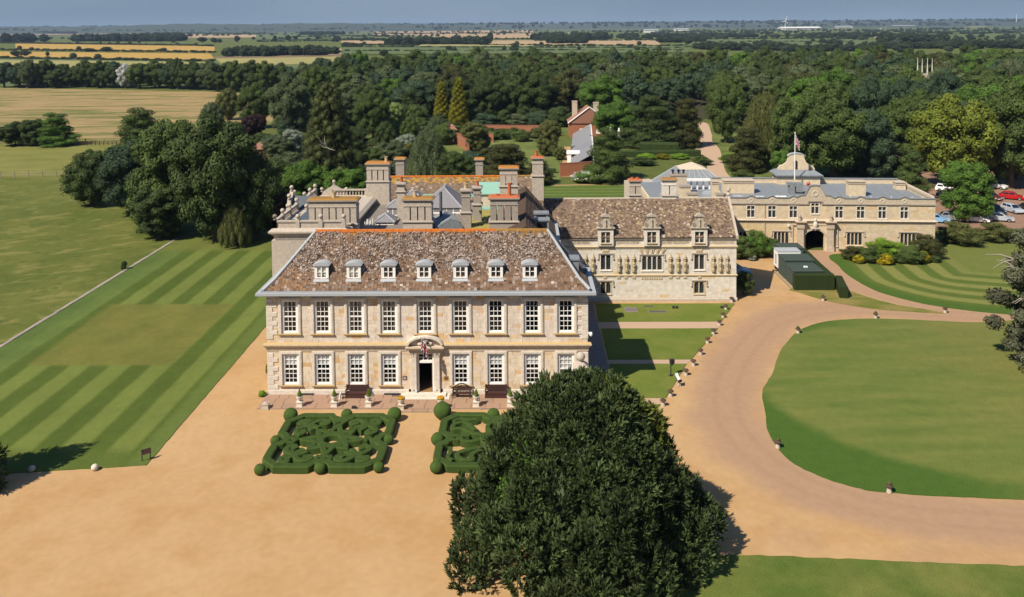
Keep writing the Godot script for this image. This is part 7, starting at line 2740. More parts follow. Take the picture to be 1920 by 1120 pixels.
		m.ball(Vector3(0.12, 0.08, 0.0), Vector3(0.06, 0.08, 0.15), 5, 7); m.ball(Vector3(-0.12, 0.08, 0.0), Vector3(0.06, 0.08, 0.15), 5, 7)
		m.tube([Vector3(0, 0.1, -0.2), Vector3(0.08, 0.06, -0.36), Vector3(0.2, 0.1, -0.38)], [0.03, 0.025, 0.015], 5)
		for e in [-0.06, 0.06]:
			m.tube([Vector3(e, 0.71, 0.09), Vector3(e * 1.6, 0.64, 0.08)], [0.03, 0.015], 5)
		put("body", m, M.trim_pale, o)
		m = MB.new()
		m.box(-0.22, -0.04, -0.42, 0.22, 0.0, 0.3)
		put("plinth", m, M.weathered, o)
	for s in [[-2.75, "near the striped lawn side of the steps"], [2.75, "on the far side of the steps"]]:
		o = thing("boot_scraper", "black iron boot scraper " + s[1], "boot scraper", Vector3(s[0], 0.05, 0.55))
		m = MB.new()
		m.box(-0.3, 0.16, -0.015, 0.3, 0.24, 0.015)
		for e in [-0.28, 0.28]:
			m.tube([Vector3(e, 0, 0), Vector3(e, 0.26, 0), Vector3(e * 0.8, 0.36, 0)], [0.03, 0.025, 0.03], 6)
			m.box(e - 0.05, 0, -0.14, e + 0.05, 0.035, 0.14)
		put("frame", m, M.iron, o)
	o = thing("stone_slab", "flat stone slab on the gravel beside an urn", "slab", Vector3(5.7, 0.02, 2.75), 0.1)
	m = MB.new()
	m.box(-0.42, 0, -0.25, 0.42, 0.07, 0.25)
	put("slab", m, M.flags, o)
	o = thing("floodlight", "small dark floodlight at the terrace edge", "floodlight", Vector3(-6.1, 0.02, 2.9))
	m = MB.new()
	m.box(-0.2, 0.05, -0.12, 0.2, 0.26, 0.1)
	put("housing", m, M.iron, o)
	m = MB.new()
	m.box(-0.22, 0, -0.16, 0.22, 0.05, 0.16)
	put("base", m, M.weathered, o)
	benches()
	# staddle stones along the court lawns and round the bend of the drive
	var post := MB.new()
	post.lathe([[0.26, 0], [0.25, 0.1], [0.17, 0.5], [0.16, 0.6]], 9)
	var cap := MB.new()
	cap.lathe([[0.12, 0.57], [0.36, 0.6], [0.38, 0.66], [0.28, 0.78], [0.12, 0.84], [0.0, 0.86]], 12)
	var pm := post.mesh(); var cm := cap.mesh()
	var line := [[34.78, -26.0], [33.4, -23.2], [32.4, -20.4], [31.4, -17.9], [30.1, -15.2], [28.9, -12.6], [27.5, -9.4], [26.2, -6.6], [25.0, -4.3], [23.9, -1.9], [22.7, 0.4], [21.7, 2.3], [20.5, 5.2]]
	for i in line.size():
		o = thing("staddle_stone", ordinal(i) + " mushroom shaped stone along the court lawns, counted from the carved wing", "staddle stone", Vector3(line[i][0], 0.02, line[i][1]), i * 0.7, "staddle stones beside the drive")
		put("post", pm, M.weathered, o); put("cap", cm, M.tile_base, o)
		o.scale = Vector3(0.78, 0.78, 0.78)
	for s in [[50.0, -20.1, "at the top of the round lawn"], [39.5, -15.4, "on the upper bend of the round lawn"], [29.7, 9.9, "on the near bend of the round lawn"], [35.85, 16.4, "at the near edge of the round lawn"], [46.1, -26.3, "on the dry grass island"], [58.9, -21.9, "at the tip of the dry grass island"]]:
		o = thing("staddle_stone", "mushroom shaped stone " + s[2], "staddle stone", Vector3(s[0], 0.05, s[1]), 0.3, "staddle stones beside the drive")
		put("post", pm, M.weathered, o); put("cap", cm, M.tile_base, o)
		o.scale = Vector3(0.78, 0.78, 0.78)
		m = MB.new()
		m.ball(Vector3(0, 0.92, 0), Vector3(0.2, 0.12, 0.2), 6, 9, 0.2, s[0])
		put("moss", m, M.oliveD, o)
	for s in [[-24.2, 13.35, 0.27, "pale, at the middle of the lawn end"], [-29.05, 13.5, 0.25, "grey, in the conifer's shade"]]:
		o = thing("stone_ball", "round stone ball on the gravel edge, " + s[3], "stone ball", Vector3(s[0], 0.02, s[1]))
		m = MB.new()
		m.ball(Vector3(0, s[2] * 0.9, 0), Vector3(s[2], s[2], s[2]), 9, 13)
		put("ball", m, M.trim_pale if s[2] > 0.26 else M.weathered, o)
	# sign board at the lawn corner, post lamp and notice by the court
	o = thing("notice_board", "dark slanted notice board on two posts at the corner of the striped lawn", "notice board", Vector3(-20.85, 0.02, 11.85), 0.7)
	m = MB.new()
	m.box(-0.34, 0, -0.03, -0.28, 0.95, 0.03); m.box(0.28, 0, -0.03, 0.34, 0.95, 0.03)
	put("post", m, M.iron, o)
	m = MB.new()
	m.xf = Transform3D(Basis(Vector3(1, 0, 0), -0.5), Vector3(0, 0.75, 0.04))
	m.box(-0.36, -0.2, -0.02, 0.36, 0.2, 0.02)
	put("board", m, M.bench_wood, o)
	o = thing("post_lamp", "dark green post lamp on the third court lawn", "lamp", Vector3(23.5, 0.06, -4.1), 0.5)
	m = MB.new()
	m.tube([Vector3(0, 0, 0), Vector3(0, 1.35, 0)], [0.06, 0.05], 8)
	m.box(-0.18, 0, -0.18, 0.18, 0.05, 0.18)
	put("post", m, M.iron, o)
	m = MB.new()
	m.box(-0.06, 1.2, -0.16, 0.34, 1.62, 0.16)
	m.box(0.02, 1.05, -0.1, 0.22, 1.199, 0.1)
	put("lamp_head", m, M.iron, o)
	o = thing("direction_sign", "white tilted sign on a thin post between the staddle stones", "sign", Vector3(23.7, 0.02, -1.55), 0.6)
	m = MB.new()
	m.tube([Vector3(0, 0, 0), Vector3(0, 0.9, 0)], [0.025, 0.025], 6)
	put("post", m, M.lead_pale, o)
	m = MB.new()
	m.xf = Transform3D(Basis(Vector3(1, 0, 0), -0.7), Vector3(0, 1.05, 0))
	m.box(-0.17, -0.33, -0.015, 0.17, 0.33, 0.015)
	put("panel", m, M.white_paint, o)
	for s in [[22.0, -23.1, 0.75, 0.85, "square dark hatch set in the first court lawn"], [25.1, -22.4, 1.15, 0.3, "long dark hatch set in the first court lawn"], [24.3, -24.3, 0.7, 0.16, "narrow dark grating close to the carved wing"]]:
		o = thing("hatch", s[4], "hatch", Vector3(s[0], 0.08, s[1]))
		m = MB.new()
		m.box(-s[2], -0.03, -s[3], s[2], 0.03, s[3])
		put("lid", m, M.flags, o)
		m = MB.new()
		for e in 3:
			m.box(-s[2] * 0.9, 0.031, lerpf(-s[3], s[3], 0.25 + e * 0.25) - 0.02, s[2] * 0.9, 0.05, lerpf(-s[3], s[3], 0.25 + e * 0.25) + 0.02)
		put("bar", m, M.iron, o)
	for s in [[27.4, -23.6, "nearest the house"], [33.2, -23.6, "nearest the drive"]]:
		o = thing("floodlight", "pair of small black floodlights on the first court lawn, " + s[2], "floodlight", Vector3(s[0], 0.06, s[1]))
		for e in [-0.2, 0.2]:
			m = MB.new()
			m.box(e - 0.13, 0.05, -0.12, e + 0.13, 0.3, 0.1)
			put("housing", m, M.iron, o)
		m = MB.new()
		m.box(-0.35, 0, -0.05, 0.35, 0.05, 0.05)
		put("base", m, M.iron, o)
	# gate pier with ball at the house corner
	o = thing("gate_pier", "tall stone gate pier with ball finial at the corner of the house", "gate pier", Vector3(14.25, 0, 3.0))
	m = MB.new()
	m.box(-0.55, 0, -0.55, 0.55, 0.5, 0.55); m.box(-0.45, 0.502, -0.45, 0.45, 3.75, 0.45)
	put("shaft", m, M.trim, o)
	m = MB.new()
	m.frustum(0, 3.752, 0, 0.47, 0.47, 3.9, 0.68, 0.68); m.box(-0.68, 3.902, -0.68, 0.68, 4.0, 0.68); m.frustum(0, 4.002, 0, 0.66, 0.66, 4.35, 0.3, 0.3)
	put("cap", m, M.weathered, o)
	m = MB.new()
	m.lathe([[0.3, 4.352], [0.16, 4.42], [0.16, 4.5]], 10)
	m.ball(Vector3(0, 4.83, 0), Vector3(0.4, 0.4, 0.4), 9, 13)
	put("ball_finial", m, M.weathered, o)
	o = thing("low_wall", "low pale wall from the gate pier to the house front", "wall", Vector3(13.6, 0, 2.9))
	m = MB.new()
	m.box(-4.6, 0, -0.2, 0.1, 0.9, 0.2); m.box(-4.65, 0.902, -0.26, 0.1, 1.0, 0.26)
	put("wall", m, M.trim_pale, o)
	shrubs(rng)
	enclosure(rng)

func benches() -> void:
	for s in [[-6.3, "dark brown box bench under the third ground floor window"], [6.6, "dark brown box bench under the seventh ground floor window"]]:
		var o := thing("box_bench", s[1], "bench", Vector3(s[0], 0.05, 0.5), 0.0, "benches along the house front")
		var m := MB.new()
		m.box(-0.96, 0.02, -0.05, 0.96, 0.46, 0.4)
		put("front_panel", m, M.bench_wood, o)
		m = MB.new()
		m.box(-1.0, 0.462, -0.14, 1.0, 0.51, 0.44)
		put("seat", m, M.bench_wood, o)
		for k in 4:
			m = MB.new()
			m.box(-0.98, 0.58 + k * 0.13, -0.19 - k * 0.02, 0.98, 0.67 + k * 0.13, -0.15 - k * 0.02)
			put("back_slat", m, M.bench_wood, o)
		for e in [-0.98, 0.98]:
			m = MB.new()
			m.box(e - 0.04, 0.0, -0.22, e + 0.04, 1.12, -0.13); m.box(e - 0.04, 0.0, 0.34, e + 0.04, 0.74, 0.42); m.box(e - 0.05, 0.742, -0.13, e + 0.05, 0.79, 0.44)
			put("arm_frame", m, M.bench_wood, o)
	var o := thing("curved_bench", "brown bench with an arched back beside the front door", "bench", Vector3(3.4, 0.05, 0.55), 0.0, "benches along the house front")
	var m := MB.new()
	for k in 4:
		m.box(-0.78, 0.42, -0.1 + k * 0.12, 0.78, 0.46, 0.0 + k * 0.12)
	put("seat", m, M.bench_wood, o)
	m = MB.new()
	var top := []
	var rad := []
	for k in 13:
		var x := lerpf(-0.8, 0.8, k / 12.0)
		top.append(Vector3(x, 0.86 + 0.36 * pow(cos(x / 0.8 * PI * 0.5), 1.4), -0.2))
		rad.append(0.05)
	m.tube(top, rad, 6)
	put("top_rail", m, M.bench_wood, o)
	for k in 11:
		m = MB.new()
		var x := -0.7 + k * 0.14
		m.box(x - 0.025, 0.46, -0.2, x + 0.025, 0.86 + 0.36 * pow(cos(x / 0.8 * PI * 0.5), 1.4), -0.17)
		put("back_slat", m, M.bench_wood, o)
	m = MB.new()
	m.box(-0.78, 0.58, -0.21, 0.78, 0.66, -0.16)
	put("back_rail", m, M.bench_wood, o)
	for sx in [-0.78, 0.78]:
		for sz in [-0.18, 0.36]:
			m = MB.new()
			m.box(sx - 0.04, 0, sz - 0.04, sx + 0.04, 0.88 if sz < 0 else 0.7, sz + 0.04)
			put("leg", m, M.bench_wood, o)
		m = MB.new()
		m.box(sx - 0.05, 0.7, -0.22, sx + 0.05, 0.75, 0.42)
		put("arm", m, M.bench_wood, o)

func shrub(label: String, x: float, z: float, w: float, h: float, tone: String, proto := "shrub", flowers := "", called := "shrub") -> Node3D:
	var o := tree(called, label, x, z, h, w, proto, tone, "", "shrub")
	if flowers:
		var f := put("flowers", protos.flowers[0], M[flowers], o)
		f.scale = Vector3(w, h, w) * 1.02
	return o

func shrubs(rng: RandomNumberGenerator) -> void:
	protos.flowers = [crown(dome_lobes(18, Vector3(0, 0.45, 0), Vector3(0.40, 0.42, 0.40), 0.17, rng, -0.9), 1500, 0.045, rng, Vector3.ZERO, 0.9, 0.0)]
	shrub("yellow leaved shrub against the west corner of the house", -15.5, -4.4, 1.5, 2.0, "gold")
	shrub("low green plant at the foot of the west corner of the house", -15.2, 0.2, 0.8, 0.55, "shrub_lime")
	shrub("dark rounded shrub nearest the carved wing, before the stable windows", 41.2, -45.6, 4.6, 3.3, "mid")
	shrub("tall fresh green shrub under the four light stable window left of the gate", 43.6, -46.6, 5.0, 4.3, "bright", "flat_shrub")
	shrub("green shrub beside the green sheds, before the stables", 45.8, -46.4, 4.2, 3.0, "mid", "flat_shrub")
	shrub("pale low plant at the foot of the stable shrubs", 42.2, -44.3, 1.4, 1.0, "silver")
	shrub("dark yew bush in the shade of the carved wing's end", 37.0, -29.0, 3.2, 3.4, "dark", "flat_shrub")
	shrub("dark feathery shrub nearest the gateway", 57.0, -44.6, 4.6, 2.2, "oliveD", "flat_shrub")
	shrub("small yellow flowering shrub nearest the gateway", 56.9, -42.7, 1.7, 1.3, "gold", "shrub", "flower_yellow")
	shrub("dark green shrub between the first two yellow shrubs", 59.0, -43.6, 4.2, 2.6, "mid", "flat_shrub")
	shrub("bright lime green shrub under the stable window", 61.6, -45.2, 6.2, 3.3, "shrub_lime", "flat_shrub")
	shrub("largest yellow flowering shrub, in the middle of the bed", 60.4, -42.1, 2.5, 1.5, "gold", "shrub", "flower_yellow")
	shrub("low dark shrub right of the largest yellow shrub", 62.7, -42.9, 2.6, 1.5, "dark")
	shrub("round green shrub between the lime shrub and the last yellow shrub", 64.6, -43.0, 4.0, 2.6, "mid")
	shrub("last yellow flowering shrub of the bed, narrow", 66.2, -42.7, 1.8, 1.8, "gold", "shrub", "flower_yellow")
	shrub("tall olive shrub with white flowers at the end of the stable block", 67.8, -45.4, 5.2, 3.9, "oliveD", "flat_shrub")
	shrub("low dark shrub at the lawn end of the bed", 67.9, -43.1, 1.8, 1.0, "dark")
	shrub("clipped rounded yew hedge nearest the stable block", 76.6, -53.2, 7.2, 3.7, "olive", "flat_shrub", "", "yew_hedge")
	shrub("clipped rounded yew hedge behind the holm oak", 83.0, -54.6, 6.4, 3.3, "olive", "flat_shrub", "", "yew_hedge")
	shrub("white flowering hydrangea bank below the brick garden wall", 22.8, -106.2, 7.4, 2.7, "bright", "shrub", "flower_white")
	shrub("yellow green clipped bush beside the garden hall wall", 30.5, -63.5, 3.4, 6.0, "olive", "flat_shrub")
	for s in [[40.0, -137.0, 5.0, 1.6, "shrub_lime", "first lime green bush of the border behind the garden hall"], [44.5, -137.5, 4.4, 1.5, "gold", "golden bush of the border behind the garden hall"], [49.0, -138.0, 6.0, 1.4, "shrub_lime", "second lime green bush of the border behind the garden hall"], [38.0, -128.0, 7.0, 2.2, "dark", "dark bush in the border before the garden hall"], [52.5, -128.0, 5.5, 2.4, "mid", "green bush beside the drive behind the hall"],
			[-13.5, -146.0, 4.6, 2.8, "shrub_lime", "lime green clipped bush beside the brick wall"], [-15.0, -120.0, 6.0, 4.6, "mid", "green shrub below the golden garden shrub"], [-24.0, -108.0, 8.0, 5.0, "grey", "grey green shrub behind the bright tree"], [-34.0, -118.0, 9.0, 6.0, "mid", "broad shrub between the giant conifer and the garden"], [-40.0, -150.0, 9.0, 5.0, "dark", "dark shrub at the foot of the silver tree"], [-27.0, -160.0, 4.5, 3.4, "purple", "purple leaved shrub in the border"], [-20.0, -164.0, 4.0, 3.0, "purple", "second purple shrub below the lime tree"],
			[8.0, -172.0, 6.0, 3.6, "mid", "green shrub against the long garden wall"], [12.5, -178.0, 5.0, 3.4, "olive", "olive shrub against the long garden wall"], [2.0, -176.0, 6.0, 3.2, "mid", "shrub by the brick garden wall among fruit trees"], [0.0, -128.0, 9.0, 5.0, "oliveD", "dark olive shrub behind the copper roof"], [35.0, -158.0, 6.0, 3.4, "bright", "light green bush before the dark yews"], [55.0, -100.0, 6.0, 4.0, "mid", "green shrub at the end of the roof canopy"], [59.5, -130.0, 5.0, 3.0, "shrub_lime", "light shrub at the drive bend"], [-22.0, -147.0, 7.0, 3.0, "mid", "low shrub in the middle of the border"],
			[-48.0, -126.0, 9.0, 4.5, "grey", "greyish shrub below the red roofed shed"], [-66.0, -150.0, 9.0, 4.0, "mid", "shrub beside the red roofed shed"], [-44.0, -98.0, 10.0, 7.0, "dark", "dark shrub behind the largest dark oak"], [-26.0, -66.0, 6.0, 5.0, "bright", "bright shrub at the foot of the bright trees"], [-36.0, -76.0, 8.0, 7.0, "oliveD", "olive shrub in the shade behind the pavilion"]]:
		shrub(s[5], s[0], s[1], s[2], s[3], s[4], "shrub" if rng.randf() < 0.5 else "flat_shrub")
	for s in [["clipped dark hedge block beside the yews at the drive", [40, -147, 50, -146], 3.0, 3.0], ["clipped hedge across the garden before the lime tree", [-40, -190, -12, -192], 2.4, 4.0], ["low hedge beside the gravel path", [13.5, -118, 16.5, -118], 1.0, 1.2], ["long clipped hedge of the garden behind the hall", [33, -141, 55, -142], 1.6, 1.8], ["dark border hedge in the shrubbery", [-34, -152, -14, -154], 2.2, 3.4], ["hedge along the orchard by the wood", [0, -180, 18, -178], 2.0, 2.2]]:
		var o := thing("garden_hedge", s[0], "hedge")
		var m := MB.new()
		m.hedge(poly(s[1]), s[3], 0.0, s[2], rng, false, 0.8)
		put("foliage", m, M.hedge_dark, o)

func enclosure(rng: RandomNumberGenerator) -> void:
	var m := MB.new()
	var o := thing("clipped_hedge", "square clipped hedge wrapped round two sides of the green sheds", "hedge", Vector3(0, 0.04, 0))
	m.hedge(poly([43.95, -30.85, 49.0, -30.85]), 0.95, 0.0, 2.05, rng, false, 0.5)
	put("front_hedge", m, M.hedge_dark, o)
	m = MB.new()
	m.hedge(poly([48.6, -31.3, 48.75, -36, 49.2, -43.5]), 1.05, 0.0, 2.0, rng, false, 0.5)
	put("side_hedge", m, M.hedge_dark, o)
	o = thing("clipped_hedge", "small free standing clipped hedge beside the green sheds", "hedge", Vector3(0, 0.05, 0))
	m = MB.new()
	m.hedge(poly([50.1, -32.0, 49.0, -27.2]), 0.95, 0.0, 1.45, rng, false, 0.5)
	put("foliage", m, M.hedge_dark, o)
	var roofs := [[44.2, 47.9, -35.0, -31.5, 2.15, "green metal shed nearest the clipped hedge, with white vents on its roof"], [44.2, 48.0, -38.3, -35.3, 2.5, "middle green metal shed of the row"], [45.2, 48.4, -43.4, -40.6, 2.7, "green metal shed nearest the stables"]]
	for r in roofs:
		o = thing("metal_shed", r[5], "shed", Vector3(0, 0.02, 0), 0.0, "green metal sheds of the service yard")
		m = MB.new()
		m.box(r[0], 0, r[2], r[1], r[4], r[3])
		put("wall", m, M.sheds, o)
		m = MB.new()
		m.box(r[0] - 0.08, r[4] + 0.002, r[2] - 0.08, r[1] + 0.08, r[4] + 0.1, r[3] + 0.08)
		put("roof", m, M.sheds, o)
		var n := int((r[3] - r[2]) / 0.3)
		for k in n:
			m = MB.new()
			m.box(r[0] - 0.06, r[4] + 0.102, r[2] + k * 0.3 + 0.04, r[1] + 0.06, r[4] + 0.13, r[2] + k * 0.3 + 0.13)
			put("roof_rib", m, M.sheds, o)
		for k in int((r[3] - r[2]) / 0.9):
			m = MB.new()
			m.box(r[0] - 0.03, 0.1, r[2] + 0.4 + k * 0.9, r[0], r[4] - 0.1, r[2] + 0.46 + k * 0.9)
			put("wall_rib", m, M.sheds, o)
		if r[4] < 2.3:
			for k in 2:
				m = MB.new()
				m.box(45.9 + k * 0.28, r[4] + 0.131, -33.1, 46.1 + k * 0.28, r[4] + 0.3, -32.8)
				put("vent", m, M.white_paint, o)
	o = thing("white_trailer", "white box trailer parked between two green sheds", "trailer", Vector3(45.1, 0.02, -39.3))
	m = MB.new()
	m.box(-0.9, 0.55, -1.15, 2.2, 2.85, 0.85)
	put("body", m, M.white_paint, o)
	m = MB.new()
	m.box(-0.95, 2.852, -1.2, 2.25, 2.92, 0.9)
	for k in 5:
		m.box(-0.7 + k * 0.55, 2.922, -1.1, -0.45 + k * 0.55, 2.97, 0.8)
	put("roof", m, M.lead_pale, o)
	for z in [-0.7, 0.4]:
		m = MB.new()
		m.xf = Transform3D(Basis(Vector3(0, 0, 1), PI / 2), Vector3(-0.75, 0.33, z))
		m.lathe([[0.0, -0.1], [0.28, -0.1], [0.33, -0.06], [0.33, 0.06], [0.28, 0.1], [0.0, 0.1]], 14)
		put("wheel", m, M.rubber, o)
	m = MB.new()
	m.box(-0.92, 0.9, -0.5, -0.9, 2.3, 0.2)
	put("door", m, M.lead_pale, o)
	o = thing("timber_kerb", "row of pale sleepers along the gravel beside the green sheds", "kerb", Vector3(0, 0.02, 0))
	for k in 6:
		m = MB.new()
		m.box(43.75 - 0.13, 0, -39.2 + k * 1.4, 43.75 + 0.13, 0.18, -37.9 + k * 1.4)
		put("sleeper", m, M.wood_rail, o)

# ---------------------------------------------------------------- vehicles, fences, flags
func make_car(label: String, paint: String, estate: bool) -> Node3D:
	var o := thing("parked_car", label, "car", Vector3.ZERO, 0.0, "cars in the car park")
	var side := Transform3D(Basis(Vector3.UP, PI / 2), Vector3.ZERO)
	var m := MB.new()
	m.xf = side
	var p := PackedVector2Array([Vector2(-2.05, 0.28), Vector2(-1.75, 0.26)])
	# profile along the length (front at negative), wheel arches cut in
	for c in [-1.32, 1.3]:
		for k in 9:
			var a := PI - PI * k / 8.0
			p.append(Vector2(c + cos(a) * 0.36, 0.28 + sin(a) * 0.36))
	p.append_array(PackedVector2Array([Vector2(2.02, 0.28), Vector2(2.12, 0.5), Vector2(2.08, 0.88), Vector2(1.95, 0.96), Vector2(-0.75, 0.95), Vector2(-1.75, 0.78), Vector2(-2.1, 0.62), Vector2(-2.14, 0.42)]))
	m.prism(p, -0.84, 0.84)
	put("body", m, M[paint], o)
	m = MB.new()
	var rear := 1.98 if estate else 1.75
	var r1 := 1.72 if estate else 1.2
	var a := [Vector3(0.78, 0.952, 1.0), Vector3(0.78, 0.952, -rear), Vector3(0.60, 1.46, -r1), Vector3(0.60, 1.46, 0.25)]
	for s in [1.0, -1.0]:
		var f := Vector3(s, 1, 1)
		if s > 0:
			m.q(a[0] * f, a[1] * f, a[2] * f, a[3] * f)
		else:
			m.q(a[1] * f, a[0] * f, a[3] * f, a[2] * f)
	var l := Vector3(-1, 1, 1)
	m.q(a[0] * l, a[0], a[3], a[3] * l); m.q(a[1], a[1] * l, a[2] * l, a[2])
	m.q(a[3] * l, a[3], a[2], a[2] * l)
	put("cabin", m, M[paint], o)
	# roof crown
	m = MB.new()
	m.ball(Vector3(0, 1.44, (0.25 - r1) * 0.5), Vector3(0.6, 0.075, (0.25 + r1) * 0.52), 6, 14)
	put("roof", m, M[paint], o)
	var wins := [["windscreen", [a[0] * l, a[0], a[3], a[3] * l], Vector3(0, 0.012, 0.02)], ["rear_window", [a[1], a[1] * l, a[2] * l, a[2]], Vector3(0, 0.012, -0.02)]]
	for w in wins:
		m = MB.new()
		var c := Vector3.ZERO
		for k in w[1]: c += k * 0.25
		var q := []
		for k in w[1]: q.append(c + (k - c) * 0.87 + w[2])
		m.q(q[0], q[1], q[2], q[3])
		put(w[0], m, M.car_glass, o)
	for s in [1.0, -1.0]:
		for k in 2:
			m = MB.new()
			var t0 := 0.05 if k == 0 else 0.53; var t1 := 0.49 if k == 0 else 0.93
			var b0: Vector3 = a[0].lerp(a[1], t0 + (0.06 if k == 0 else 0.0)); var b1: Vector3 = a[0].lerp(a[1], t1)
			var c0: Vector3 = a[3].lerp(a[2], t0); var c1: Vector3 = a[3].lerp(a[2], t1)
			var q := [b0.lerp(c0, 0.12), b1.lerp(c1, 0.12), b1.lerp(c1, 0.86), b0.lerp(c0, 0.86)]
			for j in 4: q[j] = Vector3((q[j].x + 0.012) * s, q[j].y, q[j].z)
			if s > 0: m.q(q[0], q[1], q[2], q[3])
			else: m.q(q[1], q[0], q[3], q[2])
			put("side_window", m, M.car_glass, o)
		m = MB.new()
		m.ball(Vector3(s * 0.62, 0.64, 2.06), Vector3(0.17, 0.075, 0.09), 5, 8)
		put("headlight", m, M.lamp_glass, o)
		m = MB.new()
		m.box(s * 0.7 - 0.12, 0.62, -2.12, s * 0.7 + 0.12, 0.9, -2.06)
		put("tail_light", m, M.tail_red, o)
		m = MB.new()
		m.ball(Vector3(s * 0.93, 0.99, 0.72), Vector3(0.1, 0.07, 0.05), 5, 7)
		put("mirror", m, M[paint], o)
		for z in [1.32, -1.3]:
			m = MB.new()
			m.xf = Transform3D(Basis(Vector3(0, 0, 1), PI / 2), Vector3(s * 0.76, 0.31, z))
			m.lathe([[0.2, -0.1], [0.29, -0.1], [0.31, -0.06], [0.31, 0.06], [0.29, 0.1], [0.2, 0.1]], 16)
			var wh := put("wheel", m, M.rubber, o)
			m = MB.new()
			m.xf = Transform3D(Basis(Vector3(0, 0, 1), PI / 2), Vector3(s * 0.77, 0.31, z))
			m.lathe([[0.0, -0.07], [0.2, -0.09], [0.2, 0.09], [0.0, 0.07]], 12)
			put("rim", m, M.chrome, wh)
	m = MB.new()
	m.box(-0.28, 0.42, 2.115, 0.28, 0.54, 2.155)
	put("number_plate", m, M.white_paint, o)
	return o

func repaint(o: Node3D, paint: String) -> void:
	for c in o.get_children():
		if c is MeshInstance3D and (String(c.name).begins_with("body") or String(c.name).begins_with("cabin") or String(c.name).begins_with("roof") or String(c.name).begins_with("mirror")):
			c.material_override = M[paint]

func vehicles() -> void:
	var hatch := make_car("light blue hatchback at the end of the stable block", "car_blue", false)
	hatch.position = Vector3(79.9, 0.03, -67.4); hatch.rotation.y = deg_to_rad(72)
	var estate := make_car("white estate car behind the clipped yew hedge", "car_white", true)
	estate.position = Vector3(86.7, 0.03, -67.6); estate.rotation.y = deg_to_rad(70)
	for c in [[hatch, "grey hatchback between the blue car and the white estate", "car_grey", 83.2, -68.8, 70.0], [estate, "silver car half hidden by the holm oak beside the white estate", "car_silver", 91.2, -68.2, 68.0], [estate, "white car parked tail outward in the tree shade", "car_white", 90.4, -74.6, 184.0], [hatch, "dark blue car parked nose outward in the tree shade", "car_navy", 93.9, -74.6, 6.0], [estate, "silver grey car nose outward in the tree shade, beside the dark blue one", "car_silver", 97.2, -74.8, 8.0], [hatch, "black car at the end of the shaded row", "car_black", 100.4, -75.0, 6.0],
			[hatch, "bright red car in the sun", "car_red", 103.4, -86.0, 62.0], [hatch, "dark maroon car beside the bright red one", "car_maroon", 99.4, -85.8, 10.0], [estate, "black car behind the parking tree trunk", "car_black", 91.4, -86.4, 20.0], [hatch, "blue car peeping out behind the parking tree", "car_blue", 95.4, -88.4, 40.0], [estate, "white car under the parking tree's crown", "car_white", 95.0, -94.0, 60.0], [hatch, "white car farthest back in the car park", "car_white", 106.5, -97.0, 40.0], [hatch, "pale blue car parked behind the end of the carved wing", "car_blue", 38.0, -37.6, 84.0]]:
		var o := copy(c[0], c[1], Vector3(c[3], 0.03, c[4]), deg_to_rad(c[5]))
		repaint(o, c[2])
	var rng := RandomNumberGenerator.new()
	rng.seed = 9
	for f in [["post and rail fence across the near pasture", [-150, -112, -112.3, -114.8, -97, -116.4, -90, -117.2]], ["post and rail fence along the straw meadow", [-165, -171.5, -148.7, -172.5, -123.5, -173.8, -113, -175.7, -76, -187.6]]]:
		var o := thing("rail_fence", f[0], "fence")
		var l := poly(f[1])
		for i in l.size() - 1:
			var n := maxi(1, int(l[i].distance_to(l[i + 1]) / 2.6))
			for k in n:
				var a := l[i].lerp(l[i + 1], float(k) / n); var b := l[i].lerp(l[i + 1], float(k + 1) / n)
				var m := MB.new()
				m.box(a.x - 0.09, 0, a.y - 0.09, a.x + 0.09, 1.35, a.y + 0.09)
				put("post", m, M.wood_rail, o)
				for y in [0.55, 1.1]:
					m = MB.new()
					m.tube([Vector3(a.x, y + rng.randf_range(-0.04, 0.04), a.y), Vector3(b.x, y + rng.randf_range(-0.04, 0.04), b.y)], [0.07, 0.07], 5)
					put("rail", m, M.wood_rail, o)
	var o := thing("tree_guard_rail", "dark rail fence round the foot of the parkland oak", "fence")
	for k in 12:
		var m := MB.new()
		m.box(-124 + k * 1.25 - 0.07, 0, -168.5, -124 + k * 1.25 + 0.07, 1.3, -168.36)
		put("post", m, M.bench_wood, o)
	for y in [0.4, 0.8, 1.2]:
		var m := MB.new()
		m.box(-124, y, -168.46, -109.8, y + 0.12, -168.4)
		put("rail", m, M.bench_wood, o)

func union_image() -> ImageTexture:
	var im := Image.create(120, 60, false, Image.FORMAT_RGB8)
	var blue := Color(0.03, 0.08, 0.30); var red := Color(0.72, 0.05, 0.10); var white := Color(0.90, 0.90, 0.90)
	for y in 60:
		for x in 120:
			var u := x + 0.5 - 60.0; var v := y + 0.5 - 30.0
			var c := blue
			var d1 := absf(v - u * 0.5) / 1.118; var d2 := absf(v + u * 0.5) / 1.118
			if minf(d1, d2) < 6.0: c = white
			var s1 := (v - u * 0.5) / 1.118; var s2 := (v + u * 0.5) / 1.118
			var k := 1.0 if u < 0 else -1.0
			if s1 * k > 0.0 and s1 * k < 4.0: c = red
			if s2 * k < 0.0 and s2 * k > -4.0: c = red
			if absf(u) < 10.0 or absf(v) < 10.0: c = white
			if absf(u) < 6.0 or absf(v) < 6.0: c = red
			im.set_pixel(x, y, c)
	return ImageTexture.create_from_image(im)

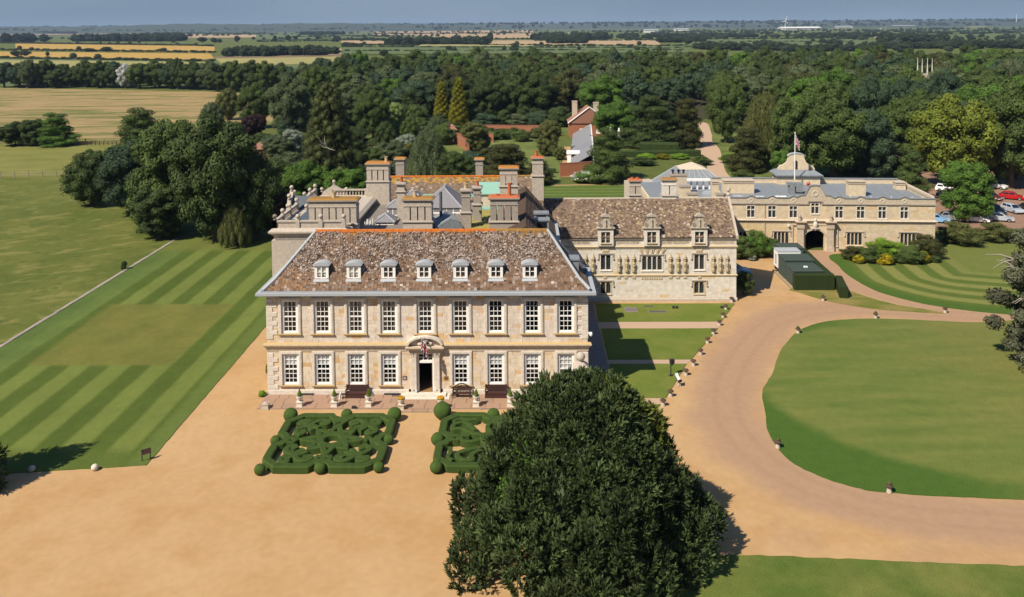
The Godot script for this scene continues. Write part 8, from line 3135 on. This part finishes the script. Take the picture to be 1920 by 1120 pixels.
# a flag hanging limp from its hoist: folded cloth
func limp_flag(hoist: float, fly: float, gather: float) -> MB:
	var m := MB.new()
	var nu := 22
	var nv := 10
	for j in nv:
		for i in nu:
			var q := []
			for d in [[0, 0], [1, 0], [1, 1], [0, 1]]:
				var u := float(i + d[0]) / nu; var v := float(j + d[1]) / nv
				var x := u * fly * gather
				var y := -v * hoist - u * fly * (1.0 - gather) * 0.75
				var z := sin(u * 13.0 + v * 1.5) * 0.10 * u + sin(u * 6.0) * 0.05
				q.append(Vector3(x, y, z))
				q.append(Vector2(u, v))
			m.q(q[6], q[4], q[2], q[0])
			for k in [q[7], q[3], q[5], q[7], q[1], q[3]]:
				m.u.append(k)
	return m

func flags() -> void:
	var fm := StandardMaterial3D.new()
	fm.resource_name = "flag_cloth"
	fm.albedo_texture = union_image()
	fm.roughness = 0.85
	fm.backlight_enabled = true
	fm.backlight = Color(0.3, 0.3, 0.3)
	var o := thing("flagpole", "short white flagpole slanting out above the front door", "flagpole", Vector3(0.25, 5.15, 0.5))
	var m := MB.new()
	m.tube([Vector3(0, 0, 0), Vector3(-0.45, 0.95, 1.35)], [0.045, 0.03], 7)
	m.ball(Vector3(-0.47, 1.0, 1.42), Vector3(0.07, 0.07, 0.07), 6, 8)
	put("pole", m, M.white_paint, o)
	m = MB.new()
	m.box(-0.1, -0.15, -0.12, 0.1, 0.1, 0.06)
	put("bracket", m, M.iron, o)
	o = thing("flag", "union flag hanging limp over the front door", "flag", Vector3(-0.16, 6.0, 1.7), 0.3)
	put("cloth", limp_flag(1.05, 1.5, 0.34), fm, o)
	o = thing("flagpole", "tall white flagstaff on the stable turret", "flagpole", Vector3(53.62, 9.0, -61.0))
	m = MB.new()
	m.tube([Vector3(0, -0.3, 0), Vector3(0, 7.4, 0)], [0.1, 0.06], 8)
	m.ball(Vector3(0, 7.45, 0), Vector3(0.12, 0.12, 0.12), 6, 8)
	put("pole", m, M.white_paint, o)
	o = thing("flag", "union flag drooping from the stable flagstaff", "flag", Vector3(53.7, 16.1, -61.0))
	put("cloth", limp_flag(1.5, 2.2, 0.3), fm, o)


const HAND_TREES = [
	[-74.9, -84.0, 10.8, 10.4, "oval", "dark", "yew_tree", "dark yew with ragged edge at the pasture end of the clump by the striped lawn"],
	[-63.2, -76.3, 13.9, 12.8, "broad", "blue", "broad_tree", "grey green broad tree between the dark yew and the tall oaks of the lawn clump"],
	[-51.5, -64.7, 19.6, 15.1, "broad2", "mid", "broad_tree", "tall broad oak with lit crown in the middle of the clump by the striped lawn"],
	[-40.3, -56.7, 20.6, 16.3, "broad", "dark", "broad_tree", "largest dark oak at the head of the striped lawn"],
	[-50.3, -58.2, 9.0, 10.5, "broad2", "dark", "broad_tree", "low dark spreading tree at the corner of the garden wall by the pasture"],
	[-36.4, -53.4, 8.0, 5.5, "weep", "olive", "weeping_tree", "small drooping olive tree in front of the largest dark oak"],
	[-34.7, -58.0, 14.0, 9.1, "oval", "dark", "broad_tree", "very dark tree in shade beside the west pavilion of the house"],
	[-31.0, -58.6, 7.9, 4.5, "broad2", "purple", "purple_shrub", "purple leaved shrub tree in the shade beside the house pavilion"],
	[-91.6, -140.4, 13.3, 16.1, "cedar", "mid", "cedar_tree", "layered open crowned tree rising behind the lawn clump against straw meadow"],
	[-74.3, -178.8, 8.2, 10.2, "broad2", "purple", "purple_beech", "dark purple beech among green garden trees near the red roofed shed"],
	[-30.7, -93.2, 23.4, 13.6, "sequoia", "sequoia", "giant_conifer", "tall dark giant conifer with bare white branches behind the house"],
	[-31.7, -78.8, 9.6, 11.0, "broad", "bright", "broad_tree", "bright green spreading tree behind the west parapet of the house"],
	[-23.4, -75.6, 8.9, 10.3, "broad2", "bright", "broad_tree", "bright green tree beside the tall slotted chimney of the house"],
	[-28.3, -108.5, 11.3, 8.3, "cedar", "dark", "cedar_tree", "dark feathery conifer next to the giant conifer"],
	[-52.8, -146.2, 7.5, 7.4, "broad2", "silver", "silver_tree", "silvery willow leaved tree beside the giant conifer"],
	[-55.0, -139.2, 6.3, 9.7, "broad", "grey", "broad_tree", "grey green low tree beside the red roofed garden shed"],
	[-101.6, -234.4, 11.8, 9.2, "oval", "olive", "broad_tree", "olive rounded tree on the meadow edge, tallest of its pair"],
	[-92.9, -195.0, 10.1, 8.0, "oval", "grey", "broad_tree", "smooth domed grey green tree on the meadow edge"],
	[-83.0, -208.9, 15.6, 13.7, "broad", "mid", "broad_tree", "light topped tree at the wood corner by the meadow"],
	[-62.5, -178.3, 20.0, 15.5, "broad", "grey", "broad_tree", "grey green broad tree behind the silver tree"],
	[-59.3, -193.5, 22.8, 14.7, "broad2", "mid", "broad_tree", "tall tree at the wood edge beyond the giant conifer"],
	[-33.0, -189.6, 10.6, 9.5, "broad2", "lime", "lime_tree", "pale lime green tree shining before the dark wood"],
	[-36.9, -177.2, 15.3, 13.0, "broad", "mid", "broad_tree", "mid green tree left of the pale lime tree"],
	[-29.8, -206.3, 13.0, 11.2, "cedar", "dark", "cedar_tree", "dark layered cedar between the lime tree and the golden conifers"],
	[-19.5, -211.8, 15.9, 7.7, "cypress", "gold", "golden_cypress", "shorter golden conifer of the bright pair before the wood"],
	[-13.2, -208.5, 17.5, 8.4, "cypress", "gold", "golden_cypress", "taller golden conifer of the bright pair before the wood"],
	[-17.6, -176.4, 8.1, 7.1, "weep", "grey", "weeping_tree", "grey weeping tree at the foot of the golden conifers"],
	[-11.9, -104.9, 13.2, 10.7, "weep", "grey", "weeping_tree", "large grey green weeping tree behind the lead lantern roofs"],
	[-6.2, -102.9, 7.3, 9.2, "oval", "dark", "yew_tree", "dark clipped yew beside the large weeping tree"],
	[-21.6, -138.0, 6.9, 7.6, "broad2", "silver", "silver_tree", "pale grey shrub tree in the garden border"],
	[-22.7, -123.6, 7.2, 10.3, "broad", "grey", "broad_tree", "bushy grey green tree behind the slim orange capped chimney"],
	[-19.5, -128.1, 5.5, 4.5, "cedar", "gold", "golden_shrub", "small golden layered shrub in the garden beside the weeping tree"],
	[-27.0, -122.2, 5.8, 8.9, "broad2", "mid", "broad_tree", "low green tree beside the giant conifer"],
	[-4.2, -152.1, 8.5, 9.6, "broad2", "olive", "orchard_tree", "vase shaped fruit tree on the garden lawn with its trunk showing"],
	[5.2, -107.6, 8.3, 14.1, "cedar", "oliveD", "cedar_tree", "wide olive cedar directly behind the slotted chimneys"],
	[15.7, -143.8, 9.9, 7.9, "broad2", "olive", "orchard_tree", "small fruit tree beside the long glasshouse path"],
	[12.2, -104.3, 5.2, 8.1, "cedar", "oliveD", "cedar_tree", "dark low cedar left of the garden path"],
	[27.5, -107.0, 11.4, 12.3, "cedar", "mid", "cedar_tree", "broad dark cedar hiding the end of the glasshouse"],
	[18.2, -136.7, 3.4, 3.8, "oval", "olive", "round_bush", "round clipped bush beside the gravel path by the glasshouse"],
	[37.3, -174.1, 11.8, 17.6, "broad", "bright", "broad_tree", "light green tree beyond the brick cottage"],
	[45.0, -156.2, 14.6, 18.5, "cedar", "dark", "yew_tree", "very large dark yew group beside the drive through the wood"],
	[54.2, -157.9, 13.6, 11.9, "cedar", "oliveD", "yew_tree", "dark yew right beside the drive through the wood"],
	[42.1, -173.9, 9.1, 11.2, "broad2", "oliveD", "yew_tree", "dark yew between the cottage and the drive"],
	[67.5, -166.0, 18.2, 12.3, "broad", "mid", "broad_tree", "broad tree at the edge of the drive gap"],
	[60.8, -118.2, 10.2, 11.2, "cedar", "oliveD", "cedar_tree", "dark cedar behind the roof terrace left of the flag turret"],
	[67.2, -126.9, 19.5, 13.0, "weep", "olive", "weeping_tree", "drooping olive brown tree behind the stable roofs"],
	[70.1, -112.4, 18.7, 13.2, "broad2", "mid", "broad_tree", "mid green tree directly behind the flag turret"],
	[77.9, -110.8, 17.6, 17.9, "broad", "mid", "broad_tree", "large green tree right of the flag turret"],
	[64.8, -102.9, 7.5, 6.9, "broad2", "bright", "broad_tree", "small bright green tree behind the roof of the stable range"],
	[86.6, -111.9, 15.6, 13.2, "broad2", "blue", "broad_tree", "very dark blue green conifer group behind the stable chimney"],
	[84.4, -115.4, 9.2, 11.0, "oval", "oliveD", "broad_tree", "olive dark tree just behind the stable parapet"],
	[82.9, -83.5, 9.7, 8.1, "cedar", "mid", "cedar_tree", "feathery cedar at the corner of the stable block by the car park"],
	[98.5, -97.9, 19.5, 18.8, "broad", "yellow", "broad_tree", "big yellow green tree beside the car park"],
	[86.0, -69.3, 10.5, 10.7, "broad2", "bright", "broad_tree", "broad bright tree growing in the car park with its trunk showing"],
	[116.8, -107.8, 12.9, 10.5, "broad2", "yellow", "broad_tree", "yellow green tree at the far edge of the car park"],
	[109.9, -97.6, 22.4, 16.6, "broad", "mid", "broad_tree", "tall green tree behind the car park"],
	[-141.9, -168.8, 7.1, 12.7, "broad", "dark", "broad_tree", "dark bushy tree on the pasture fence, first from the field corner"],
	[-136.4, -168.6, 8.1, 9.5, "broad2", "dark", "broad_tree", "dark bushy tree touching the parkland oak on the pasture fence"],
	[-129.2, -168.3, 9.5, 13.2, "cedar", "bright", "parkland_oak", "spreading parkland oak standing on the pasture fence line"],
	[-47.9, -40.8, 1.3, 1.0, "broad2", "dark", "young_tree", "little young tree on the stone edge of the striped lawn"],
]
const BELT_TREES = [
	[-301, -418, 17.2, 15.9, "farC", "blue"],
	[-289, -413, 14.8, 13.4, "farC", "blue"],
	[-281, -408, 19.3, 10.1, "farC", "grey"],
	[-277, -416, 16.1, 13.4, "farA", "dark"],
	[-265, -411, 11.6, 15.6, "farA", "dark"],
	[-259, -415, 10.7, 11.8, "farA", "dark"],
	[-250, -414, 16.7, 16.5, "farB", "dark"],
	[-239, -408, 16.2, 13.2, "farA", "dark"],
	[-230, -408, 14.0, 15.5, "farC", "dark"],
	[-212, -402, 16.6, 18.4, "farC", "mid"],
	[-203, -401, 16.5, 15.3, "farA", "mid"],
	[-192, -396, 14.8, 14.4, "farB", "blue"],
	[-186, -392, 18.0, 9.7, "farA", "dark"],
	[-177, -391, 16.2, 17.2, "farA", "dark"],
	[-166, -386, 16.9, 15.5, "farA", "grey"],
	[-157, -374, 12.1, 13.7, "farC", "dark"],
	[-147, -373, 17.0, 12.9, "farA", "mid"],
	[-138, -372, 17.2, 16.5, "farA", "dark"],
	[-129, -368, 17.0, 13.5, "farA", "mid"],
	[-121, -371, 15.4, 9.3, "farA", "mid"],
	[-114, -363, 13.8, 11.9, "farB", "blue"],
	[-107, -362, 16.3, 12.6, "farA", "grey"],
	[-221, -403, 14.6, 11.8, "farB", "silverW"],
]
const FAR_FIELDS = [
	["far_green", "green field behind the tree belt", [-758, -976, -211, -871, -110, -467, -352, -419]],
	["far_gold", "narrow golden field strip", [-963, -1295, -412, -1042, -329, -833, -734, -972]],
	["far_gold", "broad golden stubble field", [-1245, -1971, -834, -1771, -560, -1455, -424, -1090, -849, -1326]],
	["far_pale", "yellowing field before the tree belt", [-680, -895, -299, -749, -227, -555, -447, -567]],
	["far_pale", "pale yellow field behind the small wood", [-333, -848, -202, -886, -162, -704, -263, -678]],
	["far_tan", "tan strip field", [-304, -1246, -170, -1181, -151, -1049, -233, -945]],
	["far_brown", "brown fallow strip", [-355, -899, -218, -960, -202, -886, -333, -848]],
	["far_tan", "tan field before the long wood", [-464, -2082, -299, -1870, -260, -1624, -372, -1664]],
	["far_tan", "large tan hillside field", [-1516, -7437, 71, -6067, 31, -2105, -92, -2077, -474, -3314, -712, -3478]],
	["far_tan", "tan field beyond the hedges", [-79, -1846, 294, -1755, 236, -1325, -61, -1463]],
	["far_pale", "pale strip field", [-186, -1504, 24, -1354, 22, -1187, -161, -1237]],
	["far_green", "grey green pasture", [-310, -1381, 251, -1215, 209, -925, -214, -941]],
	["far_tan", "pale stubble below the upland", [-5395, -7849, -3465, -7879, -2512, -5695, -3215, -4650]],
	["far_tan", "pale field strip before the village", [-2217, -5097, -1252, -3847, -1145, -4904, -655, -2788, -1249, -2846]],
	["far_green", "green slope below the village", [-1770, -5460, -1022, -5632, -445, -2439, -720, -2193]],
	["far_green", "green fields in the valley", [348, -1732, 664, -1725, 637, -1396, 525, -1134, 251, -1215]],
	["far_green", "green hillside field", [1193, -2174, 1973, -3032, 980, -1459, 832, -1416]],
	["far_green", "upper green hillside field", [1684, -3397, 3610, -5626, 2225, -3431, 1337, -2510]],
	["far_pale", "pale distant field", [3287, -6159, 3511, -6355, 2843, -5129, 2796, -5288]],
]
const FAR_WOODS = [
	[-1282, -2265, -936, -2126, 24],
	[-353, -899, -288, -886, 14],
	[-299, -922, -223, -907, 14],
	[-258, -1484, -59, -1420, 17],
	[30, -1942, 105, -1908, 21],
	[58, -1467, 121, -1445, 19],
	[123, -1900, 207, -1863, 20],
	[257, -2083, 301, -2060, 15],
	[-1401, -2160, -1345, -2139, 28],
	[-294, -1306, -273, -1301, 10],
	[-3754, -6286, -3256, -5900, 22],
	[270, -1533, 354, -1502, 13],
	[250, -1022, 346, -998, 12],
	[333, -957, 428, -934, 10],
	[652, -1390, 730, -1361, 18],
	[731, -2018, 848, -1953, 14],
	[340, -2235, 605, -2088, 13],
	[470, -1038, 568, -1012, 10],
	[568, -1012, 662, -987, 14],
	[-1545, -3282, -1321, -3158, 21],
	[-1005, -3678, -779, -3523, 19],
]
const FAR_TREES = [
	[-1301, -2195, 17.5, 29.1],
	[-253, -1007, 9.0, 9.7],
	[-5, -1085, 12.5, 11.8],
	[-64, -1715, 22.8, 15.9],
	[-691, -1958, 16.9, 16.9],
	[-761, -2297, 10.6, 13.6],
	[-587, -1918, 16.5, 12.7],
	[-621, -2150, 15.6, 19.9],
	[-624, -2235, 13.3, 14.7],
	[-581, -2306, 12.1, 13.7],
	[-154, -893, 8.6, 12.4],
	[-19, -1065, 8.7, 5.8],
	[81, -1040, 7.1, 5.7],
	[-96, -1083, 7.4, 10.3],
	[-609, -1156, 9.5, 17.4],
	[-656, -1193, 5.7, 24.4],
	[-645, -991, 8.2, 13.7],
	[-631, -988, 8.9, 16.4],
	[-598, -982, 6.8, 5.4],
	[-731, -1909, 12.7, 17.7],
	[-761, -1920, 15.3, 25.5],
	[37, -1350, 7.2, 9.1],
	[-169, -1499, 12.0, 12.0],
	[285, -1348, 12.6, 16.2],
]
const HEDGEROWS = [
	[-617, -916, -309, -775],
	[-1318, -2028, -579, -1501],
	[-869, -1316, -426, -1090],
	[-294, -1306, 230, -1102],
	[-338, -1510, -185, -1420],
	[-69, -1383, 273, -1242],
	[-242, -1071, 212, -1008],
	[-638, -1938, -345, -2031],
	[-464, -2082, -343, -2195],
	[-716, -3935, 46, -3578],
	[-648, -2923, -397, -2777],
	[338, -1804, 686, -1787],
	[299, -1473, 588, -1414],
	[694, -2252, 848, -1953],
	[-2512, -5695, -1314, -4398],
	[-4235, -6658, -2815, -6389],
	[1268, -2567, 2146, -3556],
	[1277, -2393, 1404, -2295],
	[-784, -2860, -550, -3015],
	[28, -1739, 295, -1691],
	[-92, -2077, 30, -2020],
]
const FAR_HOUSES = [
	[-2191, -7899, 16, 10],
	[-1935, -7903, 13, 11],
	[-2177, -7900, 21, 9],
	[-1796, -7905, 18, 8],
	[-1854, -7592, 17, 10],
	[-1905, -7904, 19, 10],
	[-2149, -7900, 20, 9],
	[-1765, -7444, 18, 10],
	[-2087, -7900, 17, 11],
	[-1768, -7906, 14, 8],
	[-1711, -7906, 18, 8],
	[-2013, -7902, 16, 9],
	[-1852, -7454, 18, 10],
	[-1529, -6775, 16, 7],
	[-1552, -6888, 18, 8],
	[-1877, -7904, 20, 9],
	[234, -4273, 11, 6],
	[168, -3851, 8, 4],
	[213, -3829, 10, 4],
	[2862, -7979, 19, 8],
	[2137, -4978, 11, 7],
	[2243, -7969, 18, 7],
	[2015, -7965, 18, 8],
	[1586, -7420, 15, 10],
	[3435, -7987, 17, 9],
	[2838, -7748, 17, 9],
	[3318, -7514, 16, 9],
	[2096, -7967, 21, 9],
	[2728, -7977, 17, 9],
	[1654, -7959, 18, 7],
	[2888, -7978, 19, 9],
	[2487, -6489, 11, 6],
	[2022, -5369, 10, 6],
	[2818, -7978, 16, 8],
	[2363, -7970, 16, 9],
	[3182, -7984, 18, 10],
	[2243, -7969, 20, 8],
	[1994, -7965, 19, 8],
	[2268, -7969, 20, 9],
	[3352, -7986, 16, 10],
	[3411, -7987, 15, 8],
	[2690, -7976, 20, 11],
	[1987, -7965, 20, 10],
	[3251, -7984, 14, 8],
	[3226, -7984, 16, 9],
	[2466, -7972, 21, 8],
	[1420, -6948, 18, 10],
	[1849, -5878, 15, 6],
	[2299, -5840, 14, 7],
	[2201, -7968, 15, 7],
	[2809, -7978, 20, 7],
	[2726, -6292, 16, 8],
	[3057, -7083, 12, 9],
	[-1584, -3125, 7, 4],
	[-1290, -2662, 6, 3],
	[-1367, -2733, 6, 4],
	[-1547, -3164, 7, 4],
	[807, -1837, 5, 2],
	[873, -1938, 5, 3],
	[833, -1912, 4, 2],
	[-1578, -2485, 6, 2],
	[-1790, -2784, 5, 3],
	[-1378, -2215, 4, 3],
	[636, -3172, 6, 4],
	[647, -3142, 6, 3],
]
